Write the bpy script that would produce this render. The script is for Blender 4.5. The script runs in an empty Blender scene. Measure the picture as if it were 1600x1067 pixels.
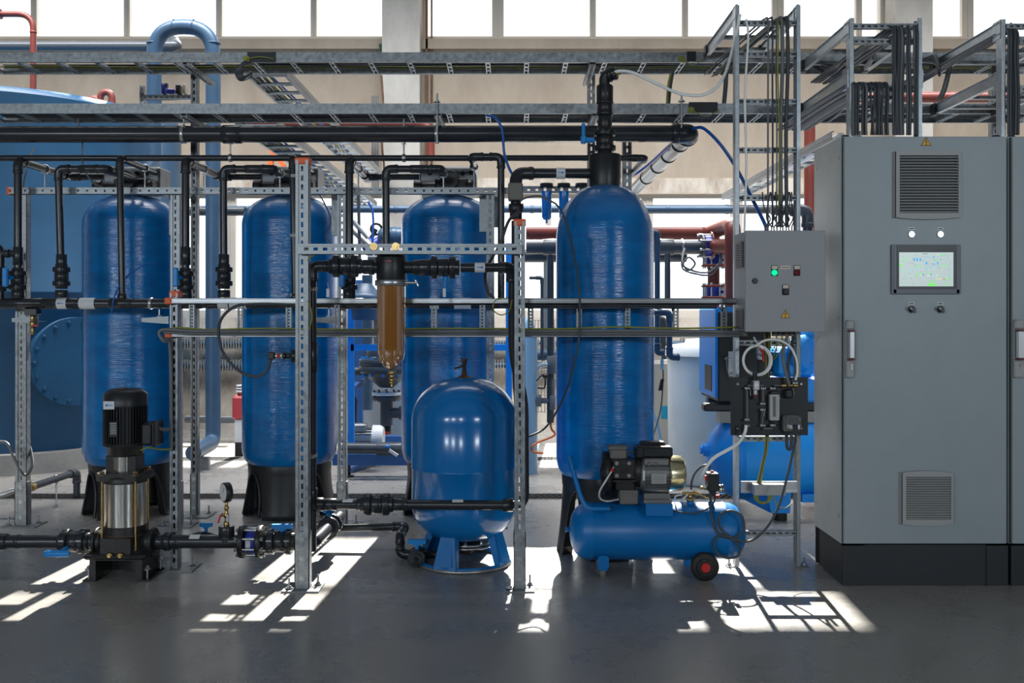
import bpy, math, random
from mathutils import Vector, Matrix
random.seed(7)
R = math.radians
PI = math.pi
SC = bpy.context.scene
COL = SC.collection

# ------------------------------------------------------------------ camera, world, sun, lamps, exposure
F = 1500.0            # focal length in pixels of a 1600 px wide frame
H = 1.33              # eye height
cam = bpy.data.cameras.new('camera')
cam.sensor_width = 36.0
cam.lens = 36.0 * F / 1600.0
cam.shift_y = -(533.5 - 490.0) / 1600.0
cam.clip_start = 0.05
co = bpy.data.objects.new('camera', cam)
COL.objects.link(co)
co.location = (0, 0, H)
co.rotation_euler = (R(90), 0, 0)
SC.camera = co

SC.view_settings.view_transform = 'Standard'
SC.view_settings.look = 'None'
SC.view_settings.gamma = 1.0
SC.view_settings.use_curve_mapping = False
SC.view_settings.exposure = 0.0
SC.cycles.use_denoising = True
SC.cycles.max_bounces = 7
SC.cycles.diffuse_bounces = 3
SC.cycles.glossy_bounces = 4
SC.cycles.transmission_bounces = 6
SC.cycles.transparent_max_bounces = 12
SC.cycles.sample_clamp_indirect = 6.0
SC.cycles.caustics_reflective = False
SC.cycles.caustics_refractive = False

w = bpy.data.worlds.new('daylight')
SC.world = w
w.use_nodes = True
bg = w.node_tree.nodes['Background']
bg.inputs[0].default_value = (0.96, 0.98, 1.0, 1)
bg.inputs[1].default_value = 2.4

def sun_light(name, direction, energy, angle, col):
    l = bpy.data.lights.new(name, 'SUN')
    l.energy = energy
    l.angle = R(angle)
    l.color = col
    o = bpy.data.objects.new(name, l)
    COL.objects.link(o)
    o.rotation_euler = Vector(direction).to_track_quat('-Z', 'Y').to_euler()
    o.location = (1, 14, 6)
    return o
sun_light('sun', (-0.072, -1.0, -0.80), 27.0, 0.6, (1.0, 0.95, 0.87))

def area(name, loc, direction, sx, sy, energy, col):
    l = bpy.data.lights.new(name, 'AREA')
    l.shape = 'RECTANGLE'
    l.size = sx
    l.size_y = sy
    l.energy = energy
    l.color = col
    o = bpy.data.objects.new(name, l)
    COL.objects.link(o)
    o.location = loc
    o.rotation_euler = Vector(direction).to_track_quat('-Z', 'Y').to_euler()
    return o
# daylight entering by the tall windows of the wall behind the camera
for nm, xc, wd in (('window_daylight', -6.7, 1.6), ('window_daylight', -3.7, 0.9), ('window_daylight', -0.9, 0.7), ('window_daylight', 5.2, 1.8)):
    area(nm, (xc, -4.05, 2.5), (0, 1, 0.22), wd, 0.75, 100.0 * wd, (0.80, 0.91, 1.0))

# added fill light above the rear floor and far wall, no skylight there
rl = area('overhead_fill', (-0.5, 8.1, 6.75), (0, 0.36, -1.0), 15.0, 2.4, 1050.0, (0.97, 0.98, 1.0))
rl.data.spread = R(95)

# ------------------------------------------------------------------ helpers
def S(D): return F / D
def X(px, D): return (px - 800.0) * D / F
def Z(py, D): return H + (490.0 - py) * D / F
def P(px, py, D): return Vector((X(px, D), D, Z(py, D)))

class MB:
    def __init__(s):
        s.v = []; s.f = []; s.s = []; s.mi = []; s.m = 0
    def face(s, idx, smooth=False):
        s.f.append(tuple(idx)); s.s.append(smooth); s.mi.append(s.m)
    def cap(s, idx):
        b = len(s.v)
        s.v.extend([s.v[i].copy() for i in idx]); s.face(range(b, b+len(idx)))
    def add(s, vs, fs, smooth=False):
        b = len(s.v)
        s.v.extend([Vector(q) for q in vs])
        for f in fs: s.face([b + i for i in f], smooth)
        return s
    def box(s, x0, x1, y0, y1, z0, z1):
        if x0 > x1: x0, x1 = x1, x0
        if y0 > y1: y0, y1 = y1, y0
        if z0 > z1: z0, z1 = z1, z0
        vs = [(x0,y0,z0),(x1,y0,z0),(x1,y1,z0),(x0,y1,z0),(x0,y0,z1),(x1,y0,z1),(x1,y1,z1),(x0,y1,z1)]
        return s.add(vs, [(3,2,1,0),(4,5,6,7),(0,1,5,4),(1,2,6,5),(2,3,7,6),(3,0,4,7)])
    def obox(s, c, ax, sz):
        """oriented box: centre, three unit axes, three full sizes"""
        c = Vector(c); a, b, d = [Vector(k) * (z / 2) for k, z in zip(ax, sz)]
        vs = []
        for k in (-1, 1):
            for i, j in ((-1,-1),(1,-1),(1,1),(-1,1)):
                vs.append(c + a*i + b*j + d*k)
        return s.add(vs, [(3,2,1,0),(4,5,6,7),(0,1,5,4),(1,2,6,5),(2,3,7,6),(3,0,4,7)])
    def bev(s, x0, x1, y0, y1, z0, z1, b):
        """box with chamfered vertical and horizontal edges (superellipsoid-like rounding by 3 layers)"""
        def ring(ix, z):
            return [(x0+ix+b,y0+ix,z),(x1-ix-b,y0+ix,z),(x1-ix,y0+ix+b,z),(x1-ix,y1-ix-b,z),(x1-ix-b,y1-ix,z),(x0+ix+b,y1-ix,z),(x0+ix,y1-ix-b,z),(x0+ix,y0+ix+b,z)]
        rs = [ring(b*0.8, z0), ring(0, z0+b), ring(0, z1-b), ring(b*0.8, z1)]
        vs = [q for r in rs for q in r]; fs = []
        for k in range(3):
            for i in range(8):
                j = (i+1) % 8
                fs.append((k*8+i, k*8+j, k*8+8+j, k*8+8+i))
        fs.append(tuple(range(7, -1, -1))); fs.append(tuple(range(24, 32)))
        return s.add(vs, fs)
    def lathe(s, o, ax, prof, seg=20, smooth=True, caps=True, ref=None):
        """prof = [(t, r)...] along axis ax from o"""
        o = Vector(o); ax = Vector(ax).normalized()
        u = ax.orthogonal().normalized() if ref is None else (Vector(ref) - ax * Vector(ref).dot(ax)).normalized()
        w_ = ax.cross(u)
        b = len(s.v); n = len(prof)
        for t, r in prof:
            for k in range(seg):
                a = 2*PI*k/seg
                s.v.append(o + ax*t + (u*math.cos(a) + w_*math.sin(a))*max(r, 1e-5))
        for i in range(n-1):
            for k in range(seg):
                j = (k+1) % seg
                s.face((b+i*seg+k, b+i*seg+j, b+(i+1)*seg+j, b+(i+1)*seg+k), smooth)
        if caps:
            if prof[0][1] > 1e-4: s.cap([b+k for k in range(seg-1, -1, -1)])
            if prof[-1][1] > 1e-4: s.cap([b+(n-1)*seg+k for k in range(seg)])
        return s
    def prof(s, o, ax, pr, seg=20, smooth=False):
        """stepped profile with sharp edges: list of (t0, t1, r) sleeves"""
        for t0, t1, r in pr:
            c = min(0.0025, abs(t1-t0)*0.2, r*0.2)
            b = len(s.f)
            s.lathe(o, ax, [(t0, r-c), (t0+c, r), (t1-c, r), (t1, r-c)], seg, True)
        return s
    def cyl(s, a, b, r, seg=14, r2=None, smooth=True):
        a = Vector(a); b = Vector(b)
        return s.lathe(a, b-a, [(0, r), ((b-a).length, r if r2 is None else r2)], seg, smooth)
    def tube(s, pts, r, seg=12, closed=False, caps=True):
        pts = [Vector(p) for p in pts]
        n = len(pts)
        tan = []
        for i in range(n):
            if closed: t = pts[(i+1) % n] - pts[i-1]
            elif i == 0: t = pts[1]-pts[0]
            elif i == n-1: t = pts[-1]-pts[-2]
            else: t = (pts[i+1]-pts[i]).normalized() + (pts[i]-pts[i-1]).normalized()
            tan.append(t.normalized() if t.length > 1e-9 else Vector((0,0,1)))
        u = tan[0].orthogonal().normalized()
        b = len(s.v)
        for i in range(n):
            if i: 
                u = u - tan[i]*u.dot(tan[i])
                u = u.normalized() if u.length > 1e-6 else tan[i].orthogonal().normalized()
            w_ = tan[i].cross(u)
            rr = r[i] if isinstance(r, (list, tuple)) else r
            for k in range(seg):
                a = 2*PI*k/seg
                s.v.append(pts[i] + (u*math.cos(a)+w_*math.sin(a))*rr)
        m = n if closed else n-1
        for i in range(m):
            i2 = (i+1) % n
            for k in range(seg):
                j = (k+1) % seg
                s.face((b+i*seg+k, b+i*seg+j, b+i2*seg+j, b+i2*seg+k), True)
        if caps and not closed:
            s.cap([b+k for k in range(seg-1,-1,-1)]); s.cap([b+(n-1)*seg+k for k in range(seg)])
        return s
    def torus(s, c, ax, R_, r, seg=28, rs=8):
        ax = Vector(ax).normalized(); u = ax.orthogonal().normalized(); w_ = ax.cross(u); c = Vector(c)
        return s.tube([c + (u*math.cos(2*PI*k/seg)+w_*math.sin(2*PI*k/seg))*R_ for k in range(seg)], r, rs, True)
    def prism(s, poly, d):
        """closed 3D polygon extruded along vector d"""
        n = len(poly); d = Vector(d)
        vs = [Vector(p) for p in poly] + [Vector(p)+d for p in poly]
        fs = [tuple(range(n-1,-1,-1)), tuple(range(n, 2*n))]
        for i in range(n):
            j = (i+1) % n
            fs.append((i, j, n+j, n+i))
        return s.add(vs, fs)
    def strip(s, a, b, up, t, wd):
        """flat bar from a to b, up = width direction"""
        a = Vector(a); b = Vector(b); ax = (b-a); L = ax.length; ax.normalize(); up = Vector(up).normalized()
        return s.obox((a+b)/2, (ax, up, ax.cross(up)), (L, wd, t))

def bend(pts, rad, n=6):
    """round the corners of a polyline"""
    pts = [Vector(p) for p in pts]
    out = [pts[0]]
    for i in range(1, len(pts)-1):
        a, b, c = pts[i-1], pts[i], pts[i+1]
        d1 = (a-b); d2 = (c-b)
        r = rad[i-1] if isinstance(rad, (list, tuple)) else rad
        l = min(r, d1.length*0.49, d2.length*0.49)
        p1 = b + d1.normalized()*l; p2 = b + d2.normalized()*l
        for k in range(n+1):
            t = k/n
            out.append(p1*(1-t)**2 + b*2*t*(1-t) + p2*t*t)
    out.append(pts[-1])
    return out

def spl(pts, n=8):
    pts = [Vector(p) for p in pts]
    q = [pts[0]*2-pts[1]] + pts + [pts[-1]*2-pts[-2]]
    out = []
    for i in range(1, len(q)-2):
        p0, p1, p2, p3 = q[i-1:i+3]
        for k in range(n):
            t = k/n
            out.append(0.5*((2*p1) + (p2-p0)*t + (2*p0-5*p1+4*p2-p3)*t*t + (3*p1-p0-3*p2+p3)*t**3))
    out.append(pts[-1])
    return out

WL = {}
def tag(o, label=None, cat=None, group=None, kind=None):
    if label: o['label'] = label
    if cat: o['category'] = cat
    if group: o['group'] = group
    if kind: o['kind'] = kind
    return o
def thing(name, label, cat, loc, group=None):
    o = bpy.data.objects.new(name, None)
    COL.objects.link(o)
    o.location = Vector(loc); o.empty_display_size = 0.05
    WL[o.name] = Vector(loc)
    return tag(o, label, cat, group)
def mesh_of(mb, name, mat, org):
    me = bpy.data.meshes.new(name)
    org = Vector(org)
    me.from_pydata([v-org for v in mb.v], [], mb.f)
    me.polygons.foreach_set('use_smooth', mb.s)
    ms = mat if isinstance(mat, (list, tuple)) else [mat]
    for m in ms: me.materials.append(m)
    if len(ms) > 1: me.polygons.foreach_set('material_index', mb.mi)
    me.update()
    return me
SPLIT = {'tee_fitting', 'tee', 'end_block', 'fins', 'base_rail', 'coupling', 'sleeve', 'cable_gland', 'tank_lug', 'port_hole', 'bolt', 'vent_plug', 'flange', 'flange_bolts', 'lower_flange', 'screw', 'panel_screw', 'roof_bolt', 'hanger_bolt', 'support', 'mounting_beam', 'pipe_clamp', 'cable_tie', 'boss', 'drain_plug', 'weld_seam', 'cross_brace', 'rear_post', 'axle_bracket', 'red_tap', 'tag', 'air_tube', 'lever', 'brass_fittings'}
def pieces(mb, gap=0.012):
    n = len(mb.v); par = list(range(n))
    def fd(i):
        while par[i] != i: par[i] = par[par[i]]; i = par[i]
        return i
    for f in mb.f:
        a = fd(f[0])
        for i in f[1:]: par[fd(i)] = a
    box = {}
    for i in range(n):
        r = fd(i); v = mb.v[i]; b = box.get(r)
        if b is None: box[r] = [list(v), list(v)]
        else:
            for k in range(3):
                if v[k] < b[0][k]: b[0][k] = v[k]
                if v[k] > b[1][k]: b[1][k] = v[k]
    ks = list(box); cl = {k: k for k in ks}
    def fc(k):
        while cl[k] != k: k = cl[k]
        return k
    for i, a in enumerate(ks):
        for b in ks[i+1:]:
            A, B = box[a], box[b]
            if all(A[0][k]-gap <= B[1][k] and B[0][k]-gap <= A[1][k] for k in range(3)): cl[fc(a)] = fc(b)
    out = {}
    for q, f in enumerate(mb.f):
        r = fc(fd(f[0])); out.setdefault(r, []).append(q)
    res = []
    for fs in out.values():
        m = MB(); mp = {}
        for q in fs:
            idx = []
            for i in mb.f[q]:
                if i not in mp: mp[i] = len(m.v); m.v.append(mb.v[i])
                idx.append(mp[i])
            m.f.append(tuple(idx)); m.s.append(mb.s[q]); m.mi.append(mb.mi[q])
        res.append(m)
    return res
def part(name, mb, mat, parent, label=None):
    if name in SPLIT:
        ps = pieces(mb, 0.04 if name == 'fins' else 0.012)
        if len(ps) > 1:
            return [part1(name, m, mat, parent, label) for m in ps][0]
    return part1(name, mb, mat, parent, label)
def part1(name, mb, mat, parent, label=None):
    org = WL[parent.name]
    o = bpy.data.objects.new(name, mesh_of(mb, name, mat, org))
    COL.objects.link(o)
    o.parent = parent
    WL[o.name] = org
    if label: o['label'] = label
    return o
def solo(name, mb, mat, label, cat, group=None, kind=None, org=None):
    if org is None:
        xs = [v.x for v in mb.v]; ys = [v.y for v in mb.v]; zs = [v.z for v in mb.v]
        org = Vector(((min(xs)+max(xs))/2, (min(ys)+max(ys))/2, min(zs)))
    o = bpy.data.objects.new(name, mesh_of(mb, name, mat, org))
    COL.objects.link(o)
    o.location = org
    WL[o.name] = Vector(org)
    return tag(o, label, cat, group, kind)
def struct(name, mb, mat, parent=None):
    if parent is not None: return part(name, mb, mat, parent)
    return solo(name, mb, mat, None, None, kind='structure')
KIDS = {}
def dup(root, d, label=None, group=None):
    r = root.copy(); COL.objects.link(r); r.location = root.location + Vector(d)
    WL[r.name] = WL[root.name] + Vector(d)
    if label: r['label'] = label
    if group: r['group'] = group
    for ch in [o for o in COL.objects if o.parent == root]:
        c = ch.copy(); COL.objects.link(c); c.parent = r; WL[c.name] = WL[r.name]
        for g in [o for o in COL.objects if o.parent == ch]:
            e = g.copy(); COL.objects.link(e); e.parent = c; WL[e.name] = WL[r.name]
    return r

# ------------------------------------------------------------------ materials
def mat(name, col, rough=0.5, metal=0.0, noise=0.0, nscale=8.0, bump=0.0, bscale=60.0, stretch=(1,1,1), rvar=0.0, coat=0.0, spec=0.5, emit=None, es=0.0, alpha=1.0, trans=0.0, col2=None, ior=1.45):
    m = bpy.data.materials.new(name)
    m.use_nodes = True
    nt = m.node_tree; b = nt.nodes['Principled BSDF']
    c = tuple(col) + (1,)
    b.inputs['Base Color'].default_value = c
    b.inputs['Roughness'].default_value = rough
    b.inputs['Metallic'].default_value = metal
    b.inputs['Coat Weight'].default_value = coat
    b.inputs['Coat Roughness'].default_value = 0.12
    b.inputs['Specular IOR Level'].default_value = spec
    b.inputs['Alpha'].default_value = alpha
    b.inputs['Transmission Weight'].default_value = trans
    b.inputs['IOR'].default_value = ior
    if emit:
        b.inputs['Emission Color'].default_value = tuple(emit)+(1,)
        b.inputs['Emission Strength'].default_value = es
    if noise or bump or rvar:
        tc = nt.nodes.new('ShaderNodeTexCoord'); mp = nt.nodes.new('ShaderNodeMapping')
        mp.inputs['Scale'].default_value = stretch
        nt.links.new(tc.outputs['Object'], mp.inputs[0])
        n = nt.nodes.new('ShaderNodeTexNoise'); n.inputs['Scale'].default_value = nscale
        n.inputs['Detail'].default_value = 5; n.inputs['Roughness'].default_value = 0.65
        nt.links.new(mp.outputs[0], n.inputs['Vector'])
        if noise:
            r = nt.nodes.new('ShaderNodeValToRGB')
            r.color_ramp.elements[0].position = 0.3; r.color_ramp.elements[1].position = 0.72
            k0 = col2 if col2 else [max(0, q*(1-noise)) for q in col]
            r.color_ramp.elements[0].color = tuple(k0)+(1,)
            r.color_ramp.elements[1].color = (tuple(min(1, q*(1+noise*0.6)) for q in col) if not col2 else tuple(col))+(1,)
            nt.links.new(n.outputs['Fac'], r.inputs[0]); nt.links.new(r.outputs[0], b.inputs['Base Color'])
        if rvar:
            mr = nt.nodes.new('ShaderNodeMapRange')
            mr.inputs['To Min'].default_value = max(0.03, rough-rvar); mr.inputs['To Max'].default_value = min(1, rough+rvar)
            mr.inputs['From Min'].default_value = 0.3; mr.inputs['From Max'].default_value = 0.7
            nt.links.new(n.outputs['Fac'], mr.inputs[0]); nt.links.new(mr.outputs[0], b.inputs['Roughness'])
        if bump:
            n2 = nt.nodes.new('ShaderNodeTexNoise'); n2.inputs['Scale'].default_value = bscale; n2.inputs['Detail'].default_value = 3
            nt.links.new(mp.outputs[0], n2.inputs['Vector'])
            bp = nt.nodes.new('ShaderNodeBump'); bp.inputs['Strength'].default_value = bump; bp.inputs['Distance'].default_value = 0.01
            nt.links.new(n2.outputs['Fac'], bp.inputs['Height']); nt.links.new(bp.outputs[0], b.inputs['Normal'])
    return m
G = {}
G['galvl'] = mat('bright_galvanised_steel', (0.42,0.46,0.49), 0.35, 0.45, 0.25, 30)
G['galv'] = mat('galvanised_steel', (0.31,0.33,0.345), 0.42, 0.55, 0.45, 30, 0.0, rvar=0.12)
G['galv2'] = mat('dull_galvanised_steel', (0.24,0.25,0.26), 0.5, 0.7, 0.45, 14, 0.05, 90, rvar=0.12)
G['zinc'] = mat('zinc_plated_steel', (0.44,0.45,0.46), 0.3, 0.9)
G['steel'] = mat('brushed_stainless', (0.55,0.53,0.49), 0.22, 1.0, 0.12, 30, 0.03, 200, stretch=(1,1,0.02))
G['pvc'] = mat('black_pvc', (0.022,0.025,0.030), 0.26, 0, 0.2, 6)
G['pvcg'] = mat('dark_grey_pvc', (0.055,0.065,0.078), 0.32)
G['pvcl'] = mat('mid_grey_pvc', (0.16,0.18,0.20), 0.35)
G['black'] = mat('black_plastic', (0.013,0.014,0.016), 0.38)
G['rubber'] = mat('black_rubber', (0.015,0.015,0.015), 0.6)
G['cast'] = mat('black_cast_iron', (0.022,0.021,0.021), 0.42, 0.1, 0.4, 25, 0.1, 120)
G['rust'] = mat('rusty_brown_metal', (0.16,0.085,0.05), 0.6, 0.5, 0.5, 40)
G['brass'] = mat('brass', (0.50,0.34,0.14), 0.32, 1.0, 0.3, 40)
G['gold'] = mat('yellow_passivated_steel', (0.74,0.68,0.42), 0.22, 1.0)
G['paint'] = mat('glossy_blue_paint', (0.002,0.15,0.44), 0.2, 0.0, 0, coat=0.3, bump=0.015, bscale=300)
G['paintm'] = mat('satin_blue_paint', (0.002,0.155,0.45), 0.34, 0.0, 0.12, 5, 0.06, 260)
G['sky'] = mat('bright_blue_paint', (0.010,0.30,0.88), 0.45, 0)
G['tankb'] = mat('dusty_blue_tank_paint', (0.016,0.082,0.17), 0.45, 0, 0.18, 2.5, 0.03, 90)
G['pipeb'] = mat('blue_grey_painted_pipe', (0.045,0.095,0.165), 0.36, 0.0, 0.15, 5)
G['frameb'] = mat('blue_steel_frame_paint', (0.03,0.12,0.36), 0.4)
G['handle'] = mat('blue_valve_handle', (0.01,0.22,0.60), 0.4)
G['cobalt'] = mat('cobalt_blue_casting', (0.02,0.04,0.35), 0.4)
G['red'] = mat('red_oxide_pipe_paint', (0.17,0.035,0.026), 0.42, 0, 0.2, 6)
G['redp'] = mat('red_plastic', (0.55,0.02,0.02), 0.4)
G['orange'] = mat('orange_end_cap', (0.75,0.12,0.03), 0.5)
G['white'] = mat('white_plastic', (0.75,0.76,0.76), 0.4)
G['hose'] = mat('milky_white_hose', (0.85,0.85,0.82), 0.35)
G['sticker'] = mat('white_sticker', (0.62,0.64,0.66), 0.5)
G['arrow'] = mat('blue_arrow_print', (0.01,0.18,0.55), 0.5)
G['cabside'] = mat('cabinet_side_lit_grey', (0.56,0.59,0.57), 0.38, 0.2, 0.12, 3)  # cabinet grey made paler: light falling on the side put into its colour
G['cab'] = mat('light_grey_powder_coat', (0.29,0.33,0.35), 0.42, 0.0, 0.05, 6, 0.05, 500)
G['box'] = mat('grey_textured_box_paint', (0.31,0.315,0.33), 0.5, 0.0, 0.12, 120, 0.06, 500)
G['vent'] = mat('grey_vent_plastic', (0.34,0.345,0.34), 0.5)
G['plinth'] = mat('anthracite_plinth', (0.018,0.020,0.024), 0.5)
G['cable'] = mat('grey_black_cable', (0.05,0.056,0.066), 0.45)
G['cableg'] = mat('grey_cable', (0.14,0.145,0.15), 0.45)
G['cabley'] = mat('yellow_green_earth_cable', (0.24,0.25,0.03), 0.45)
G['cableb'] = mat('blue_air_hose', (0.01,0.10,0.42), 0.3)
G['orangec'] = mat('orange_cable', (0.65,0.16,0.04), 0.5)
G['alu'] = mat('bare_aluminium', (0.42,0.42,0.42), 0.38, 0.8)
G['grey'] = mat('dark_grey_casting', (0.20,0.20,0.20), 0.42, 0.5)
G['tan'] = mat('grey_brown_plastic', (0.14,0.13,0.12), 0.5)
G['concrete'] = mat('pale_concrete', (0.32,0.31,0.29), 0.85, 0, 0.3, 3, 0.15, 40)
G['greenlamp'] = mat('lit_green_lamp', (0.0,0.5,0.2), 0.4, emit=(0.0,0.85,0.35), es=1.0)
G['whitelamp'] = mat('lit_white_lamp', (0.8,0.85,1.0), 0.4, emit=(0.82,0.88,1.0), es=1.0)
G['yellow'] = mat('warning_yellow', (0.75,0.38,0.02), 0.5)
G['poly'] = mat('milky_polyethylene', (0.88,0.93,0.91), 0.45, 0, 0.08, 2)
_b = G['poly'].node_tree.nodes['Principled BSDF']; _b.inputs['Subsurface Weight'].default_value = 0.7; _b.inputs['Subsurface Radius'].default_value = (0.3, 0.3, 0.3); _b.inputs['Subsurface Scale'].default_value = 1.0
G['cream'] = mat('cream_plastic', (0.62,0.56,0.46), 0.5)
G['winframe'] = mat('beige_window_frame', (0.50,0.46,0.40), 0.55)
G['fin'] = mat('pale_painted_fins', (0.34,0.35,0.35), 0.5, 0.3)

def mk_glass():
    m = bpy.data.materials.new('window_glass'); m.use_nodes = True
    nt = m.node_tree; nt.nodes.clear()
    o = nt.nodes.new('ShaderNodeOutputMaterial'); t = nt.nodes.new('ShaderNodeBsdfTransparent'); g = nt.nodes.new('ShaderNodeBsdfGlossy')
    mx = nt.nodes.new('ShaderNodeMixShader'); mx.inputs[0].default_value = 0.06
    t.inputs[0].default_value = (0.96,0.97,0.97,1); g.inputs['Roughness'].default_value = 0.05
    nt.links.new(t.outputs[0], mx.inputs[1]); nt.links.new(g.outputs[0], mx.inputs[2]); nt.links.new(mx.outputs[0], o.inputs[0])
    return m
G['glass'] = mk_glass()
def mk_amber():
    m = bpy.data.materials.new('amber_bowl_plastic'); m.use_nodes = True
    nt = m.node_tree; b = nt.nodes['Principled BSDF']
    b.inputs['Base Color'].default_value = (0.42,0.15,0.006,1); b.inputs['Roughness'].default_value = 0.06
    b.inputs['Transmission Weight'].default_value = 0.35; b.inputs['IOR'].default_value = 2.43
    return m
G['amber'] = mk_amber()
def mk_frp():
    m = bpy.data.materials.new('filament_wound_blue_fibreglass'); m.use_nodes = True
    nt = m.node_tree; b = nt.nodes['Principled BSDF']; L = nt.links
    tc = nt.nodes.new('ShaderNodeTexCoord')
    mp = nt.nodes.new('ShaderNodeMapping'); mp.inputs['Scale'].default_value = (2.2, 2.2, 105)
    L.new(tc.outputs['Object'], mp.inputs[0])
    n = nt.nodes.new('ShaderNodeTexNoise'); n.inputs['Scale'].default_value = 1.6; n.inputs['Detail'].default_value = 4
    L.new(mp.outputs[0], n.inputs['Vector'])
    mp2 = nt.nodes.new('ShaderNodeMapping'); mp2.inputs['Scale'].default_value = (3, 3, 9)
    L.new(tc.outputs['Object'], mp2.inputs[0])
    n2 = nt.nodes.new('ShaderNodeTexNoise'); n2.inputs['Scale'].default_value = 1.5; n2.inputs['Detail'].default_value = 6
    L.new(mp2.outputs[0], n2.inputs['Vector'])
    r = nt.nodes.new('ShaderNodeValToRGB')
    r.color_ramp.elements[0].position = 0.35; r.color_ramp.elements[0].color = (0.0,0.125,0.38,1)
    r.color_ramp.elements[1].position = 0.75; r.color_ramp.elements[1].color = (0.0,0.18,0.51,1)
    L.new(n2.outputs['Fac'], r.inputs[0])
    # dust settled on the dome
    se = nt.nodes.new('ShaderNodeSeparateXYZ'); L.new(tc.outputs['Normal'], se.inputs[0])
    mr = nt.nodes.new('ShaderNodeMapRange'); mr.inputs['From Min'].default_value = 0.25; mr.inputs['From Max'].default_value = 1.0
    mr.inputs['To Max'].default_value = 0.75; L.new(se.outputs['Z'], mr.inputs[0])
    mu = nt.nodes.new('ShaderNodeMath'); mu.operation = 'MULTIPLY'; L.new(mr.outputs[0], mu.inputs[0]); L.new(n2.outputs['Fac'], mu.inputs[1])
    mx = nt.nodes.new('ShaderNodeMixRGB'); mx.inputs[2].default_value = (0.16,0.15,0.13,1)
    L.new(mu.outputs[0], mx.inputs[0]); L.new(r.outputs[0], mx.inputs[1]); L.new(mx.outputs[0], b.inputs['Base Color'])
    m3 = nt.nodes.new('ShaderNodeMapRange'); m3.inputs['To Min'].default_value = 0.08; m3.inputs['To Max'].default_value = 0.22
    m3.inputs['From Min'].default_value = 0.3; m3.inputs['From Max'].default_value = 0.7
    L.new(n.outputs['Fac'], m3.inputs[0]); L.new(m3.outputs[0], b.inputs['Roughness'])
    bp = nt.nodes.new('ShaderNodeBump'); bp.inputs['Strength'].default_value = 0.45; bp.inputs['Distance'].default_value = 0.004
    L.new(n.outputs['Fac'], bp.inputs['Height']); L.new(bp.outputs[0], b.inputs['Normal'])
    return m
G['frp'] = mk_frp()
def mk_floor():
    m = bpy.data.materials.new('grey_resin_floor'); m.use_nodes = True
    nt = m.node_tree; b = nt.nodes['Principled BSDF']; L = nt.links
    tc = nt.nodes.new('ShaderNodeTexCoord')
    n = nt.nodes.new('ShaderNodeTexNoise'); n.inputs['Scale'].default_value = 2.4; n.inputs['Detail'].default_value = 7; n.inputs['Roughness'].default_value = 0.7
    L.new(tc.outputs['Object'], n.inputs['Vector'])
    r = nt.nodes.new('ShaderNodeValToRGB')
    r.color_ramp.elements[0].position = 0.32; r.color_ramp.elements[0].color = (0.255,0.240,0.222,1)
    r.color_ramp.elements[1].position = 0.72; r.color_ramp.elements[1].color = (0.300,0.285,0.265,1)
    L.new(n.outputs['Fac'], r.inputs[0]); L.new(r.outputs[0], b.inputs['Base Color'])
    m3 = nt.nodes.new('ShaderNodeMapRange'); m3.inputs['To Min'].default_value = 0.20; m3.inputs['To Max'].default_value = 0.40
    m3.inputs['From Min'].default_value = 0.35; m3.inputs['From Max'].default_value = 0.65
    L.new(n.outputs['Fac'], m3.inputs[0]); L.new(m3.outputs[0], b.inputs['Roughness'])
    n2 = nt.nodes.new('ShaderNodeTexNoise'); n2.inputs['Scale'].default_value = 160; n2.inputs['Detail'].default_value = 2
    L.new(tc.outputs['Object'], n2.inputs['Vector'])
    bp = nt.nodes.new('ShaderNodeBump'); bp.inputs['Strength'].default_value = 0.10; bp.inputs['Distance'].default_value = 0.004
    L.new(n2.outputs['Fac'], bp.inputs['Height']); L.new(bp.outputs[0], b.inputs['Normal'])
    return m
G['floor'] = mk_floor()
def mk_wall(name, c0, c1, sc=0.8):
    m = bpy.data.materials.new(name); m.use_nodes = True
    nt = m.node_tree; b = nt.nodes['Principled BSDF']; L = nt.links
    tc = nt.nodes.new('ShaderNodeTexCoord')
    n = nt.nodes.new('ShaderNodeTexNoise'); n.inputs['Scale'].default_value = sc; n.inputs['Detail'].default_value = 8; n.inputs['Roughness'].default_value = 0.68
    mp = nt.nodes.new('ShaderNodeMapping'); mp.inputs['Scale'].default_value = (1.6,1,0.7)
    L.new(tc.outputs['Object'], mp.inputs[0]); L.new(mp.outputs[0], n.inputs['Vector'])
    r = nt.nodes.new('ShaderNodeValToRGB')
    r.color_ramp.elements[0].position = 0.3; r.color_ramp.elements[0].color = tuple(c0)+(1,)
    r.color_ramp.elements[1].position = 0.6; r.color_ramp.elements[1].color = tuple(c1)+(1,)
    L.new(n.outputs['Fac'], r.inputs[0]); L.new(r.outputs[0], b.inputs['Base Color'])
    b.inputs['Roughness'].default_value = 0.85
    n2 = nt.nodes.new('ShaderNodeTexNoise'); n2.inputs['Scale'].default_value = 30
    L.new(tc.outputs['Object'], n2.inputs['Vector'])
    bp = nt.nodes.new('ShaderNodeBump'); bp.inputs['Strength'].default_value = 0.15; bp.inputs['Distance'].default_value = 0.01
    L.new(n2.outputs['Fac'], bp.inputs['Height']); L.new(bp.outputs[0], b.inputs['Normal'])
    return m
G['wall'] = mk_wall('beige_painted_wall', (0.29,0.235,0.18), (0.385,0.325,0.255))
G['pillar'] = mk_wall('worn_plaster', (0.36,0.34,0.31), (0.50,0.48,0.44), 1.6)
G['dirty'] = mk_wall('crumbling_concrete_wall', (0.30,0.24,0.18), (0.55,0.50,0.43), 3.0)
G['hall'] = mat('hall_grey_paint', (0.30,0.30,0.30), 0.8)
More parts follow.
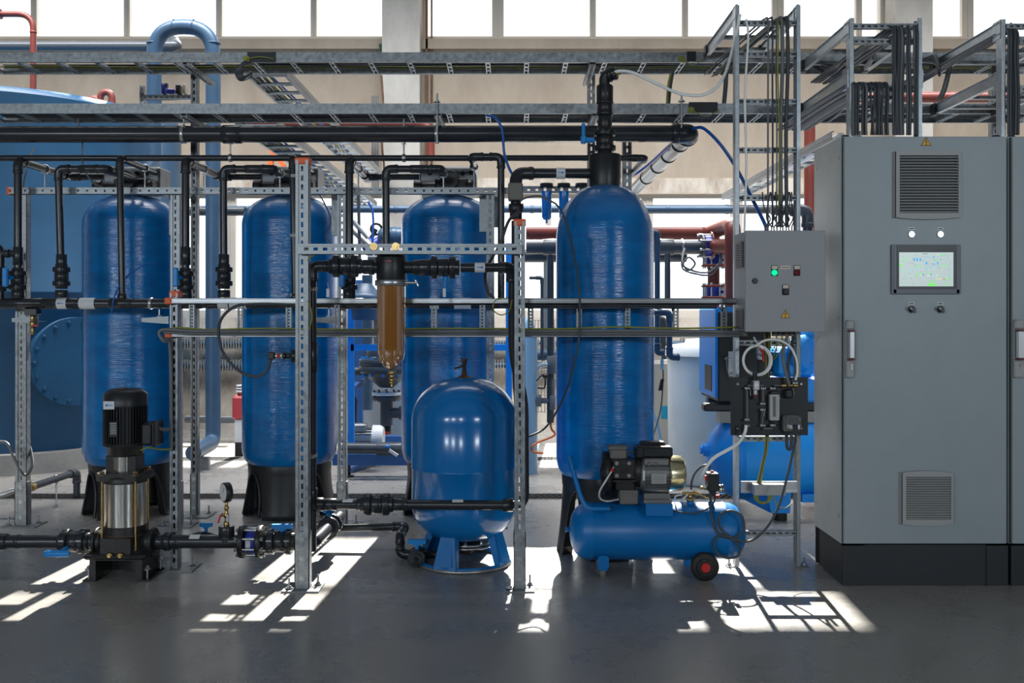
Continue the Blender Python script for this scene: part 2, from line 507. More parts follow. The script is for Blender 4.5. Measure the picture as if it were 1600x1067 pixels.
# ------------------------------------------------------------------ the building
WD = 11.5
fl = MB(); fl.box(-9.5, 8.5, -4.3, 12.2, -0.06, 0.0)
struct('floor', fl, G['floor'])
c = MB(); c.box(-9.5, 8.5, -4.3, 12.2, 6.9, 7.0); struct('ceiling', c, G['hall'])
c = MB(); c.box(-9.6, -9.5, -4.3, 11.4, 0, 6.9); struct('wall_left', c, G['hall'])
c = MB(); c.box(8.5, 8.6, -4.3, 11.4, 0, 6.9); struct('wall_right', c, G['hall'])
c = MB(); c.box(-9.5, 8.5, -4.4, -4.3, 0, 6.9); struct('wall_front', c, G['hall'])
Z1, Z2, Z3, Z4 = 1.28, 2.78, 4.61, 6.18
c = MB()
c.box(-9.5, 8.5, WD, WD+0.3, Z2+0.02, Z3-0.12)
c.box(-9.5, 8.5, WD, WD+0.3, Z4, 6.9)
c.box(-9.5, 8.5, WD-0.05, WD+0.3, Z3-0.12, Z3)          # ledge under the high windows
c.box(-9.5, 8.5, WD-0.02, WD, Z3-0.32, Z3-0.30)
struct('wall_back', c, G['wall'])
c = MB(); c.box(-9.5, 8.5, WD, WD+0.3, 0, Z1); struct('wall_back_lower', c, G['dirty'])
c = MB(); c.box(-9.5, 8.5, WD-0.03, WD, Z2-0.01, Z2+0.17); struct('trim_1', c, G['dirty'])
PX = (-7.26, -1.30, 4.70)
k = 0
for x in PX:
    c = MB(); c.box(x-0.22, x+0.22, WD-0.28, WD, 0, 6.9)
    c.box(x-0.22, x+0.22, WD, WD+0.3, Z1, Z2+0.02); c.box(x-0.22, x+0.22, WD, WD+0.3, Z3, Z4)
    k += 1
    struct('trim_%d' % (k+1), c, G['pillar'])
c = MB()
for x in (-1.03, -6.99):
    c.box(x, x+0.025, WD-0.05, WD, 2.9, 6.9)
    c.cyl((x+0.07, WD-0.03, 2.9), (x+0.07, WD-0.03, 6.9), 0.012, 6)
struct('trim_5', c, G['rust'])
c = MB()
c.box(-9.5, 8.5, WD+0.0, WD+0.25, Z1, Z1+0.03)
struct('trim_6', c, G['winframe'])
nwin = 0
def window(x0, x1, z0, z1, n, transom=None, dbl=()):
    global nwin
    nwin += 1
    c = MB(); yf = WD+0.06; t = 0.045; d = 0.07
    c.box(x0, x1, yf, yf+d, z0, z0+0.06); c.box(x0, x1, yf, yf+d, z1-0.05, z1)
    c.box(x0, x0+t, yf, yf+d, z0+0.06, z1-0.05); c.box(x1-t, x1, yf, yf+d, z0+0.06, z1-0.05)
    for i, xm in enumerate(n):
        ww = 0.05 if i in dbl else 0.026
        c.box(xm-ww*1.4, xm+ww*1.4, yf, yf+d, z0+0.06, z1-0.05)
        c.box(xm-0.006, xm+0.006, yf-0.012, yf, z0+0.06, z1-0.05)
    if transom: c.box(x0+t, x1-t, yf+0.01, yf+d-0.01, transom-0.02, transom+0.02)
    o = solo('window_%d' % nwin, c, G['winframe'], None, None, kind='structure')
    g = MB(); g.box(x0+t, x1-t, yf+d+0.002, yf+d+0.008, z0+0.05, z1-0.04)
    part('pane', g, G['glass'], o)
for a, b_ in ((-9.5, -7.48), (-7.04, -1.52), (-1.08, 4.48), (4.92, 8.5)):
    up = [q for q in (-8.7, -7.9, -5.76, -4.64, -3.53, -2.39, -0.17, 0.974, 2.086, 3.205, 4.18, 5.49, 6.6, 7.7) if a+0.1 < q < b_-0.1]
    lo = [q for q in (-8.3, -5.9, -4.7, -3.4, -2.1, 0.44, 1.63, 2.71, 3.75, 6.0, 7.2) if a+0.1 < q < b_-0.1]
    window(a, b_, Z1+0.03, Z2-0.01, lo, None, dbl=(1, 2))
    window(a, b_, Z3, Z4, up, 5.57, dbl=(0, 3) if a > -2 else ())
# light outer wall reveal
# ------------------------------------------------------------------ floor drain
def drain(y0, y1, lab):
    t = thing('drain_channel', lab, 'drain', (0, (y0+y1)/2, 0))
    m = MB()
    m.box(-9, 8, y0, y0+0.012, -0.01, 0.004); m.box(-9, 8, y1-0.012, y1, -0.01, 0.004)
    part('frame', m, G['galv2'], t)
    m = MB()
    x = -5.6
    while x < 4.6:
        m.prism([(x, y0+0.02, 0.003), (x+0.02, y0+0.02, 0.003), (x+0.115, y1-0.02, 0.003), (x+0.095, y1-0.02, 0.003)], (0, 0, -0.012))
        x += 0.045
    m.box(-5.6, 4.6, (y0+y1)/2-0.008, (y0+y1)/2+0.008, -0.008, 0.0035)
    part('grating', m, mat('worn_grating_iron', (0.03,0.027,0.025), 0.8, spec=0.2), t)
    m = MB(); m.box(-9, 8, y0+0.02, y1-0.02, 0.0002, 0.0008); part('channel', m, mat('dark_channel', (0.006,0.006,0.006), 0.95, spec=0.05), t)
drain(6.87, 7.09, 'long iron drain grating set in the floor just behind the tall blue tanks')
drain(8.68, 8.90, 'farther iron drain grating in the floor near the window wall')
# ------------------------------------------------------------------ finned heating pipes under the windows
def finned(z, label, x0=-7.0, x1=7.0):
    t = thing('finned_radiator', label, 'radiator', (0, WD-0.12, z))
    m = MB(); m.cyl((x0, WD-0.12, z), (x1, WD-0.12, z), 0.030, 10); part('heating_pipe', m, G['pipeb'], t)
    m = MB()
    for a, b_ in ((-4.95, -1.6), (-1.0, 1.8), (2.0, 4.4)):
        x = a
        while x < b_:
            m.box(x, x+0.006, WD-0.185, WD-0.055, z-0.065, z+0.065); x += 0.032
    part('fins', m, G['fin'], t)
finned(0.98, 'upper row of finned heating pipe on the wall under the windows')
finned(0.72, 'lower row of finned heating pipe on the wall under the windows')

# ------------------------------------------------------------------ building blocks for steel and pipe work
def strut(mb, a, b, front=(0,-1,0), w=0.06, d=0.05, pitch=0.045, sl=0.026, sw=0.011, t=0.003, lips=True):
    """slotted C channel from a to b, its slotted web facing `front`"""
    a = Vector(a); b = Vector(b); ax = b-a; L = ax.length; ax.normalize(); fr = Vector(front).normalized(); u = ax.cross(fr).normalized()
    side = (w-sw)/2
    mid = (a+b)/2
    for s in (-1, 1):
        mb.obox(mid + u*s*(w-side)/2 - fr*t/2, (ax, u, fr), (L, side, t))
        mb.obox(mid + u*s*(w/2-t/2) - fr*(d/2), (ax, u, fr), (L, t, d))
        # pressed ribs beside the slots
        mb.obox(mid + u*s*(w/2-w*0.13) + fr*0.003, (ax, u, fr), (L, w*0.22, 0.007))
        if lips: mb.obox(mid + u*s*(w/2-0.008) - fr*(d-t/2), (ax, u, fr), (L, 0.016, t))
    n = int(L/pitch); off = (L-n*pitch)/2
    p = 0.0
    for i in range(n+1):
        q = off + i*pitch + (pitch-sl)/2 if i < n else L
        if q > p: mb.obox(a + ax*(p+q)/2 - fr*t/2, (ax, u, fr), (q-p, sw, t))
        p = q + sl
    return mb
def hexbolt(mb, p, ax, r=0.009, h=0.008):
    mb.lathe(Vector(p), ax, [(0, r), (h, r)], 6, False); mb.lathe(Vector(p), ax, [(0, r*1.7), (0.002, r*1.7)], 12, True)
def base_plate(t, x, y, w=0.20, d=0.16, bolts=((-0.075,-0.03),(0.075,0.03)), m='galv2'):
    b = MB(); b.box(x-w/2, x+w/2, y-d/2, y+d/2, 0, 0.008); part('base_plate', b, G[m], t)
    for bx, by in bolts:
        b = MB(); b.cyl((x+bx, y+by, 0.008), (x+bx, y+by, 0.06), 0.005, 8); hexbolt(b, (x+bx, y+by, 0.012), (0,0,1), 0.011, 0.010)
        part('anchor_bolt', b, G['zinc'], t)
def sleeve(mb, p, ax, L, r):
    mb.prof(Vector(p)-Vector(ax).normalized()*L/2, ax, [(0, L, r)], 18)
def union(mb, p, ax, r, L=0.17, seg=20):
    """true-union fitting or ball valve body centred on p"""
    ax = Vector(ax).normalized(); o = Vector(p)-ax*L/2; h = L
    mb.prof(o, ax, [(0, h, r*1.25), (h*0.12, h*0.32, r*1.75), (h*0.34, h*0.66, r*1.45), (h*0.68, h*0.88, r*1.75)], seg)
    u = ax.orthogonal().normalized(); w_ = ax.cross(u)
    for q in (0.22, 0.78):
        for k in range(12):
            a = 2*PI*k/12; dr = u*math.cos(a)+w_*math.sin(a)
            mb.obox(o + ax*h*q + dr*r*1.76, (ax, dr, ax.cross(dr)), (h*0.17, r*0.10, r*0.22))
    return mb
def tee_handle(mb, p, ax, out, L=0.09, r=0.018):
    """blue T handle: stem along `out` from p, grip along `ax`"""
    p = Vector(p); out = Vector(out).normalized(); ax = Vector(ax).normalized()
    mb.cyl(p, p+out*0.04, r*0.55, 10)
    side = ax.cross(out)
    mb.obox(p+out*0.045, (ax, side, out), (L, r*1.1, 0.022))
    mb.obox(p+out*0.036, (ax, side, out), (L*0.45, r*1.3, 0.02))
    return mb
def arrow_sticker(root, p, u, v, w_, h, right=True, name='flow_sticker'):
    """white sticker with a blue arrow, centre p, u = along, v = up; thin boxes proud of the surface"""
    n = Vector(u).cross(Vector(v)).normalized(); u = Vector(u).normalized(); v = Vector(v).normalized(); p = Vector(p)
    m = MB(); m.obox(p, (u, v, n), (w_, h, 0.001))
    m.m = 1
    s = 1 if right else -1
    q = p + n*0.0008
    m.obox(q - u*s*w_*0.06, (u, v, n), (w_*0.5, h*0.10, 0.0006))
    m.prism([q+u*s*w_*0.38, q+u*s*w_*0.14+v*h*0.2, q+u*s*w_*0.14-v*h*0.2], n*0.0005)
    return part(name, m, (G['sticker'], G['arrow']), root)
def wrap_sticker(root, a, b, r, arrow=None, top=False):
    """sticker wrapped on the front half of a horizontal pipe from a to b"""
    a = Vector(a); b = Vector(b); m = MB(); n = 8
    vs = []
    for k in range(n+1):
        an = R(-150) + R(120)*k/n + R(45)
        dy = math.sin(an - R(0))
    ring = [R((85 if top else 100) + (60 if top else 160)*k/n) for k in range(n+1)]
    for x in (a.x, b.x):
        for an in ring: vs.append((x, a.y + math.cos(an)*(r+0.0012), a.z + math.sin(an)*(r+0.0012)))
    fs = [(k, k+1, n+2+k, n+1+k) for k in range(n)]
    m.add(vs, fs, True)
    if arrow:
        m.m = 1; s = arrow; L = abs(b.x-a.x); cx = (a.x+b.x)/2; y = a.y-r-0.003
        m.box(cx-s*0.06*L-0.25*L, cx-s*0.06*L+0.25*L, y, y+0.001, a.z-0.002, a.z+0.002)
        m.prism([(cx+s*0.38*L, y, a.z), (cx+s*0.14*L, y, a.z+0.007), (cx+s*0.14*L, y, a.z-0.007)], (0, 0.001, 0))
    return part('sticker', m, (G['sticker'], G['arrow']), root)
def elbow_part(root, pts, i, r, m='pvc', rad=None, arm=None):
    """separate socket elbow at corner i of the polyline"""
    a, b, c = Vector(pts[i-1]), Vector(pts[i]), Vector(pts[i+1])
    rad = rad or r*2.2; arm = arm or r*3.4
    p0 = b + (a-b).normalized()*min(arm, (a-b).length); p1 = b + (c-b).normalized()*min(arm, (c-b).length)
    mb = MB(); mb.tube(bend([p0, b, p1], rad, 7), r*1.2, 16)
    sleeve(mb, p0 + (b-p0).normalized()*r*0.4, (a-b), r*0.8, r*1.3)
    sleeve(mb, p1 + (b-p1).normalized()*r*0.4, (c-b), r*0.8, r*1.3)
    return part('elbow', mb, G[m], root)
def run(root, pts, r, m='pvc', name='pipe', elbows=True, rad=None, seg=16):
    mb = MB(); mb.tube(bend(pts, rad or r*2.2, 7), r, seg); o = part(name, mb, G[m], root)
    if elbows:
        for i in range(1, len(pts)-1): elbow_part(root, pts, i, r, m, rad)
    return o
def clamp(root, p, ax, r, rod=None):
    mb = MB(); sleeve(mb, p, ax, 0.022, r+0.006)
    side = Vector(ax).normalized().orthogonal()
    part('pipe_clamp', mb, G['zinc'], root)
    if rod is not None:
        mb = MB(); mb.cyl(Vector(p), Vector(rod), 0.005, 8); hexbolt(mb, Vector(rod), (0,0,1), 0.009, 0.01)
        part('threaded_rod', mb, G['zinc'], root)
def flange(mb, p, ax, r, t=0.022, nb=8, br=0.011):
    ax = Vector(ax).normalized()
    mb.prof(Vector(p)-ax*t/2, ax, [(0, t, r)], 24)
def flange_bolts(mb, p, ax, r, L, nb=8, br=0.010):
    ax = Vector(ax).normalized(); u = ax.orthogonal().normalized(); w_ = ax.cross(u)
    for k in range(nb):
        a = 2*PI*(k+0.5)/nb; q = Vector(p) + (u*math.cos(a)+w_*math.sin(a))*r
        mb.cyl(q-ax*L/2, q+ax*L/2, br*0.6, 8)
        mb.lathe(q-ax*L/2, ax, [(0, br), (br*0.9, br)], 6, False); mb.lathe(q+ax*L/2, -ax, [(0, br), (br*0.9, br)], 6, False)

# ------------------------------------------------------------------ big blue storage tank at the left
def storage_tank():
    cx, cy, r = -4.75, 9.14, 1.32
    t = thing('storage_tank', 'very large dull blue tank with a bolted round manhole on a concrete plinth', 'tank', (cx, cy, 0))
    m = MB(); m.lathe((cx, cy, 0.17), (0,0,1), [(0, r), (1.33, r), (1.335, r+0.004), (1.35, r+0.004), (1.355, r), (3.0, r)], 72); m.lathe((cx, cy, 3.17), (0,0,1), [(0, r), (0.05, r-0.03), (0.12, r*0.6), (0.14, 0.0)], 72, True, False)
    part('shell', m, G['tankb'], t)
    m = MB(); m.lathe((cx, cy, 0), (0,0,1), [(0, r+0.12), (0.17, r+0.12)], 72, True)
    part('plinth', m, G['concrete'], t)
    # manhole facing the camera, a little to the right
    p = P(117, 566, 8.0); ax = Vector((-cx + p.x*0+0, 0, 0))
    d = Vector((p.x-cx, p.y-cy, 0)); d = Vector((0.72, -0.69, 0)).normalized()
    p = Vector((cx, cy, p.z)) + d*(r-0.04)
    m = MB(); m.lathe(p, d, [(0, 0.345), (0.13, 0.345)], 48); m.prof(p+d*0.13, d, [(0, 0.03, 0.375), (0.034, 0.06, 0.375)], 48)
    mh = part('manhole', m, G['tankb'], t)
    side = Vector((-d.y, d.x, 0))
    for k in range(18):
        a = 2*PI*k/18; q = p + d*0.19 + (side*math.cos(a)+Vector((0,0,1))*math.sin(a))*0.335
        b = MB(); b.prof(q, d, [(0, 0.006, 0.020), (0.006, 0.018, 0.013)], 10)
        part('bolt', b, G['tankb'], mh)
storage_tank()
m = MB(); m.lathe((-4.02, 10.75, 0), (0,0,1), [(0, 0.3), (3.4, 0.3), (3.5, 0.25), (3.56, 0.08)], 40)
solo('buffer_tank', m, G['pipeb'], 'narrow pale blue-grey tank partly hidden behind the very large dull blue tank', 'tank')
# swan-neck vents on top of the tank
for i, (px, py, lab, dx) in enumerate(((146, 150, 'left of the two red swan-neck vents above the large dull blue tank', -1), (165, 140, 'right taller of the two red swan-neck vents above the large dull blue tank', -1))):
    D = 9.0; q = P(px+10, py+14, D); t = thing('swan_neck_vent', lab, 'vent pipe', (q.x, D, 3.3), 'swan-neck vents')
    m = MB(); pts = [q + Vector((math.cos(a)*0.055-0.055, 0, 0.0+math.sin(a)*0.06)) for a in [PI*k/10 for k in range(11)]]
    pts = [pts[0]-Vector((0,0,0.06))] + pts + [pts[-1]-Vector((0,0,0.02))]
    m.tube(pts, 0.032, 12); part('bend', m, G['red'], t)
    m = MB(); m.prof(Vector((q.x, D, 3.25)), (0,0,1), [(0, q.z-3.25-0.06, 0.034), (q.z-3.25-0.12, q.z-3.25-0.05, 0.045)], 16); part('collar', m, G['white'], t)
# ------------------------------------------------------------------ inverted U pipe, blue-grey
t = thing('looped_pipe', 'thick blue-grey inverted U pipe rising beside the large tank to the window', 'pipe', P(333, 690, 8.8))
D = 8.6
pts = [P(241, 250, D), P(241, 42, D), P(333, 42, D), P(333, 690, D), P(302, 708, 8.0)]
pts[3].z = 0.18
m = MB(); m.tube(bend(pts, [0.26, 0.26, 0.10], 10), 0.066, 24); part('pipe', m, G['pipeb'], t)
m = MB()
for q in (P(241, 68, D), P(333, 68, D)): sleeve(m, q, (0,0,1), 0.012, 0.069)
sleeve(m, P(272, 42, D), (1,0,0), 0.012, 0.069); sleeve(m, P(303, 42, D), (1,0,0), 0.012, 0.069)
part('weld_seam', m, G['pipeb'], t)
m = MB(); m.box(pts[4].x+0.0, pts[4].x+0.08, pts[4].y+0.15, pts[4].y+0.2, 0, 0.11); part('support', m, G['galv2'], t)
# ------------------------------------------------------------------ pipes at the back
def red_down(px, py0, py1, D, r, label, left=None):
    pts = [P(px, py1, D), P(px, py0, D)]
    if left is not None: pts.append(P(left, py0, D))
    t = thing('red_pipe', label, 'pipe', pts[0])
    m = MB(); m.tube(bend(pts, 0.16, 8), r, 16); part('pipe', m, G['red'], t)
    m = MB(); q = pts[1]+Vector((0,0,-0.17)); sleeve(m, q, (0,0,1), 0.02, r*1.12)
    part('coupling', m, G['red'], t)
    m = MB()
    if left is not None: flange(m, pts[2], (1,0,0), r*1.7)
    else: flange(m, pts[0], (0,0,1), r*1.4)
    part('flange', m, G['red'], t)
red_down(52, 22, 150, 9.0, 0.028, 'thin red pipe turning down from the upper left window', left=0)
red_down(673, 192, 245, 10.6, 0.045, 'red pipe dropping behind the black overhead pipe near the pillar', left=380)
red_down(1265, 152, 1290-440-170, 8.8, 0.050, 'tall red pipe standing just left of the grey cabinet', left=1600)
t = thing('grey_pipe', 'long dark grey pipe along the wall below the upper left window', 'pipe', P(110, 72, 9.6))
run(t, [P(0, 72, 9.6), P(276, 72, 9.6), P(266, 58, 9.9)], 0.048, 'pvcg', rad=0.05)
m = MB(); m.tube([P(240+k*200, 378, 10.9) for k in range(6)], 0.035, 10)
def wallpipe(a, b, r, mt, lab, nm='wall_pipe'):
    t = thing(nm, lab, 'pipe', a)
    m = MB(); m.cyl(a, b, r, 16); part('pipe', m, G[mt], t)
    m = MB()
    a = Vector(a); b = Vector(b); n = max(1, int((b-a).length/1.2))
    for k in range(1, n+1): sleeve(m, a+(b-a)*(k-0.5)/n, b-a, 0.03, r*1.12)
    part('coupling', m, G[mt], t)
wallpipe(P(300, 327, 8.95), P(1150, 327, 8.95), 0.034, 'pipeb', 'thin blue-grey pipe crossing the window just under its top', )
wallpipe(P(285, 330, 8.9), P(383, 330, 8.9), 0.042, 'pvcg', 'black pipe at window height between the first two tall blue tanks')
wallpipe(P(1010, 327, 9.1), P(1262, 327, 9.1), 0.042, 'pvcg', 'dark grey pipe across the window behind the vertical cable ladder')
wallpipe(P(818, 555, 8.3), P(880, 555, 8.3), 0.050, 'pipeb', 'blue-grey pipe at waist height left of the tallest blue tank')
wallpipe(P(290, 655, 9.9), P(372, 656, 9.9), 0.035, 'pvcg', 'black pipe near the floor by the wall between the first two tall tanks')
# grey elbow pipe left of the cabinet
t = thing('grey_pipe', 'dark grey pipe bending down into the space beside the tall cabinet', 'pipe', P(1262, 460, 7.6))
run(t, [P(1205, 328, 7.6), P(1262, 328, 7.6), P(1262, 470, 7.6)], 0.040, 'pvcg')
# ---- red header with blue butterfly valves
def red_header():
    D = 8.2
    t = thing('red_header', 'red pipe header with blue flanged valves seen in front of the right window', 'pipe', P(1115, 480, D))
    run(t, [P(822, 364, D), P(1108, 364, D), P(1140, 352, 7.6), P(1145, 352, 7.4), P(1145, 520, 7.4)], 0.062, 'red', elbows=False, rad=0.12, seg=20)
    q = P(1115, 480, D)
    m = MB(); m.cyl(P(1115, 368, D), P(1115, 520, D), 0.052, 20); part('riser', m, G['red'], t)
    m = MB(); m.cyl(P(1112, 384, 7.9), P(1145, 384, 7.5), 0.056, 20); part('branch', m, G['red'], t)
    for py in (406, 456):
        v = MB(); v.lathe(P(1115, py+7, D), (0,0,1), [(0, 0.066), (0.08, 0.066)], 20); v.cyl(P(1115, py, D), P(1136, py, D), 0.012, 8)
        vo = part('butterfly_valve', v, G['cobalt'], t)
        for dy in (-9, 9):
            f = MB(); flange(f, P(1115, py+dy, D), (0,0,1), 0.105, 0.02); part('flange', f, G['red'], vo)
        b = MB(); flange_bolts(b, P(1115, py, D), (0,0,1), 0.088, 0.15, 8, 0.012); part('flange_bolts', b, G['zinc'], vo)
    D2 = 7.9
    v = MB(); v.lathe(P(1101, 384, D2), (1,0,0), [(0, 0.085), (0.05, 0.085)], 20); vo = part('butterfly_valve', v, G['cobalt'], t)
    f = MB(); flange(f, P(1112, 384, D2), (1,0,0), 0.115, 0.018); part('flange', f, G['red'], vo)
    f = MB(); flange(f, P(1097, 384, D2), (1,0,0), 0.10, 0.022); part('flange', f, G['pvcg'], vo)
    b = MB(); flange_bolts(b, P(1103, 384, D2), (1,0,0), 0.095, 0.13, 8, 0.012); part('flange_bolts', b, G['zinc'], vo)
red_header()
t = thing('grey_pipe', 'grey plastic pipe joining the red header from behind the tallest blue tank', 'pipe', P(960, 386, 7.9))
run(t, [P(822, 386, 7.9), P(1096, 386, 7.9)], 0.060, 'pvcg', seg=20)
clamp(t, P(1066, 386, 7.9), (1,0,0), 0.062)
m = MB(); sleeve(m, P(1035, 386, 7.9), (1,0,0), 0.18, 0.068); sleeve(m, P(862, 386, 7.9), (1,0,0), 0.14, 0.068); part('coupling', m, G['pvcg'], t)
t = thing('grey_pipe', 'shorter lower grey pipe stub with a rounded end under the grey header pipe', 'pipe', P(960, 400, 8.3))
run(t, [P(820, 400, 8.3), P(1072, 400, 8.3)], 0.055, 'pvcg', seg=20)
t = thing('cable_loop', 'dark cable hanging in a loop below the red header valve', 'cable', P(1080, 440, 7.7))
m = MB(); m.tube(spl([P(1069, 388, 7.8), P(1066, 410, 7.7), P(1076, 422, 7.7), P(1086, 412, 7.7), P(1076, 402, 7.7), P(1068, 415, 7.7), P(1090, 425, 7.7), P(1110, 424, 7.7), P(1126, 408, 7.7), P(1124, 395, 7.8)]), 0.008, 8)
m.tube(spl([P(1070, 388, 7.8), P(1066, 418, 7.7), P(1088, 428, 7.7), P(1112, 428, 7.7), P(1128, 402, 7.7), P(1120, 393, 7.8)]), 0.008, 8)
part('cable', m, G['cableg'], t)
# vertical grey pipes right of the tallest tank
def vpipe(px, py0, py1, D, r, lab, mt='pvcg', top=None, bot=None):
    pts = []
    if top: pts.append(P(px+top, py0, D))
    pts += [P(px, py0, D), P(px, py1, D)]
    if bot: pts.append(P(px+bot, py1, D))
    t = thing('plumbing_pipe', lab, 'pipe', P(px, py1, D))
    run(t, pts, r, mt)
vpipe(1027, 364, 551, 7.2, 0.021, 'slim blue-grey pipe right of the tallest tank with bends at both ends', 'pipeb', -8, 10)
vpipe(1043, 396, 478, 7.6, 0.024, 'straight dark grey pipe dropping from the grey header pipe', 'pvcg')
vpipe(1046, 488, 558, 7.0, 0.021, 'short blue-grey pipe bending right above the milky plastic tank', 'pipeb', -26, 16)
vpipe(1036, 500, 600, 8.4, 0.028, 'dark curved pipe behind the slim blue-grey pipes', 'pvcg', -8)
vpipe(860, 396, 660, 8.0, 0.030, 'dark grey riser close behind the left side of the tallest tank', 'pvcg')
vpipe(852, 402, 560, 8.6, 0.016, 'thin grey riser left of the dark grey riser', 'pvcl')
vpipe(847, 434, 560, 7.8, 0.014, 'thin dark pipe with an elbow left of the tallest tank', 'pvcg', -20)
# pale blue column and chemical dosing parts between column and the tallest tank
m = MB(); m.lathe(P(824, 738, 8.0) * 1.0, (0,0,1), [(0, 0.085), (1.15, 0.085), (1.26, 0.05), (1.30, 0.01)], 24)
m.v = [Vector((v.x, v.y, v.z - min(q.z for q in m.v) + 0.0)) if False else v for v in m.v]
zmin = min(v.z for v in m.v); m.v = [Vector((v.x, v.y, v.z-zmin)) for v in m.v]
solo('filter_vessel', m, mat('pale_blue_vessel_paint', (0.25,0.42,0.58), 0.35), 'pale blue slim pressure vessel standing behind the slotted column with the grey valve', 'vessel')
t = thing('dosing_valve_set', 'grey valve assembly with white hose hanging left of the tallest tank', 'valve', P(858, 640, 8.0))
m = MB(); m.prof(P(862, 640, 8.0), (0,0,1), [(0, 0.12, 0.035), (0.12, 0.26, 0.028), (0.30, 0.45, 0.04)], 14); m.prof(P(836, 626, 8.0), (1,0,0), [(0, 0.05, 0.055), (0.05, 0.16, 0.025)], 14)
part('body', m, G['pvcl'], t)
m = MB(); m.tube(spl([P(838, 595, 8.0), P(838, 580, 8.0), P(846, 570, 8.0), P(868, 570, 8.0)]), 0.02, 10); part('hose', m, G['hose'], t)
m = MB(); m.bev(X(847,8.0), X(857,8.0), 7.9, 7.96, Z(590,8.0), Z(583,8.0), 0.01); m.tube(spl([P(838, 595, 7.93), P(850, 585, 7.93), P(851, 605, 7.93), P(840, 606, 7.93)]), 0.006, 6); part('actuator', m, G['black'], t)
t = thing('orange_cable', 'orange cable trailing to the floor left of the tallest tank', 'cable', P(845, 710, 8.0))
m = MB(); m.tube(spl([P(860, 645, 8.0), P(861, 668, 8.0), P(866, 680, 8.0), P(835, 694, 7.9), P(832, 705, 7.9), P(848, 708, 7.8)]), 0.009, 8); part('cable', m, G['orangec'], t)
# mesh crate behind
m = MB()
for k in range(7): m.cyl(P(836+k*5, 500, 9.6), P(836+k*5, 645, 9.6), 0.004, 5)
for k in range(12): m.cyl(P(834, 500+k*13, 9.6), P(868, 500+k*13, 9.6), 0.004, 5)
solo('wire_mesh_panel', m, G['galv2'], 'wire mesh panel seen in the gap left of the tallest tank', 'mesh panel')

# ------------------------------------------------------------------ blue framed skid seen between the second and third tall tanks
def skid():
    D = 7.8; s = S(D)
    t = thing('filter_skid', 'bright blue steel frame behind, between the second and third tall tanks', 'frame', (X(640, D), D, 0))
    m = MB()
    zt = Z(430, D)
    fx = 0.05
    for px in (548,): m.box(X(px,D)-fx/2, X(px,D)+fx/2, D, D+fx, 0.10, zt)
    m.box(X(795,D)-fx/2, X(795,D)+fx/2, D+0.001, D+fx-0.001, 0.10, Z(380,D))
    m.box(X(548,D), X(800,D), D, D+fx, Z(548,D), Z(538,D))
    part('front_post', m, G['sky'], t)
    m = MB()
    m.box(X(561,8.9)-0.03, X(561,8.9)+0.03, 8.9, 8.96, 0.1, zt); m.box(X(660,8.9), X(660,8.9)+0.06, 8.9, 8.96, 0.1, zt)
    part('rear_post', m, G['frameb'], t)
    m = MB(); m.box(X(520,D), X(800,D), D-0.02, D+0.06, 0.10, 0.19); m.box(X(533,8.7), X(760,8.7), 8.7, 8.76, 0.16, 0.22)
    part('base_rail', m, G['frameb'], t)
    m = MB(); m.strip(P(545, 612, 8.0), P(568, 594, 8.4), (0,0,1), 0.04, 0.04); m.strip(P(545, 735, 8.0), P(600, 715, 8.6), (0,0,1), 0.04, 0.04); part('cross_brace', m, G['frameb'], t)
    for px in (545, 700):
        m = MB(); m.prof((X(px,D), D+0.02, 0), (0,0,1), [(0, 0.015, 0.04), (0.015, 0.12, 0.012)], 12); part('levelling_foot', m, G['black'], t)
skid()
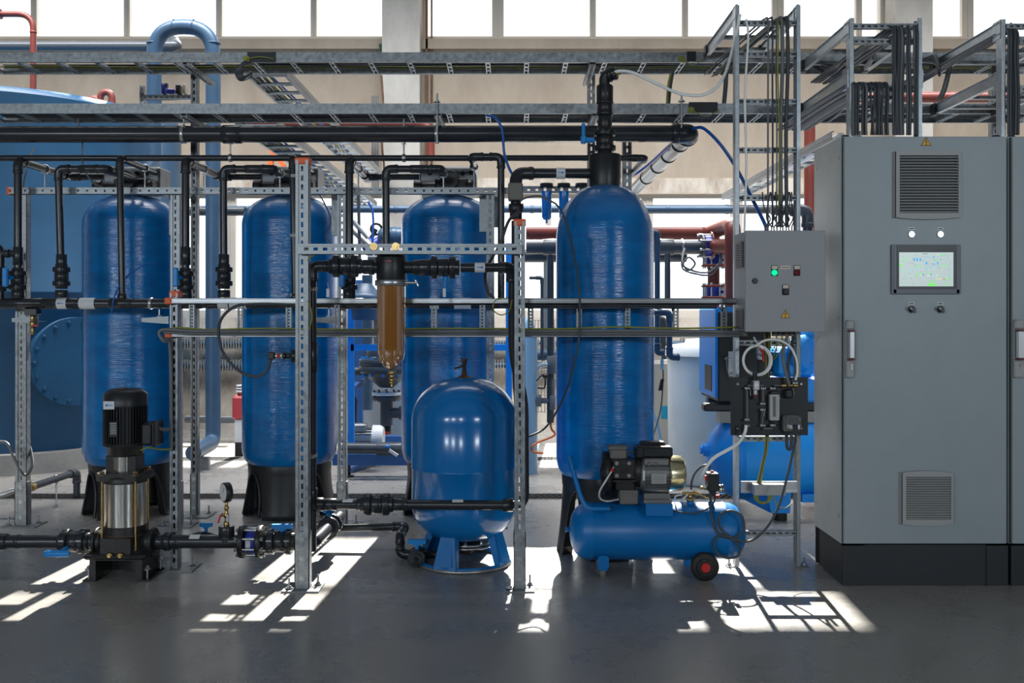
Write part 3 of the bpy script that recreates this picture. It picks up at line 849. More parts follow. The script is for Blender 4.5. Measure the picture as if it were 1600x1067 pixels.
# big grey steel vessel behind
m = MB(); m.lathe((X(625, 9.6), 9.75, 0.02), (0,0,1), [(0, 0.50), (1.15, 0.50), (1.25, 0.44), (1.3, 0.2)], 48)
solo('steel_vessel', m, mat('satin_grey_vessel', (0.30,0.36,0.42), 0.35, 0.4), 'wide grey steel vessel behind the blue frame', 'vessel')
m = MB()
for px in (553, 590): m.cyl((X(px, 9.0), 9.0, 0), (X(px, 9.0), 9.0, 1.55), 0.05, 20)
solo('membrane_housing', MB().cyl((X(553, 9.0), 9.0, 0), (X(553, 9.0), 9.0, 1.55), 0.055, 20), G['alu'], 'slim bright upright tube just right of the bright blue frame post', 'pipe')
def hopper():
    D = 8.3
    t = thing('flanged_filter', 'black flanged filter cone with a white gasket ring behind the amber bowl', 'filter', (X(603,D), D, 0.5))
    cx = X(604, D); s = S(D)
    def z(py): return Z(py, D)
    m = MB(); m.lathe((cx, D, z(556)), (0,0,1), [(0, 0.17), (0.05, 0.17), (0.09, 0.15), (0.11, 0.12), (0.40, 0.12)], 32); part('upper_body', m, G['pvcg'], t)
    m = MB(); m.prof((cx, D, z(582)), (0,0,1), [(0, 0.06, 0.235), (0.065, 0.12, 0.235)], 36); part('flange', m, G['pvcg'], t)
    m = MB(); flange_bolts(m, (cx, D, z(572)), (0,0,1), 0.21, 0.16, 12, 0.015); part('flange_bolts', m, G['sky'], t)
    m = MB(); m.lathe((cx, D, z(605)), (0,0,1), [(0, 0.055), (0.0, 0.06), (z(582)-z(605), 0.21)], 32); part('cone', m, G['pvcg'], t)
    m = MB(); m.prof((cx, D, z(617)), (0,0,1), [(0, 0.028, 0.125)], 32); part('gasket', m, G['white'], t)
    m = MB(); m.prof((cx, D, z(625)), (0,0,1), [(0, 0.035, 0.125)], 32); flange_bolts(m, (cx, D, z(618)), (0,0,1), 0.11, 0.09, 10, 0.011); part('lower_flange', m, G['pvcg'], t)
    m = MB(); m.lathe((cx, D, z(664)), (0,0,1), [(0, 0.055), (0.26, 0.055)], 24); m.cyl((cx, D, z(645)), (cx+0.18, D, z(645)), 0.045, 20); m.cyl((cx+0.11, D, z(645)), (cx+0.2, D, z(645)), 0.06, 20); part('tee', m, G['pvcg'], t)
    m = MB(); m.prof((cx, D, z(678)), (0,0,1), [(0, 0.07, 0.04)], 16); part('valve', m, G['black'], t)
    m = MB(); m.bev(cx-0.06, cx+0.03, D-0.08, D-0.05, z(677), z(673), 0.006); part('valve_handle', m, G['redp'], t)
    m = MB(); m.cyl(P(541, 580, D), P(575, 580, D), 0.035, 16); part('inlet_pipe', m, G['pvcg'], t)
hopper()
def pump_motor():
    D = 8.1
    t = thing('skid_pump_motor', 'small light grey electric motor lying on the blue frame behind', 'motor', (X(580,D), D, 0.35))
    m = MB(); m.lathe(P(552, 686, D), (1,0,0), [(0, 0.085), (0.17, 0.085)], 24)
    for k in range(10): m.lathe(P(552, 686, D), (1,0,0), [(0, 0.09), (0.165, 0.09)], 6) if False else m.obox(P(567, 686, D)+Vector((0,-math.sin(R(k*18))*0.088, math.cos(R(k*18))*0.088)), ((1,0,0),(0,math.cos(R(k*18)),math.sin(R(k*18))),(0,-math.sin(R(k*18)),math.cos(R(k*18)))), (0.16,0.006,0.02))
    part('body', m, G['alu'], t)
    m = MB(); m.lathe(P(583, 684, D), (1,0,0), [(0, 0.11), (0.06, 0.11), (0.09, 0.09)], 24); part('fan_cover', m, G['white'], t)
    m = MB(); m.bev(X(550,D), X(574,D), D-0.08, D+0.04, Z(674,D), Z(661,D), 0.012); part('terminal_box', m, G['alu'], t)
pump_motor()
t = thing('floor_pipe', 'thick dark grey pipe with sample taps low across the blue frame', 'pipe', P(590, 712, 7.7))
run(t, [P(535, 700, 7.7), P(650, 701, 7.7)], 0.045, 'pvcg', seg=20)
m = MB(); sleeve(m, P(618, 701, 7.7), (1,0,0), 0.30, 0.053); part('coupling', m, G['pvcg'], t)
m = MB(); m.bev(X(602,7.6), X(609,7.6), 7.60, 7.64, Z(701,7.6), Z(696,7.6), 0.006); part('tap_handle', m, G['arrow'], t)
m = MB(); m.strip(P(608, 703, 7.6), P(621, 712, 7.6), (0,1,0), 0.022, 0.02); part('tag_plate', m, G['white'], t)
vpipe(554, 620, 700, 8.5, 0.022, 'thin black riser with an elbow beside the bright blue frame post', 'pvc', -12)
vpipe(574, 430, 640, 8.8, 0.05, 'dark blue-grey riser behind the bright blue frame', 'pipeb')
# dark multiport dome and blue valve seen above
m = MB(); m.lathe(P(570, 500, 7.9), (0,0,1), [(0, 0.13), (0.10, 0.14), (0.16, 0.16), (0.2, 0.16), (0.22, 0.12), (0.30, 0.06)], 28)
solo('strainer_dome', m, G['pipeb'], 'dark blue domed strainer cover behind and left of the amber bowl', 'strainer')
t = thing('grey_pipe', 'glossy grey-blue pipe stub with rounded cap behind the third riser', 'pipe', P(605, 372, 8.6))
m = MB(); m.lathe(P(591, 370, 8.6), (1,0,0), [(0, 0.05), (0.02, 0.075), (0.05, 0.085), (0.24, 0.085)], 24); part('pipe', m, G['pipeb'], t)
m = MB(); sleeve(m, P(616, 370, 8.6), (1,0,0), 0.05, 0.092); part('coupling', m, G['pipeb'], t)
t = thing('gate_valve', 'cobalt blue cast valve by the window between the second and third tall tanks', 'valve', P(575, 385, 8.9))
m = MB(); m.lathe(P(568, 390, 8.9), Vector((1,0,0.5)), [(0, 0.06), (0.03, 0.085), (0.10, 0.085), (0.12, 0.05), (0.2, 0.05)], 20); part('body', m, G['cobalt'], t)
m = MB(); m.torus(P(588, 358, 8.9), (0,1,0.2), 0.05, 0.012); m.cyl(P(580, 372, 8.9), P(588, 358, 8.9), 0.02, 10); part('handwheel', m, G['black'], t)
t = thing('red_pump', 'small red cast iron pump low by the wall left of the second tall tank', 'pump', P(378, 690, 9.0))
m = MB(); D = 9.0; m.bev(X(365,D), X(384,D), D-0.06, D+0.08, Z(655,D), Z(618,D), 0.02); m.cyl(P(376, 602, D), P(376, 620, D), 0.03, 14); part('body', m, mat('faded_red_cast_iron', (0.5,0.06,0.07), 0.45), t)
m = MB(); m.prof(P(376, 613, D), (0,0,1), [(0, 0.02, 0.042), (0.03, 0.045, 0.042), (0.055, 0.07, 0.042)], 16); part('flange', m, G['white'], t)
m = MB(); m.box(X(369,D), X(382,D), D-0.05, D+0.05, 0.13, Z(655,D)); part('bracket', m, G['white'], t)
m = MB(); m.box(X(370,D), X(384,D), D-0.06, D+0.06, 0, 0.13); part('foot', m, G['black'], t)

# ------------------------------------------------------------------ milky plastic brine tank and cream container
def brine():
    D = 7.6; cx = X(1104, D); r = 0.30
    t = thing('brine_tank', 'milky white plastic tank with a lid right of the tallest blue tank', 'tank', (cx, D, 0))
    m = MB(); m.lathe((cx, D, 0), (0,0,1), [(0, r-0.02), (0.03, r), (0.98, r+0.006), (1.0, r+0.006)], 48); part('body', m, G['poly'], t)
    m = MB(); m.lathe((cx, D, 1.0), (0,0,1), [(0, r+0.025), (0.07, r+0.02), (0.085, r-0.02), (0.10, 0.17), (0.13, 0.165), (0.14, 0.0)], 48, True, False); part('lid', m, G['poly'], t)
    cx = X(1026, 8.1); D = 8.1
    t = thing('chemical_container', 'cream plastic container with a blue label between tank and brine tank', 'container', (cx, D, 0))
    m = MB(); m.bev(cx-0.10, cx+0.125, D-0.12, D+0.12, 0, Z(562, D), 0.03); m.cyl((cx, D, Z(562,D)), (cx, D, Z(550,D)), 0.04, 16); part('body', m, G['cream'], t)
    m = MB(); m.box(cx+0.02, cx+0.11, D-0.122, D-0.120, Z(652,D), Z(632,D)); part('label', m, mat('turquoise_label', (0.02,0.38,0.60), 0.5), t)
    t = thing('level_sensor_cable', 'thin dark cable with a black float hanging by the cream container', 'cable', P(1032, 600, 7.5))
    m = MB(); m.tube(spl([P(1035, 556, 7.5), P(1036, 590, 7.5), P(1032, 640, 7.5), P(1018, 690, 7.4)]), 0.005, 6); part('cable', m, G['cable'], t)
    m = MB(); m.strip(P(1035, 592, 7.5), P(1031, 610, 7.5), (1,0,0), 0.03, 0.025); part('float', m, G['black'], t)
    m = MB(); m.box(X(1032,7.48), X(1037,7.48), 7.48, 7.485, Z(577,7.5), Z(560,7.5)); part('tag', m, mat('pale_blue_tag', (0.3,0.55,0.7), 0.5), t)
    t = thing('clear_hose', 'pale blue clear hose curving down beside the cream container', 'hose', P(1030, 690, 7.7))
    m = MB(); m.tube(spl([P(1019, 640, 7.7), P(1028, 665, 7.7), P(1034, 700, 7.7), P(1034, 720, 7.7)]), 0.016, 10); part('hose', m, mat('pale_blue_hose', (0.35,0.55,0.75), 0.25), t)
brine()

# ------------------------------------------------------------------ blue screw compressor on its receiver
def screw_comp():
    t = thing('screw_compressor', 'bright blue and black screw compressor on a big blue receiver', 'compressor', (2.0, 6.4, 0))
    x0 = X(1122, 6.3); x1 = X(1204, 6.3); y0, y1 = 6.3, 6.88; z0, z1 = Z(628, 6.3), 1.37
    m = MB(); m.bev(x0-0.012, x0+0.03, y0+0.02, y1, z0+0.02, z1, 0.012); m.box(x0, x1, y0+0.01, y1, z1-0.03, z1+0.005)
    side = part('side_panel', m, G['sky'], t)
    m = MB(); m.box(x0-0.016, x0-0.013, y0+0.14, y0+0.36, z0+0.06, z0+0.23); part('air_intake', m, G['black'], t)
    m = MB(); m.bev(x0+0.002, x1, y0, y1-0.01, z0, z1-0.03, 0.008); part('front_panel', m, G['plinth'], t)
    m = MB()
    for i in range(11):
        for j in range(4): m.cyl((x0+0.13+i*0.024+(j%2)*0.012, y0-0.003, Z(533,6.3)-j*0.02), (x0+0.13+i*0.024+(j%2)*0.012, y0+0.002, Z(533,6.3)-j*0.02), 0.006, 6)
    part('vent_holes', m, G['rubber'], t)
    m = MB(); m.box(X(1138,6.3), X(1151.5,6.3), y0-0.003, y0, Z(588,6.3), Z(549,6.3)); m.m = 1
    m.box(X(1138,6.3), X(1151.5,6.3), y0-0.0035, y0-0.003, Z(559.5,6.3), Z(559,6.3))
    for k in range(5): m.box(X(1141,6.3), X(1148,6.3), y0-0.0035, y0-0.003, Z(564+k*3,6.3)-0.001, Z(564+k*3,6.3)+0.001)
    for k in range(6): m.box(X(1140.5+k*1.6,6.3), X(1141.3+k*1.6,6.3), y0-0.0035, y0-0.003, Z(586,6.3), Z(581,6.3))
    part('data_plate', m, (G['sticker'], G['plinth']), t)
    m = MB(); m.prof((X(1134,6.3), y0-0.02, Z(560,6.3)), (0,1,0), [(0, 0.02, 0.014)], 12); m.tube(spl([(X(1134,6.3), y0-0.02, Z(560,6.3)), (X(1134.5,6.3), y0-0.03, Z(575,6.3)), (X(1139,6.3), y0-0.01, Z(590,6.3))]), 0.005, 6); part('cable_socket', m, G['grey'], t)
    m = MB(); m.bev(X(1092,6.5), x1+0.35, y0+0.02, y0+0.12, z0-0.065, z0-0.012, 0.01); m.bev(X(1110,6.7), x1+0.35, y1-0.12, y1-0.02, z0-0.065, z0-0.012, 0.01); part('mounting_beam', m, G['plinth'], t)
    m = MB(); m.box(X(1123,6.35), X(1146,6.35), 6.32, 6.42, z0-0.14, z0-0.065); m.box(X(1255,6.35), X(1285,6.35), 6.32, 6.42, z0-0.14, z0-0.065); part('tank_lug', m, G['grey'], t)
    # receiver, axis along x
    D = 6.42; zc = Z(714, D); r = 0.262; xa = X(1104, D)+0.0
    m = MB(); m.lathe((xa, D, zc), (1,0,0), [(0.0, 0.0), (0.01, r*0.34), (0.04, r*0.62), (0.09, r*0.86), (0.16, r*0.985), (0.20, r), (0.202, r+0.004), (0.212, r+0.004), (0.215, r), (1.25, r), (1.32, r*0.95), (1.42, r*0.62), (1.45, 0)], 48, True, False); part('receiver_tank', m, G['sky'], t)
    m = MB(); m.prof((xa-0.045, D, zc-0.01+0.06), (1,0,0), [(0, 0.03, 0.028), (0.02, 0.08, 0.045)], 8); part('drain_plug', m, G['sky'], t)
    for fx in (X(1215, 6.2), X(1215, 6.2)+0.75):
        m = MB(); m.prism([(fx-0.09, D-0.22, zc-r*0.45), (fx+0.09, D-0.22, zc-r*0.45), (fx+0.075, D-0.24, 0.045), (fx-0.045, D-0.24, 0.045)], (0, 0.03, 0)); m.prism([(fx-0.05, D-0.22, 0.045), (fx-0.27, D+0.14, 0.13), (fx-0.24, D+0.16, 0.20), (fx-0.06, D-0.20, 0.16)], (0.02, 0, 0.01)); part('leg', m, G['sky'], t)
        m = MB(); m.cyl((fx+0.015, D-0.22, 0), (fx+0.015, D-0.22, 0.045), 0.045, 20); part('rubber_foot', m, G['rubber'], t)
    m = MB(); m.box(X(1255,6.2), X(1255,6.2)+0.5, D-0.2, D-0.15, Z(786,6.2), Z(773,6.2)); part('base_rail', m, G['sky'], t)
    # blue airend and motor on top, right
    D = 6.5
    m = MB(); m.bev(X(1204,D), X(1243,D), D-0.1, D+0.25, Z(588,D), Z(543,D), 0.03); part('motor_housing', m, G['sky'], t)
    m = MB(); m.lathe(P(1236, 552, D), (0.6,-0.6,0), [(0, 0.05), (0.03, 0.115), (0.10, 0.13), (0.13, 0.10)], 24); m.bev(X(1238,D), X(1270,D), D-0.08, D+0.2, Z(590,D), Z(560,D), 0.03); m.lathe(P(1246, 528, D), (1,0,0), [(0, 0.06), (0.2, 0.06)], 20)
    m.lathe(P(1268, 545, D), (0,0,1), [(0, 0.04), (0.2, 0.04)], 16)
    part('airend', m, G['sky'], t)
    m = MB(); m.box(X(1204,D), X(1290,D), D-0.12, D+0.3, Z(640,D), Z(592,D)); part('cooler_box', m, G['sky'], t)
    t = thing('ball_valve', 'brass ball valve with a red lever inside the coiled white hose', 'valve', P(1187, 600, 6.1))
    m = MB(); m.prof(P(1187, 562, 6.1), (0,0,1), [(0, 0.035, 0.018), (0.035, 0.07, 0.022), (0.07, 0.11, 0.016)], 14); part('body', m, G['zinc'], t)
    m = MB(); m.cyl(P(1187, 600, 6.1), P(1187, 562, 6.1), 0.018, 14); part('hose', m, G['rubber'], t)
    m = MB(); m.tube(spl([P(1187, 545, 6.06), P(1191, 547, 6.06), P(1193, 565, 6.06)], 4), 0.008, 8); part('lever', m, G['redp'], t)
screw_comp()
# ------------------------------------------------------------------ tall fibreglass tanks
def frp_tank(cx, D, r, zb, zt, zsh, label, neck=False):
    t = thing('pressure_tank', label, 'tank', (cx, D, 0), 'tall fibreglass tanks')
    m = MB(); pr = []
    hb = 0.11
    for k in range(7):
        a = PI/2*k/6; pr.append((zb + hb*(1-math.cos(a)), r*(0.80+0.20*math.sin(a))))
    n = 14
    for k in range(n+1):
        a = PI/2*k/n; pr.append((zsh + (zt-zsh)*math.sin(a), max(0.03, r*math.cos(a)**0.85)))
    m.lathe((cx, D, 0), (0,0,1), pr, 72)
    part('vessel', m, G['frp'], t)
    # black moulded stand with arched openings and flared feet
    m = MB(); N = 96; rt = r*0.86; hz = zb+0.035
    def zlow(a):
        q = abs(((a - PI/4*1) / (PI/2)) % 1 - 0.5)*2   # 0 at the middle of an arch, 1 on a foot... shifted
        q = abs((((a+PI/2) / (PI/2)) % 1) - 0.5)*2      # 1 on feet at 0, 90, 180, 270 degrees
        ww = (1-q)/0.60
        return 0.0 if ww < 0.28/0.60*1 and False else (0.0 if q > 0.42 else hz*0.80*math.sqrt(max(0, 1-(q/0.42)**2)))
    rows = 10; b0 = len(m.v)
    for side in (0, 1):
        for i in range(N):
            a = 2*PI*i/N; zl = zlow(a)
            for j in range(rows+1):
                z = hz - (hz-zl)*j/rows
                fl_ = (1-z/hz)**2*0.06
                rr = rt + fl_*0.6 - ((0.012 + 0.055*(1-z/hz)) if side else 0)
                m.v.append(Vector((cx+rr*math.cos(a), D+rr*math.sin(a), z)))
    L0 = N*(rows+1)
    for i in range(N):
        i2 = (i+1) % N
        for j in range(rows):
            q = [b0+i*(rows+1)+j, b0+i2*(rows+1)+j, b0+i2*(rows+1)+j+1, b0+i*(rows+1)+j+1]
            m.face(q[::-1], True); m.face([x+L0 for x in q], True)
        q = [b0+i*(rows+1)+rows, b0+i2*(rows+1)+rows, b0+L0+i2*(rows+1)+rows, b0+L0+i*(rows+1)+rows]
        m.face(q)
    # moulded rim along each arch
    for f in range(4):
        pts = []
        for k in range(25):
            a = PI/4*0 + PI/2*f + PI/4 + (k/24-0.5)*(PI/2*0.42)
            zl = zlow(a); fl_ = (1-zl/hz)**2*0.06; rr = rt+fl_*0.6+0.004
            pts.append((cx+rr*math.cos(a), D+rr*math.sin(a), max(0.01, zl)))
        m.tube(pts, 0.009, 8)
    m.lathe((cx, D, zb-0.05), (0,0,1), [(0, rt+0.004), (0.07, rt+0.008), (0.085, rt)], 64)
    part('stand', m, G['black'], t)
    if neck: return t
    # control valve head on top
    zc = zt
    h = MB(); h.bev(cx-0.19, cx+0.19, D-0.02, D+0.20, zc+0.01, zc+0.19, 0.012)
    ho = part('valve_housing', h, G['galv2'], t)
    h = MB()
    for k, (dx, dz) in enumerate(((-0.02, .145), (0.04, .145), (0.10, .145), (-0.12, .145), (0.155, .15))): h.prof((cx+dx, D-0.026, zc+dz), (0,1,0), [(0, 0.01, 0.016)], 14)
    part('port_hole', h, G['rubber'], ho)
    h = MB(); h.prof((cx, D-0.04, zc-0.02), (0,0,1), [(0, 0.05, 0.085), (0.05, 0.13, 0.07)], 24)
    h.prof((cx+0.02, D-0.16, zc+0.085), (0,1,0), [(0, 0.025, 0.062), (0.025, 0.16, 0.05)], 24)
    h.prof((cx-0.22, D-0.08, zc+0.045), (1,0,0), [(0, 0.05, 0.045), (0.05, 0.34, 0.032), (0.34, 0.40, 0.045)], 20)
    h.bev(cx-0.08, cx+0.14, D-0.12, D-0.02, zc+0.0, zc+0.10, 0.01)
    part('valve_body', h, G['cast'], t)
    return t
DT = 6.45
TX = (X(207, DT), X(453, DT), X(700, DT))
for i, x in enumerate(TX):
    frp_tank(x, DT, 0.312, Z(722, DT), Z(305, DT), Z(352, DT), ('tall blue fibreglass tank standing behind the vertical multistage pump', 'tall blue fibreglass tank with a looped black sensor cable hanging in front of it', 'tall blue fibreglass tank directly behind the amber filter bowl and squat blue tank')[i])
D4 = 5.4; X4 = X(945, D4)
t4 = frp_tank(X4, D4, 0.274, Z(742, D4), Z(288, D4), Z(378, D4), 'wide tall blue tank behind the wheeled compressor with a black pipe stack on top', True)
t = thing('tank_top_fitting', 'black pipe stack with blue valve handle rising from the nearest tall tank', 'pipe fitting', (X4, D4, Z(290, D4)))
D = D4
m = MB(); m.lathe((X4, D, Z(292,D)), (0,0,1), [(0, 0.088), (0.01, 0.09), (Z(242,D)-Z(292,D)-0.006, 0.09), (Z(242,D)-Z(292,D), 0.086)], 32); part('neck', m, G['black'], t)
m = MB(); m.cyl((X4, D, Z(243,D)), (X4, D, Z(235,D)), 0.035, 16); union(m, (X4, D, Z(220,D)), (0,0,1), 0.034, 0.15); part('ball_valve', m, G['black'], t)
m = MB(); q = Vector((X4-0.06, D, Z(219,D))); m.cyl(q, q-Vector((0.05,0,0)), 0.016, 10); m.bev(q.x-0.075, q.x-0.045, D-0.02, D+0.02, q.z-0.02, q.z+0.025, 0.006); m.bev(q.x-0.07, q.x-0.05, D-0.012, D+0.012, q.z+0.02, q.z+0.095, 0.005); part('handle', m, G['handle'], t)
m = MB(); z0 = Z(200, D)
m.prof((X4, D, z0), (0,0,1), [(-0.01, 0.07, 0.040), (0.07, 0.09, 0.047), (0.09, 0.14, 0.043), (0.135, 0.15, 0.049), (0.15, 0.24, 0.043)], 20)
for k in range(8):
    a = 2*PI*k/8; m.obox((X4+math.cos(a)*0.044, D+math.sin(a)*0.044, z0+0.19), ((math.cos(a),math.sin(a),0),(-math.sin(a),math.cos(a),0),(0,0,1)), (0.004,0.01,0.09))
part('coupling', m, G['black'], t)
m = MB(); m.tube(bend([(X4-0.002, D, Z(134,D)), (X4-0.002, D, Z(118,D)), (X4+0.06, D-0.03, Z(115,D))], 0.04, 6), 0.030, 14); m.prof((X4+0.02, D-0.01, Z(118,D)), (1,-0.4,0.0), [(0, 0.02, 0.04), (0.02, 0.05, 0.032)], 16); part('elbow', m, G['black'], t)
m = MB(); m.prof((X4+0.055, D-0.03, Z(116,D)), (1,0,0), [(0, 0.022, 0.018), (0.022, 0.035, 0.011)], 12); part('hose_tail', m, G['brass'], t)

# ------------------------------------------------------------------ slotted posts and rails
def post(px, D, ztop, label, w=0.06, foot=True, plate=(0.22, 0.17), cap=False, group='slotted steel posts', shoe=0.28, front=(0,-1,0), pitch=0.045, extra=0.0, mt='galv', pd=0.06, deep=0.05, offs=0.0):
    x = X(px, D); t = thing('slotted_post', label, 'post', (x, D, 0), group)
    m = MB(); strut(m, (x, D, 0.008), (x, D, ztop), front, w, deep, pitch); part('channel', m, G[mt], t)
    if extra:
        m = MB(); strut(m, (x+w+0.001, D+0.02, 0.008), (x+w+0.001, D+0.02, ztop), (1,0,0), 0.041, 0.041, 0.05, 0.024); part('side_channel', m, G['galv2'], t)
    if shoe:
        m = MB(); m.box(x-w/2-0.004, x+w/2+0.004, D-0.005, D-0.001, 0.008, shoe); m.box(x-w/2-0.004, x-w/2, D-0.005, D+deep, 0.008, shoe); m.box(x+w/2, x+w/2+0.004, D-0.005, D+deep, 0.008, shoe)
        s_ = part('shoe', m, G['galv'], t)
        b = MB()
        for z in (shoe*0.2, shoe*0.55, shoe*0.88): hexbolt(b, (x, D-0.005, z), (0,-1,0), 0.007, 0.006)
        part('bolt', b, G['zinc'], s_)
    if foot: base_plate(t, x, D+0.03, plate[0], plate[1], ((-plate[0]*0.34, -0.035), (plate[0]*0.36, 0.03)))
    if cap:
        m = MB(); m.bev(x-w/2-0.004, x+w/2+0.004, D-0.006, D+deep+0.004, ztop-0.02, ztop+0.012, 0.004); part('end_cap', m, G['orange'], t)
    return t
DM = 6.0
ztm = Z(303, DM)
post(33, DM, ztm, 'leftmost slotted post, in front of the very large dull blue tank', w=0.07, extra=0)
post(274, DM, ztm, 'slotted post right beside the leftmost tall tank, reaching the perforated top rail', w=0.06)
post(534, DM, ztm, 'slotted post right of the second tall tank with bright light along its holes', w=0.055)
post(766, DM, ztm, 'slotted post in front of the right edge of the third tall tank', w=0.05)
post(272, 4.99, Z(458, 4.99), 'shorter slotted post with orange cap at waist-high rail, right of the pump', w=0.042, cap=True, shoe=0)
post(472, 4.62, Z(250, 4.62), 'tall front slotted post with an orange cap at its top', w=0.064, cap=True, plate=(0.18, 0.16))
post(812, 4.62, Z(346, 4.62), 'front slotted post in front of the squat blue tank with an orange cap', w=0.052, cap=True, plate=(0.14, 0.16))
post(303, 6.3, Z(84, 6.3), 'very tall rear post with rusty foot carrying the upper cable trays, left part', w=0.041, cap=False, plate=(0.22, 0.2), mt='galv2')
post(924, 6.42, Z(97, 6.42), 'very tall rear post behind the black pipe stack of the nearest tank', w=0.05, shoe=0)
post(980, 6.42, Z(218, 6.42), 'rear post just right of the nearest tall tank neck', w=0.06, shoe=0)
post(1556, 6.3, Z(98, 6.3), 'rear post above the right end of the grey cabinets', w=0.05, shoe=0)
def rail(a, b, label, w=0.041, capL=False, capR=False, **k):
    t = thing('slotted_rail', label, 'rail', (Vector(a)+Vector(b))/2, 'slotted steel rails')
    m = MB(); strut(m, a, b, (0,-1,0), w, k.get('d', 0.041), k.get('pitch', 0.05), k.get('sl', 0.024), k.get('sw', 0.012)); part('channel', m, G['galv'], t)
    for f, p in ((capL, a), (capR, b)):
        if f: 
            p = Vector(p); m = MB(); m.bev(p.x-0.015, p.x+0.012, p.y-0.006, p.y+0.046, p.z-w/2-0.004, p.z+w/2+0.004, 0.004); part('end_cap', m, G['orange'], t)
    return t
rail(P(14, 298, DM-0.045), P(812, 298, DM-0.045), 'long perforated rail just above the tall tanks, orange cap at left', capL=True, sl=0.012, sw=0.012, pitch=0.055)
rail(P(466, 389, 4.565), P(816, 389, 4.565), 'slotted crossbar bolted between the two front posts above the amber filter', w=0.05, d=0.04, pitch=0.045, sl=0.022, sw=0.014)
m = MB(); m.strip(P(1010, 296, 6.3), P(815, 296, 6.3), (0,0,1), 0.04, 0.04)
# brackets that carry the black header pipe
for px, lab in ((45, 'small bracket arm under the black header pipe at the leftmost post'), (247, 'small bracket arm left of the orange-capped waist rail'), (512, 'small bracket arm under the header pipe right of the front post')):
    D = 5.9; t = thing('bracket_arm', lab, 'bracket', P(px, 500, D), 'bracket arms')
    x0, x1 = X(px-24, D), X(px+18, D)
    m = MB(); m.box(x0, x1, D-0.02, D+0.09, Z(503,D), Z(502,D)); m.prism([(x0, D-0.021, Z(503,D)), (x1, D-0.021, Z(506,D)), (x1, D-0.021, Z(494,D)), (x0, D-0.021, Z(497,D))], (0, 0.003, 0)); part('arm', m, G['galv'], t)
    m = MB(); m.cyl(P(px+2, 497, D), P(px+2, 480, D), 0.006, 8); hexbolt(m, P(px+2, 495, D), (0,0,1), 0.012, 0.01); part('threaded_rod', m, G['zinc'], t)

# ladder lying on its edge between the front posts and the wall box
def side_ladder():
    D = 4.95
    t = thing('cable_ladder', 'long cable ladder on edge at waist height running into the small wall box', 'cable ladder', P(700, 524, D))
    x0, x1 = X(266, D), X(1150, D)
    for py in (470, 522.5):
        z = Z(py, D); m = MB()
        m.box(x0, x1, D, D+0.045, z-0.014, z-0.011); m.box(x0, x1, D, D+0.045, z+0.011, z+0.014); m.box(x0, x1, D+0.042, D+0.045, z-0.011, z+0.011)
        m.box(x0, x1, D, D+0.003, z-0.014, z-0.007); m.box(x0, x1, D, D+0.003, z+0.007, z+0.014); m.box(x0, x1, D+0.003, D+0.02, z-0.004, z+0.004)
        part('side_rail', m, G['zinc'], t)
        m = MB(); m.bev(x0-0.03, x0+0.006, D-0.004, D+0.05, z-0.017, z+0.017, 0.004); part('end_cap', m, G['orange'], t)
    px = 300.0
    while px < 1140:
        m = MB(); strut(m, P(px, 518, D+0.046), P(px, 476, D+0.046), (0,-1,0), 0.03, 0.015, 0.017, 0.009, 0.009, 0.002, False); part('rung', m, G['galv'], t); px += 75.6
side_ladder()
t = thing('power_cable', 'grey power cable along the lower rail of the waist-high ladder, bent back at one end', 'cable', P(700, 517, 4.93))
m = MB(); pts = [P(1160, 519, 4.93), P(1000, 517, 4.93), P(700, 518, 4.93), P(400, 518, 4.93), P(300, 517, 4.93), P(256, 515, 4.93), P(249, 522, 4.93), P(256, 533, 4.93), P(266, 545, 4.97), P(268, 700, 4.97)]
m.tube(spl(pts, 6), 0.009, 10); m.tube(spl([p+Vector((0,0.0,-0.014)) for p in pts[:6]], 6), 0.006, 8); part('cable', m, G['cableg'], t)
t = thing('earth_cable', 'yellow-green earth cable strung through the waist-high ladder', 'cable', P(700, 515, 4.92))
m = MB(); m.tube(spl([P(1160, 511, 4.94), P(1060, 513, 4.94), P(960, 511, 4.94), P(860, 514, 4.94), P(700, 513, 4.94), P(560, 515, 4.94), P(420, 513, 4.94), P(330, 515, 4.94), P(276, 512, 4.94), P(268, 520, 4.93)], 6), 0.0045, 8); part('cable', m, G['cabley'], t)
t = thing('cable_bundle', 'black cables lying behind the upper rail of the waist-high ladder', 'cable', P(900, 477, 4.99))
m = MB()
for k in range(5): m.tube(spl([P(px, 473+k*1.9+random.uniform(-1, 1), 4.98+0.008*(k%2)) for px in range(430 if k < 2 else 820, 1165, 60)], 5), 0.0055, 8)
part('cable', m, G['cable'], t)
m = MB()
for px in (826, 903, 976, 1051, 1128): m.torus(P(px, 478, 4.985), (1,0,0), 0.026, 0.003, 14, 6)
part('cable_tie', m, G['rubber'], t)

# ------------------------------------------------------------------ black header pipes
t = thing('header_pipe', 'thick black overhead pipe running the full width below the cable trays', 'pipe', P(500, 210, 5.9))
D = 5.9; r = 0.051
run(t, [P(-60, 210, D), P(1078, 209, D), P(1078, 209, D)+Vector((0, 3.1, 0))], r, 'pvc', elbows=False, rad=0.09, seg=28)
m = MB(); sleeve(m, P(363, 210, D), (1,0,0), 0.115, 0.057); part('coupling', m, G['pvc'], t)
pts = [P(900, 209, D), P(1078, 209, D), P(1078, 209, D)+Vector((0, 1, 0))]
elbow_part(t, pts, 1, r, 'pvc', 0.10, 0.11)
for px in (287, 683): clamp(t, P(px, 210, D), (1,0,0), r+0.001, P(px, 165, D))
for yy in (0.35, 0.8, 1.3, 1.9):
    m = MB(); sleeve(m, P(1078, 209, D)+Vector((0, yy, 0)), (0,1,0), 0.02, r+0.006); part('pipe_clamp', m, G['black'], t)
t = thing('header_pipe', 'thin black overhead pipe running parallel under the thick one', 'pipe', P(500, 247, D))
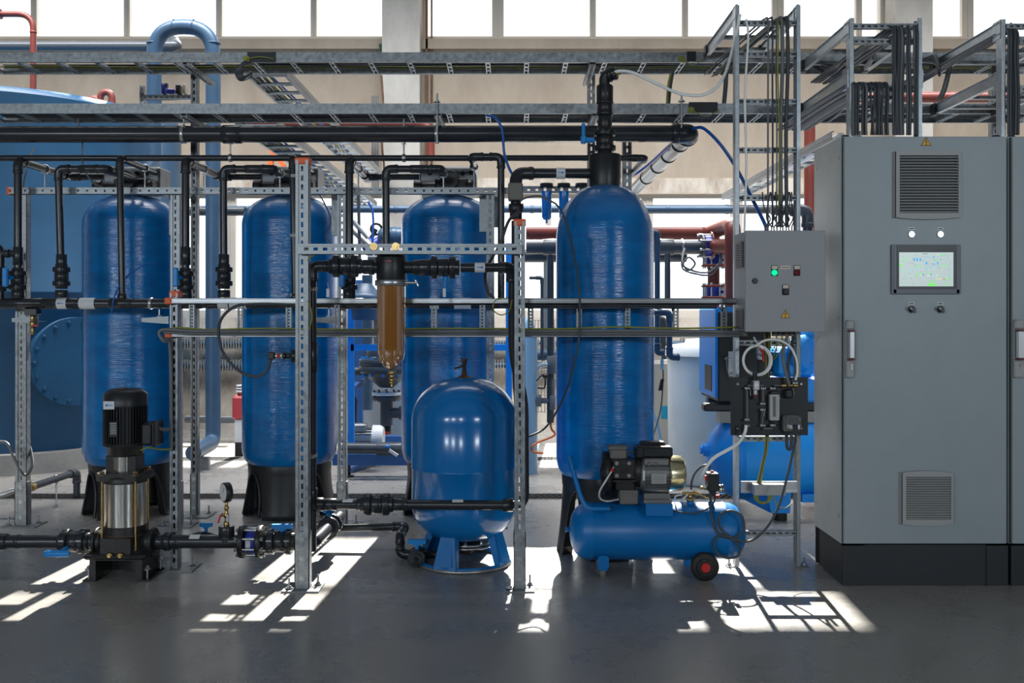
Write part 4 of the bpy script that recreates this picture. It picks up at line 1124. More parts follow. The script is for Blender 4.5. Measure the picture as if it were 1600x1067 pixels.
run(t, [P(-60, 247, D), P(1008, 247, D), P(1008, 247, D)+Vector((0, 1.3, 0))], 0.0185, 'pvc', rad=0.05)
m = MB(); sleeve(m, P(990, 247, D), (1,0,0), 0.07, 0.023); part('coupling', m, G['pvc'], t)
for px in (360, 631): clamp(t, P(px, 247, D), (1,0,0), 0.019, P(px, 225, D))
t = thing('header_pipe', 'black horizontal pipe at waist height in front of the tall tanks, white and blue-arrow stickers', 'pipe', P(400, 474, 5.85))
D = 5.85; m = MB(); m.cyl(P(-60, 474, D), P(800, 474, D), 0.030, 22); part('pipe', m, G['pvc'], t)
m = MB()
for px, L in ((30, .3), (95, .22), (190, .14), (290, .2), (350, .2), (455, .14), (545, .18), (605, .2), (783, .12)): sleeve(m, P(px, 474, D), (1,0,0), L, 0.0335)
part('tee_fitting', m, G['pvc'], t)
wrap_sticker(t, P(91, 474, D), P(106, 474, D), 0.0338, -1)
wrap_sticker(t, P(126, 474, D), P(150, 474, D), 0.0338)
for px, w_ in ((342, 16), (360, 26), (672, 14), (710, 26)): wrap_sticker(t, P(px, 474, D), P(px+w_, 474, D), 0.0338)
m = MB(); sleeve(m, P(236, 474, D), (1,0,0), 0.02, 0.036); part('pipe_clamp', m, G['zinc'], t)

# ------------------------------------------------------------------ risers: three per tank
def riser_front(px, kind, label, leftstub=False):
    D = 5.85; t = thing('riser_pipe', label, 'pipe', P(px, 470, D), 'black riser pipes')
    back = P(px, 251, D)+Vector((0, 0.68, 0)); back.z -= 0.0
    end = Vector((back.x+0.30, back.y, back.z-0.012)) if kind != 'short' else back
    pts = [P(px, 440, D), P(px, 251, D), back] + ([Vector((back.x+0.36, back.y, back.z))] if kind != 'short' else [])
    run(t, pts, 0.0235, 'pvc', rad=0.045)
    m = MB(); union(m, P(px, 438, D), (0,0,1), 0.027, 0.15)
    vo = part('ball_valve', m, G['pvc'], t)
    m = MB(); sleeve(m, P(px, 400, D), (0,0,1), 0.11, 0.029); sleeve(m, P(px, 460, D), (0,0,1), 0.05, 0.038); part('coupling', m, G['pvc'], t)
    m = MB(); q = P(px-8, 434, D); m.cyl(P(px, 434, D), q+Vector((-0.0,-0.075,0)), 0.012, 10); m.bev(q.x-0.016, q.x+0.018, D-0.10, D-0.075, q.z-0.058, q.z+0.058, 0.007); part('handle', m, G['handle'], vo)
    clamp(t, P(px, 251, D)+Vector((0, 0.34, 0)), (0,1,0), 0.025, P(px, 251, D)+Vector((0, 0.34, -0.14)))
    if leftstub:
        m = MB(); m.prof(P(px, 396, D), (-1,0,0), [(0, 0.05, 0.022), (0.05, 0.075, 0.027), (0.075, 0.12, 0.018)], 14); part('side_port', m, G['pvc'], t)
    return t
riser_front(28, 'full', 'black riser with blue handle valve at the leftmost post', True)
riser_front(290, 'full', 'black riser with blue handle valve between the first two tall tanks')
riser_front(546, 'full', 'black riser crossing the slotted crossbar right of the second tall tank')
def riser_mid(px, label, x2, tilt=0):
    D = 5.85; t = thing('riser_pipe', label, 'pipe', P(px, 470, D), 'black riser pipes')
    pts = [P(px+tilt, 440, D), P(px-1, 264, D), P(x2, 264, D), P(x2, 266, D)+Vector((0.0, 0.42, 0))]
    run(t, pts, 0.0215, 'pvc', rad=0.04)
    m = MB(); sleeve(m, P((px+x2)/2+8, 264, D), (1,0,0), 0.11, 0.025); sleeve(m, P(px+tilt, 409, D), (0,0,1), 0.09, 0.031); sleeve(m, P(px+tilt, 459, D), (0,0,1), 0.045, 0.037); part('coupling', m, G['pvc'], t)
    m = MB(); union(m, P(px+tilt, 432, D), (0,0,1), 0.028, 0.15); part('union', m, G['pvc'], t)
    clamp(t, P(x2, 266, D)+Vector((0, 0.15, 0)), (0,1,0), 0.023, P(x2, 266, D)+Vector((0, 0.15, -0.13)))
riser_mid(92, 'slightly leaning black riser left of the first tall tank', 168, 4)
riser_mid(350, 'black riser with union fitting left of the second tall tank', 428)
riser_mid(604, 'black riser passing behind the crossbar above the amber filter', 690)
def riser_thin(px, label, clips=False):
    D = 5.85; t = thing('riser_pipe', label, 'pipe', P(px, 470, D), 'black riser pipes')
    run(t, [P(px+3, 470, D), P(px-1, 247, D), P(px-1, 247, D)+Vector((0, 0.78, -0.0))], 0.020, 'pvc', rad=0.04)
    m = MB(); sleeve(m, P(px+3, 464, D), (0,0,1), 0.04, 0.027); part('coupling', m, G['pvc'], t)
    clamp(t, P(px-1, 247, D)+Vector((0, 0.40, 0)), (0,1,0), 0.021, P(px-1, 247, D)+Vector((0, 0.40, -0.16)))
riser_thin(188, 'slim black riser in front of the first tall tank, bending back at the top')
riser_thin(458, 'slim black riser just left of the tall orange-capped front post')
t = thing('riser_pipe', 'slim black riser with two bends at the right edge of the third tall tank', 'pipe', P(783, 470, 5.85), 'black riser pipes')
D = 5.85
run(t, [P(783, 470, D), P(783, 245, D), P(737, 245, D), P(737, 247, D)+Vector((0, 0.7, 0))], 0.021, 'pvc', rad=0.045)
clamp(t, P(737, 247, D)+Vector((0, 0.35, 0)), (0,1,0), 0.022, P(737, 247, D)+Vector((0, 0.35, -0.16)))
# far left cut-off riser
t = thing('riser_pipe', 'black riser cut by the left picture edge with its own valve', 'pipe', P(0, 470, 5.85), 'black riser pipes')
m = MB(); m.tube(bend([P(0, 470, D), P(0, 384, D), P(-40, 384, D)], 0.05), 0.026, 16); part('pipe', m, G['pvc'], t)
m = MB(); union(m, P(0, 436, D), (0,0,1), 0.028, 0.15); part('union', m, G['pvc'], t)
# drip tap under the header pipe, left
t = thing('sample_tap', 'brass sample tap with red lever hanging under the header pipe at far left', 'tap', P(51, 520, 5.85))
m = MB(); m.bev(X(41,D), X(61,D), D-0.03, D+0.03, Z(492,D), Z(482,D), 0.004); part('saddle', m, G['pvc'], t)
m = MB(); m.prof(P(51, 492, D), (0,0,-1), [(0, 0.04, 0.014), (0.04, 0.07, 0.018), (0.07, 0.12, 0.011)], 10); part('body', m, G['brass'], t)
m = MB(); m.bev(X(53,D), X(62,D), D-0.02, D-0.012, Z(510,D), Z(507,D), 0.002); part('lever', m, G['redp'], t)
# pressure sensor and its cable by the front post
t = thing('pressure_sensor', 'black and steel pressure sensor with red ring pointing left at the front post', 'sensor', P(445, 556, 4.72))
D = 4.72
m = MB(); m.prof(P(466, 556, D), (-1,0,0), [(0, 0.03, 0.034), (0.03, 0.06, 0.014), (0.06, 0.075, 0.018)], 16); m.bev(X(419,D), X(430,D), D-0.02, D+0.02, Z(561,D), Z(550,D), 0.004); part('housing', m, G['black'], t)
m = MB(); m.prof(P(443, 556, D), (-1,0,0), [(0, 0.018, 0.013), (0.028, 0.042, 0.013)], 14); part('body', m, G['zinc'], t)
m = MB(); m.prof(P(437, 556, D), (-1,0,0), [(0, 0.010, 0.0135)], 14); part('red_ring', m, G['redp'], t)
t = thing('sensor_cable', 'thick black cable looping from the waist-high ladder down to the pressure sensor', 'cable', P(380, 588, 4.8))
m = MB(); m.tube(spl([P(470, 476, 4.93), P(400, 475, 4.9), P(365, 480, 4.86), P(343, 505, 4.82), P(346, 545, 4.78), P(368, 575, 4.75), P(395, 588, 4.72), P(415, 582, 4.72), P(424, 560, 4.72)]), 0.0075, 10); part('cable', m, G['cable'], t)

# ------------------------------------------------------------------ cable trays (ladders)
def tray_run(a, b, width_dir, wd, label, rp, group='cable ladders', rh=0.058, ph=0.0, mt='galv'):
    """ladder tray from a to b (centre line of the near rail), second rail at width_dir*wd"""
    a = Vector(a); b = Vector(b); t = thing('cable_ladder', label, 'cable ladder', (a+b)/2, group)
    ax = (b-a); L = ax.length; ax.normalize(); wdv = Vector(width_dir).normalized(); up = ax.cross(wdv); 
    if up.length < 0.1: up = Vector((0,0,1))
    up.normalize()
    for k, s in ((0, -1), (1, 1)):
        m = MB(); c = (a+b)/2 + wdv*wd*k
        m.obox(c, (ax, wdv, up), (L, 0.003, rh)); m.obox(c - wdv*s*0.008 + up*(rh/2), (ax, wdv, up), (L, 0.018, 0.003)); m.obox(c - wdv*s*0.008 - up*(rh/2), (ax, wdv, up), (L, 0.018, 0.003))
        m.obox(c + wdv*s*0.002, (ax, wdv, up), (L, 0.003, 0.012))
        part('side_rail', m, G[mt], t)
    n = int((L-ph)/rp)
    for i in range(n+1):
        p = a + ax*(ph+i*rp) + wdv*wd/2 - up*(rh/2-0.008)*(1 if up.z > 0 or abs(up.z) < 0.1 else -1)
        m = MB(); 
        for q in (-1, 1): m.obox(p + ax*q*0.012, (ax, wdv, up), (0.006, wd, 0.018))
        m.obox(p, (ax, wdv, up), (0.03, wd, 0.002)) if False else None
        for q in (-0.3, 0, 0.3): m.obox(p + wdv*wd*q, (ax, wdv, up), (0.024, wd*0.14, 0.003))
        part('rung', m, G['galvl'], t)
    return t
DT_ = 5.86; sp = 61.3/S(DT_)
zt1 = Z(89.5, DT_); zt2 = Z(169.5, DT_)
tray_run((X(-35,DT_), DT_, zt1), (X(1640,DT_), DT_, zt1), (0,1,0), 0.30, 'upper of the two long horizontal cable ladders across the whole room', sp, ph=0.0)
tray_run((X(-35,DT_), DT_, zt2), (X(1640,DT_), DT_, zt2), (0,1,0), 0.30, 'lower of the two long horizontal cable ladders across the whole room', sp, ph=0.0)
# cables lying in them
def lay(label, z, ys, x0, x1, r, mt, sag=0.004, nm='tray_cable', step=0.35):
    t = thing(nm, label, 'cable', ((x0+x1)/2, ys[0], z))
    m = MB()
    for k, y in enumerate(ys):
        pts = []; x = x0
        while x < x1: pts.append((x, y+random.uniform(-0.006, 0.006), z+random.uniform(-sag, sag))); x += step
        pts.append((x1, y, z)); m.tube(spl(pts, 3), r, 7)
    part('cable', m, G[mt], t)
lay('yellow-green cable lying in the upper long cable ladder', zt1-0.010, (DT_+0.20,), -3.2, 3.2, 0.008, 'cabley')
lay('bundle of dark cables in the upper long cable ladder', zt1-0.008, (DT_+0.06, DT_+0.09, DT_+0.12, DT_+0.15), -1.6, 3.2, 0.010, 'cable')
lay('bundle of dark cables in the lower long cable ladder', zt2-0.008, (DT_+0.10, DT_+0.13, DT_+0.17, DT_+0.21), -3.2, 3.2, 0.009, 'cable')
lay('pale grey cable in the lower long cable ladder', zt2-0.006, (DT_+0.05,), -0.9, 2.4, 0.006, 'cableg')
# joint plates on the trays
for px0, px1, py0, py1, nm in ((387, 431, 82, 98, 'dark splice plate on the upper long ladder above the second tall tank'), (1073, 1087, 81, 96, 'small splice plate on the upper long ladder left of the vertical ladder'), (1076, 1121, 160, 176, 'splice plate on the lower long ladder left of the vertical ladder')):
    m = MB(); m.box(X(px0,DT_), X(px1,DT_), DT_-0.010, DT_-0.005, Z(py1,DT_), Z(py0,DT_)); solo('splice_plate', m, G['plinth'], nm, 'plate', 'splice plates')
for (xa, xb, ya, lab) in ((385, 428, 92, 'left small earth strap on the upper long ladder'), (1065, 1100, 92, 'small earth strap on the upper long ladder near the vertical ladder'), (1080, 1125, 172, 'sagging earth strap on the lower long ladder')):
    m = MB(); d = -1 if xa == 385 else 3; m.tube(spl([P(xa, ya, 5.84), P((xa+xb)/2, ya+d*3, 5.83), P(xb, ya, 5.84)]), 0.003, 6); hexbolt(m, P(xa, ya, 5.85), (0,-1,0), 0.012, 0.008); solo('earth_strap', m, G['cabley'], lab, 'cable', 'earth straps')
# ladders running back to the wall
zb1 = zt1-0.01
def back_tray(px0, px1, D0, D1, z, label, mt='galv'):
    x0 = X(px0, D0); x1 = X(px1, D0)
    return tray_run((x0, D0, z), (x0, D1, z), (1,0,0), x1-x0, label, 0.25, mt=mt)
back_tray(384, 448, 6.2, 11.2, Z(112, 6.2), 'upper cable ladder running straight back to the wall above the second tall tank')
back_tray(368, 432, 6.2, 10.8, Z(192, 6.2), 'lower cable ladder running back to the wall behind the second tall tank')
for zz, lab in ((Z(112, 6.2)-0.005, 'grey and yellow cables in the upper ladder running back to the wall'), (Z(192, 6.2)-0.005, 'blue and grey cables in the lower ladder running back to the wall')):
    t = thing('tray_cable', lab, 'cable', (X(405, 6.2), 8, zz)); px0 = 384 if zz > Z(150, 6.2) else 368
    for k, mt in enumerate(('cableg', 'cable', 'cableg', 'cabley', 'cable', 'cableb')):
        m = MB(); x = X(px0+6+k*6, 6.2); m.tube(spl([(x+random.uniform(-.01, .01), 6.25+q*0.5, zz+random.uniform(-.004,.006)) for q in range(10)], 3), 0.007, 6); part('cable', m, G[mt], t)
back_tray(1300, 1345, 6.3, 9.6, Z(212, 6.3), 'cable ladder running back to the window behind the vertical cable ladder')
t = thing('tray_cable', 'white wrapped cable bundle in the ladder running back behind the vertical ladder', 'cable', (X(1320, 6.3), 8, Z(212, 6.3)))
m = MB(); m.tube([(X(1318, 6.3), 6.35, Z(213, 6.3)), (X(1318, 6.3), 8.4, Z(213, 6.3))], 0.035, 10); part('cable', m, G['hose'], t)
# perforated hanger arms below the long ladders
for i, (px, py, lab) in enumerate(((290, 102, 'perforated arm under the upper long ladder at the tall rear post'), (287, 183, 'perforated arm under the lower long ladder at the tall rear post'), (926, 102, 'perforated arm under the upper long ladder behind the black pipe stack'), (930, 183, 'perforated arm under the lower long ladder behind the black pipe stack'), (684, 180, 'perforated arm under the lower long ladder near the middle'))):
    D = 5.84; a = P(px, py-3, D); a.z = (zt1 if py < 150 else zt2)-0.052
    t = thing('hanger_arm', lab, 'bracket', a, 'hanger arms')
    m = MB(); strut(m, a, a+Vector((0, 0.52, 0)), (0,0,-1), 0.041, 0.02, 0.05, 0.026, 0.014); part('channel', m, G['galv'], t)
for px, y0, y1, lab in ((683, 146, 225, 'threaded rod rising through the lower long ladder near the middle'), (631, 186, 244, 'thin threaded rod holding the thin overhead pipe'), (1065, 145, 200, 'threaded rod above the elbow of the thick overhead pipe')):
    m = MB(); m.cyl(P(px, y0, 5.84 if px != 631 else 5.9), P(px, y1, 5.84 if px != 631 else 5.9), 0.006, 8); hexbolt(m, P(px, y0+14, 5.84 if px != 631 else 5.9), (0,0,1), 0.013, 0.012); solo('threaded_rod', m, G['zinc'], lab, 'rod')
# small instrument bracket at the blue-grey pipe
t = thing('solenoid_valve_group', 'blue and white solenoid valves on a bracket by the inverted U pipe', 'valve', P(260, 155, 7.0))
D = 7.0
m = MB(); strut(m, P(222, 152, D), P(300, 152, D), (0,-1,0), 0.035, 0.03, 0.04, 0.02, 0.01); strut(m, P(222, 170, D), P(222, 134, D), (0,-1,0), 0.035, 0.03, 0.04, 0.02, 0.01); part('bracket', m, G['zinc'], t)
m = MB(); m.bev(X(254,D), X(260,D), D-0.03, D+0.03, Z(148,D), Z(132,D), 0.006); m.bev(X(262,D), X(274,D), D-0.03, D+0.02, Z(147,D), Z(140,D), 0.006); part('coil', m, G['cobalt'], t)
m = MB(); m.bev(X(277,D), X(284,D), D-0.04, D+0.02, Z(148,D), Z(134,D), 0.004); m.bev(X(253,D), X(262,D), D-0.02, D+0.02, Z(137,D), Z(130,D), 0.004); part('coil_cap', m, G['black'], t)
m = MB(); m.bev(X(288,D), X(292,D), D-0.04, D+0.02, Z(148,D), Z(133,D), 0.004); part('plug', m, G['cream'], t)
# control cabinet with perforated plate and wires on the frames behind the posts
for i, (px0, px1, py0, py1, D, lab) in enumerate(((264, 275, 303, 367, 6.2, 'small galvanised plate behind the post at the first tall tank'), (518, 529, 303, 368, 6.2, 'small galvanised plate behind the post at the second tall tank'), (749, 768, 303, 362, 6.15, 'galvanised plate beside the third tall tank'))):
    m = MB(); m.box(X(px0,D), X(px1,D), D, D+0.05, Z(py1,D), Z(py0,D)); solo('mounting_plate', m, G['galv'], lab, 'plate', 'mounting plates')
# loose cables around
def cable(pts, r, mt, label, nm='cable', n=8, cat='cable'):
    m = MB(); m.tube(spl(pts, n), r, 8); return solo(nm, m, G[mt], label, cat)
cable([P(760, 180, 5.84), P(775, 185, 5.8), P(785, 205, 5.8), P(788, 240, 5.8), P(798, 268, 5.8), P(812, 288, 5.9)], 0.008, 'cableb', 'blue hose dropping from the lower long ladder to the grey actuator', 'air_hose')
cable([P(1085, 200, 5.8), P(1100, 201, 5.7), P(1125, 225, 5.6), P(1150, 262, 5.4), P(1175, 310, 5.2), P(1195, 350, 5.1), P(1197, 362, 5.0)], 0.010, 'cableb', 'blue hose sweeping from the thick pipe elbow behind the vertical ladder to the wall box', 'air_hose')
cable([P(1085, 200, 5.82), P(1060, 215, 6.2), P(1010, 260, 6.8), P(975, 283, 7.0)], 0.010, 'cableb', 'blue hose running down-left along the bright pipe behind the nearest tank', 'air_hose')
cable([P(955, 115, 5.36), P(968, 111, 5.34), P(990, 114, 5.3), P(1030, 133, 5.25), P(1065, 147, 5.2), P(1100, 148, 5.2), P(1125, 130, 5.15), P(1140, 95, 5.1), P(1152, 45, 5.02), P(1156, 22, 5.0)], 0.0085, 'hose', 'white hose hanging in a curve from the black pipe stack to the vertical ladder top', 'white_hose', cat='hose')
cable([P(868, 318, 5.1), P(880, 335, 5.05), P(893, 380, 5.0), P(904, 440, 4.95), P(906, 490, 4.92), P(903, 540, 4.9), P(885, 610, 4.95), P(855, 665, 5.0), P(822, 684, 4.9)], 0.0055, 'cable', 'thin black cable hanging in a long bow in front of the nearest tall tank')
cable([P(868, 318, 5.1), P(845, 307, 5.0), P(826, 308, 4.95), P(815, 312, 4.9)], 0.0055, 'cableg', 'thin cable from the grey actuator towards the nearest tall tank')
cable([P(242, 410, 5.9), P(222, 415, 5.95), P(198, 432, 5.88), P(180, 460, 5.8), P(174, 490, 5.8)], 0.0045, 'cableb', 'thin blue tube arching in front of the first tall tank', 'air_hose')
cable([P(52, 230, 6.2), P(45, 255, 6.1), P(38, 280, 6.0), P(33, 320, 6.05)], 0.005, 'cableg', 'thin cable dropping past the left end of the perforated top rail')
cable([P(122, 184, 6.0), P(124, 200, 6.0), P(129, 225, 6.0), P(130, 260, 5.85), P(145, 285, 5.9), P(160, 292, 5.95)], 0.005, 'cableg', 'thin cable hanging from the lower ladder over the first tall tank')
cable([P(500, 305, 6.05), P(508, 320, 6.0), P(517, 345, 6.0), P(509, 368, 6.0), P(517, 380, 6.0)], 0.0045, 'cable', 'thin crooked cable at the right shoulder of the second tall tank')
cable([P(1048, 116, 5.9), P(1044, 135, 5.9), P(1042, 165, 5.9)], 0.007, 'cabley', 'short yellow-green cable between the two long ladders, left of the white hose dip')
cable([P(1052, 112, 5.9), P(1048, 135, 5.9), P(1045, 165, 5.9)], 0.008, 'cable', 'short black cable between the two long ladders, beside the yellow-green one')
cable([P(1135, 100, 5.9), P(1134, 130, 5.9), P(1131, 165, 5.9)], 0.014, 'cable', 'thick black cable between the two long ladders close to the vertical ladder')
t = thing('cable_coil', 'coil of dark cables hanging under the upper long ladder above the second riser', 'cable', P(383, 118, 5.9))
m = MB()
for k in range(4): m.tube(spl([P(402, 100, 5.95), P(385-k, 98, 5.85), P(370+k*2, 110, 5.85), P(375+k*2, 124-k, 5.85), P(392, 120-k*2, 5.95)], 6), 0.011, 8)
part('cable', m, G['cable'], t)
# ------------------------------------------------------------------ vertical multistage pump
def vpump():
    D = 4.88; cx = X(196, D)
    def z(py): return Z(py, D)
    t = thing('multistage_pump', 'vertical pump with black motor and stainless steel sleeve in front of the first tall tank', 'pump', (cx, D, 0))
    # base stool
    m = MB(); zb = 0.115
    m.box(cx-0.13, cx-0.10, D-0.12, D+0.12, 0.006, zb); m.box(cx+0.10, cx+0.13, D-0.12, D+0.12, 0.006, zb); m.box(cx-0.10, cx+0.10, D+0.08, D+0.11, 0.006, zb)
    m.box(cx-0.165, cx-0.10, D-0.12, D+0.12, 0, 0.008); m.box(cx+0.10, cx+0.165, D-0.12, D+0.12, 0, 0.008); m.box(cx-0.10, cx+0.10, D-0.12, D+0.12, zb-0.01, zb)
    part('base_stool', m, G['cast'], t)
    for sx in (-1, 1):
        for sy in (-1, 1):
            m = MB(); m.cyl((cx+sx*0.145, D+sy*0.09, 0.008), (cx+sx*0.145, D+sy*0.09, 0.075), 0.006, 8); hexbolt(m, (cx+sx*0.145, D+sy*0.09, 0.055), (0,0,1), 0.012, 0.014); part('anchor_bolt', m, G['zinc'], t)
    m = MB(); m.bev(cx-0.155, cx+0.155, D-0.15, D+0.15, zb, zb+0.022, 0.01)
    m.lathe((cx, D, zb+0.022), (0,0,1), [(0, 0.13), (0.02, 0.115), (0.06, 0.105), (0.125, 0.103)], 32)
    for s in (-1, 1): m.prof((cx+s*0.09, D, Z(846,D)), (s,0,0), [(0, 0.045, 0.052), (0.02, 0.05, 0.06), (0.045, 0.06, 0.072)], 24)
    m.box(cx-0.075, cx+0.075, D-0.125, D-0.09, zb+0.02, zb+0.10)
    part('casting', m, G['cast'], t)
    m = MB()
    for dx in (-0.022, 0.03): m.prof((cx+dx, D-0.126, z(858)), (0,-1,0), [(0, 0.018, 0.017)], 6); m.prof((cx+dx, D-0.14, z(858)), (0,-1,0), [(0, 0.01, 0.010)], 6)
    part('vent_plug', m, G['brass'], t)
    m = MB(); m.lathe((cx, D, z(831)), (0,0,1), [(0, 0.102), (z(752)-z(831), 0.102)], 48); part('sleeve', m, G['steel'], t)
    m = MB(); m.lathe((cx, D, z(832)-0.004), (0,0,1), [(0, 0.106), (0.006, 0.106)], 40); part('sleeve_ring', m, G['rust'], t)
    m = MB(); m.lathe((cx, D, z(752)), (0,0,1), [(0, 0.108), (0.025, 0.11), (0.035, 0.10)], 40); m.bev(cx-0.12, cx+0.12, D-0.10, D+0.10, z(745), z(738), 0.03)
    part('head_flange', m, G['cast'], t)
    for k in range(4):
        a = PI/4 + k*PI/2; q = Vector((cx+math.cos(a)*0.118, D+math.sin(a)*0.118, 0)); m = MB(); m.cyl(q+Vector((0,0,zb+0.02)), q+Vector((0,0,z(738))), 0.006, 8)
        hexbolt(m, q+Vector((0,0,z(738))), (0,0,1), 0.013, 0.018); part('stay_bolt', m, G['brass'], t)
    # lantern with openings showing the coupling guard
    m = MB()
    for s in (-1, 1): m.box(cx+s*0.052-0.022, cx+s*0.052+0.022, D-0.06, D+0.06, z(738), z(710))
    m.lathe((cx, D, z(711)), (0,0,1), [(0, 0.078), (0.01, 0.086), (0.05, 0.086), (0.06, 0.10)], 36); part('lantern', m, G['cast'], t)
    m = MB(); m.lathe((cx, D-0.0, z(741)), (0,0,1), [(0, 0.069), (z(711)-z(741), 0.069)], 32); part('coupling_guard', m, G['steel'], t)
    # motor
    mz0, mz1 = z(694), z(628)
    m = MB(); m.lathe((cx, D, mz0), (0,0,1), [(0, 0.090), (mz1-mz0, 0.090)], 40); 
    for k in range(44):
        a = 2*PI*k/44
        m.obox((cx+math.cos(a)*0.098, D+math.sin(a)*0.098, (mz0+mz1)/2-0.006), ((math.cos(a),math.sin(a),0),(-math.sin(a),math.cos(a),0),(0,0,1)), (0.018,0.004,mz1-mz0-0.01))
    m.lathe((cx, D, mz0-0.004), (0,0,1), [(0, 0.103), (0.016, 0.106)], 40)
    mo = part('motor_body', m, G['black'], t)
    m = MB(); m.lathe((cx, D, z(633)), (0,0,1), [(0, 0.107), (z(615)-z(633), 0.107), (z(610)-z(633), 0.088), (z(608)-z(633)+0.002, 0.07), (z(608)-z(633)+0.004, 0.0)], 48, True, False); part('fan_cowl', m, G['black'], t)
    m = MB(); m.prof((cx-0.01, D, z(608)), (0,0,1), [(0, 0.008, 0.02)], 14); m.strip((cx-0.03, D-0.02, z(606)), (cx+0.01, D-0.02, z(606)), (0,0,1), 0.004, 0.004); part('eye_cap', m, G['rust'], t)
    m = MB(); m.bev(cx+0.098, cx+0.160, D-0.06, D+0.06, z(694), z(659), 0.012); m.bev(cx+0.155, cx+0.172, D-0.065, D+0.065, z(696), z(657), 0.006); part('terminal_box', m, G['black'], t)
    m = MB(); m.box(cx-0.034, cx+0.006, D-0.115, D-0.108, z(678), z(655)); m.m = 1
    for k in range(7): m.box(cx-0.029, cx+0.001, D-0.1157, D-0.115, z(657.5+k*2.6)-0.0012, z(657.5+k*2.6)+0.0012)
    m.m = 1; part('nameplate', m, (G['plinth'], G['alu']), t)
    arrow_sticker(t, (cx-0.038, D-0.110, z(630)), (1,0,0.0), (0,0,1), 0.055, 0.040, False)
    t2 = thing('motor_cable', 'grey cable from the black pump motor to the slotted post', 'cable', P(255, 670, 4.9))
    m = MB(); m.tube(spl([(cx+0.165, D, z(668)), P(250, 670, 4.9), P(258, 671, 4.93), P(266, 670, 4.97)]), 0.009, 10); part('cable', m, G['cableg'], t2)
    t2 = thing('earth_cable', 'yellow earth cable from the pump head to the slotted post', 'cable', P(245, 700, 4.9))
    m = MB(); m.tube(spl([(cx+0.09, D-0.03, z(702)), P(232, 699, 4.85), P(250, 702, 4.9), P(266, 702, 4.95)]), 0.0045, 8); part('cable', m, G['cabley'], t2)
vpump()
# suction line left of pump
D = 4.88; zc = 846
t = thing('suction_pipe', 'black pipe entering the vertical pump from the left with a blue valve handle', 'pipe', P(80, 846, D))
m = MB(); m.cyl(P(-70, zc, D), P(100, zc, D), 0.032, 22); part('pipe', m, G['pvc'], t)
m = MB(); sleeve(m, P(4, zc, D), (1,0,0), 0.05, 0.040); sleeve(m, P(28, zc, D), (1,0,0), 0.02, 0.035); sleeve(m, P(146, zc, D), (1,0,0), 0.07, 0.038); part('coupling', m, G['pvc'], t)
m = MB(); union(m, P(117, zc, D), (1,0,0), 0.036, 0.155, 28); vo = part('ball_valve', m, G['pvc'], t)
m = MB(); q = P(112, 850, D); m.cyl(q, q+Vector((-0.01,-0.085,-0.02)), 0.014, 12); q += Vector((-0.03,-0.095,-0.025)); m.tube([q+Vector((k*0.0125,0,0)) for k in range(-5, 6)], [0.012,0.016,0.018,0.016,0.018,0.02,0.018,0.016,0.018,0.016,0.012], 10); part('handle', m, G['handle'], vo)
m = MB(); m.strip(P(82, 862, 4.78), P(86, 876, 4.78), (1,0,0), 0.006, 0.002); part('tag', m, G['brass'], t)
# discharge line right of pump
t = thing('discharge_pipe', 'black pipe leaving the pump to the right with blue check valve and blue handle', 'pipe', P(340, 846, D))
m = MB(); m.cyl(P(234, zc, D), P(384, zc, D), 0.034, 22); m.cyl(P(408, zc, D), P(470, zc, D), 0.03, 22); part('pipe', m, G['pvc'], t)
m = MB(); m.prof(P(236, zc, D), (1,0,0), [(0, 0.02, 0.032), (0.02, 0.07, 0.04), (0.07, 0.105, 0.046), (0.09, 0.14, 0.037)], 20); part('coupling', m, G['pvc'], t)
wrap_sticker(t, P(298, zc, D), P(314, zc, D), 0.0345, None, True)
m = MB(); m.cyl(P(354, zc, D), P(354, 826, D), 0.036, 20); sleeve(m, P(354, 829, D), (0,0,1), 0.05, 0.040); part('tee', m, G['pvc'], t)
fo = MB(); flange(fo, P(380, zc, D), (1,0,0), 0.082, 0.026); fl1 = part('flange', fo, G['black'], t)
fo = MB(); flange(fo, P(407, zc, D), (1,0,0), 0.082, 0.026); fl2 = part('flange', fo, G['black'], t)
m = MB(); m.lathe(P(386, zc, D), (1,0,0), [(0, 0.05), (0.005, 0.056), (0.05, 0.056), (0.055, 0.05)], 28); ck = part('check_valve', m, G['cobalt'], t, 'cobalt blue wafer body')
m = MB(); q = P(392, 846, D); m.box(q.x-0.012, q.x+0.012, D-0.0585, D-0.056, q.z-0.02, q.z+0.02); part('nameplate', m, G['alu'], ck)
m = MB(); flange_bolts(m, P(393.5, zc, D), (1,0,0), 0.068, 0.145, 8, 0.011); part('flange_bolts', m, G['zinc'], t)
m = MB(); union(m, P(438, zc, D), (1,0,0), 0.036, 0.16, 28); vo = part('ball_valve', m, G['pvc'], t)
m = MB(); tee_handle(m, P(441, zc-10, D), (1,0,0), (0,0,1), 0.105, 0.022); part('handle', m, G['handle'], vo)
pts = [P(462, zc, D), P(490, 848, D), P(490, 848, D)+Vector((0.02, 0.62, 0)), P(628, 823, 5.5)]
pts[3].z = pts[2].z; 
m = MB(); m.tube(bend(pts[:3], 0.08, 8), 0.034, 22); part('rear_elbow', m, G['pvc'], t)
m = MB(); q = P(490, 848, D)+Vector((0.01, 0.38, 0)); union(m, q, (0.03,1,0), 0.034, 0.14, 24); vo = part('ball_valve', m, G['pvc'], t)
m = MB(); tee_handle(m, q+Vector((0, 0, 0.045)), (0.5,1,0), (0,0,1), 0.09, 0.02); part('handle', m, G['handle'], vo)
t = thing('tank_feed_pipe', 'thin black pipe running low to the squat blue tank with a side valve', 'pipe', P(570, 823, 5.5))
D5 = 5.45; a = P(515, 825, D5)
pts = [a, P(632, 822, D5), P(632, 868, 5.15), P(700, 862, 5.15)]
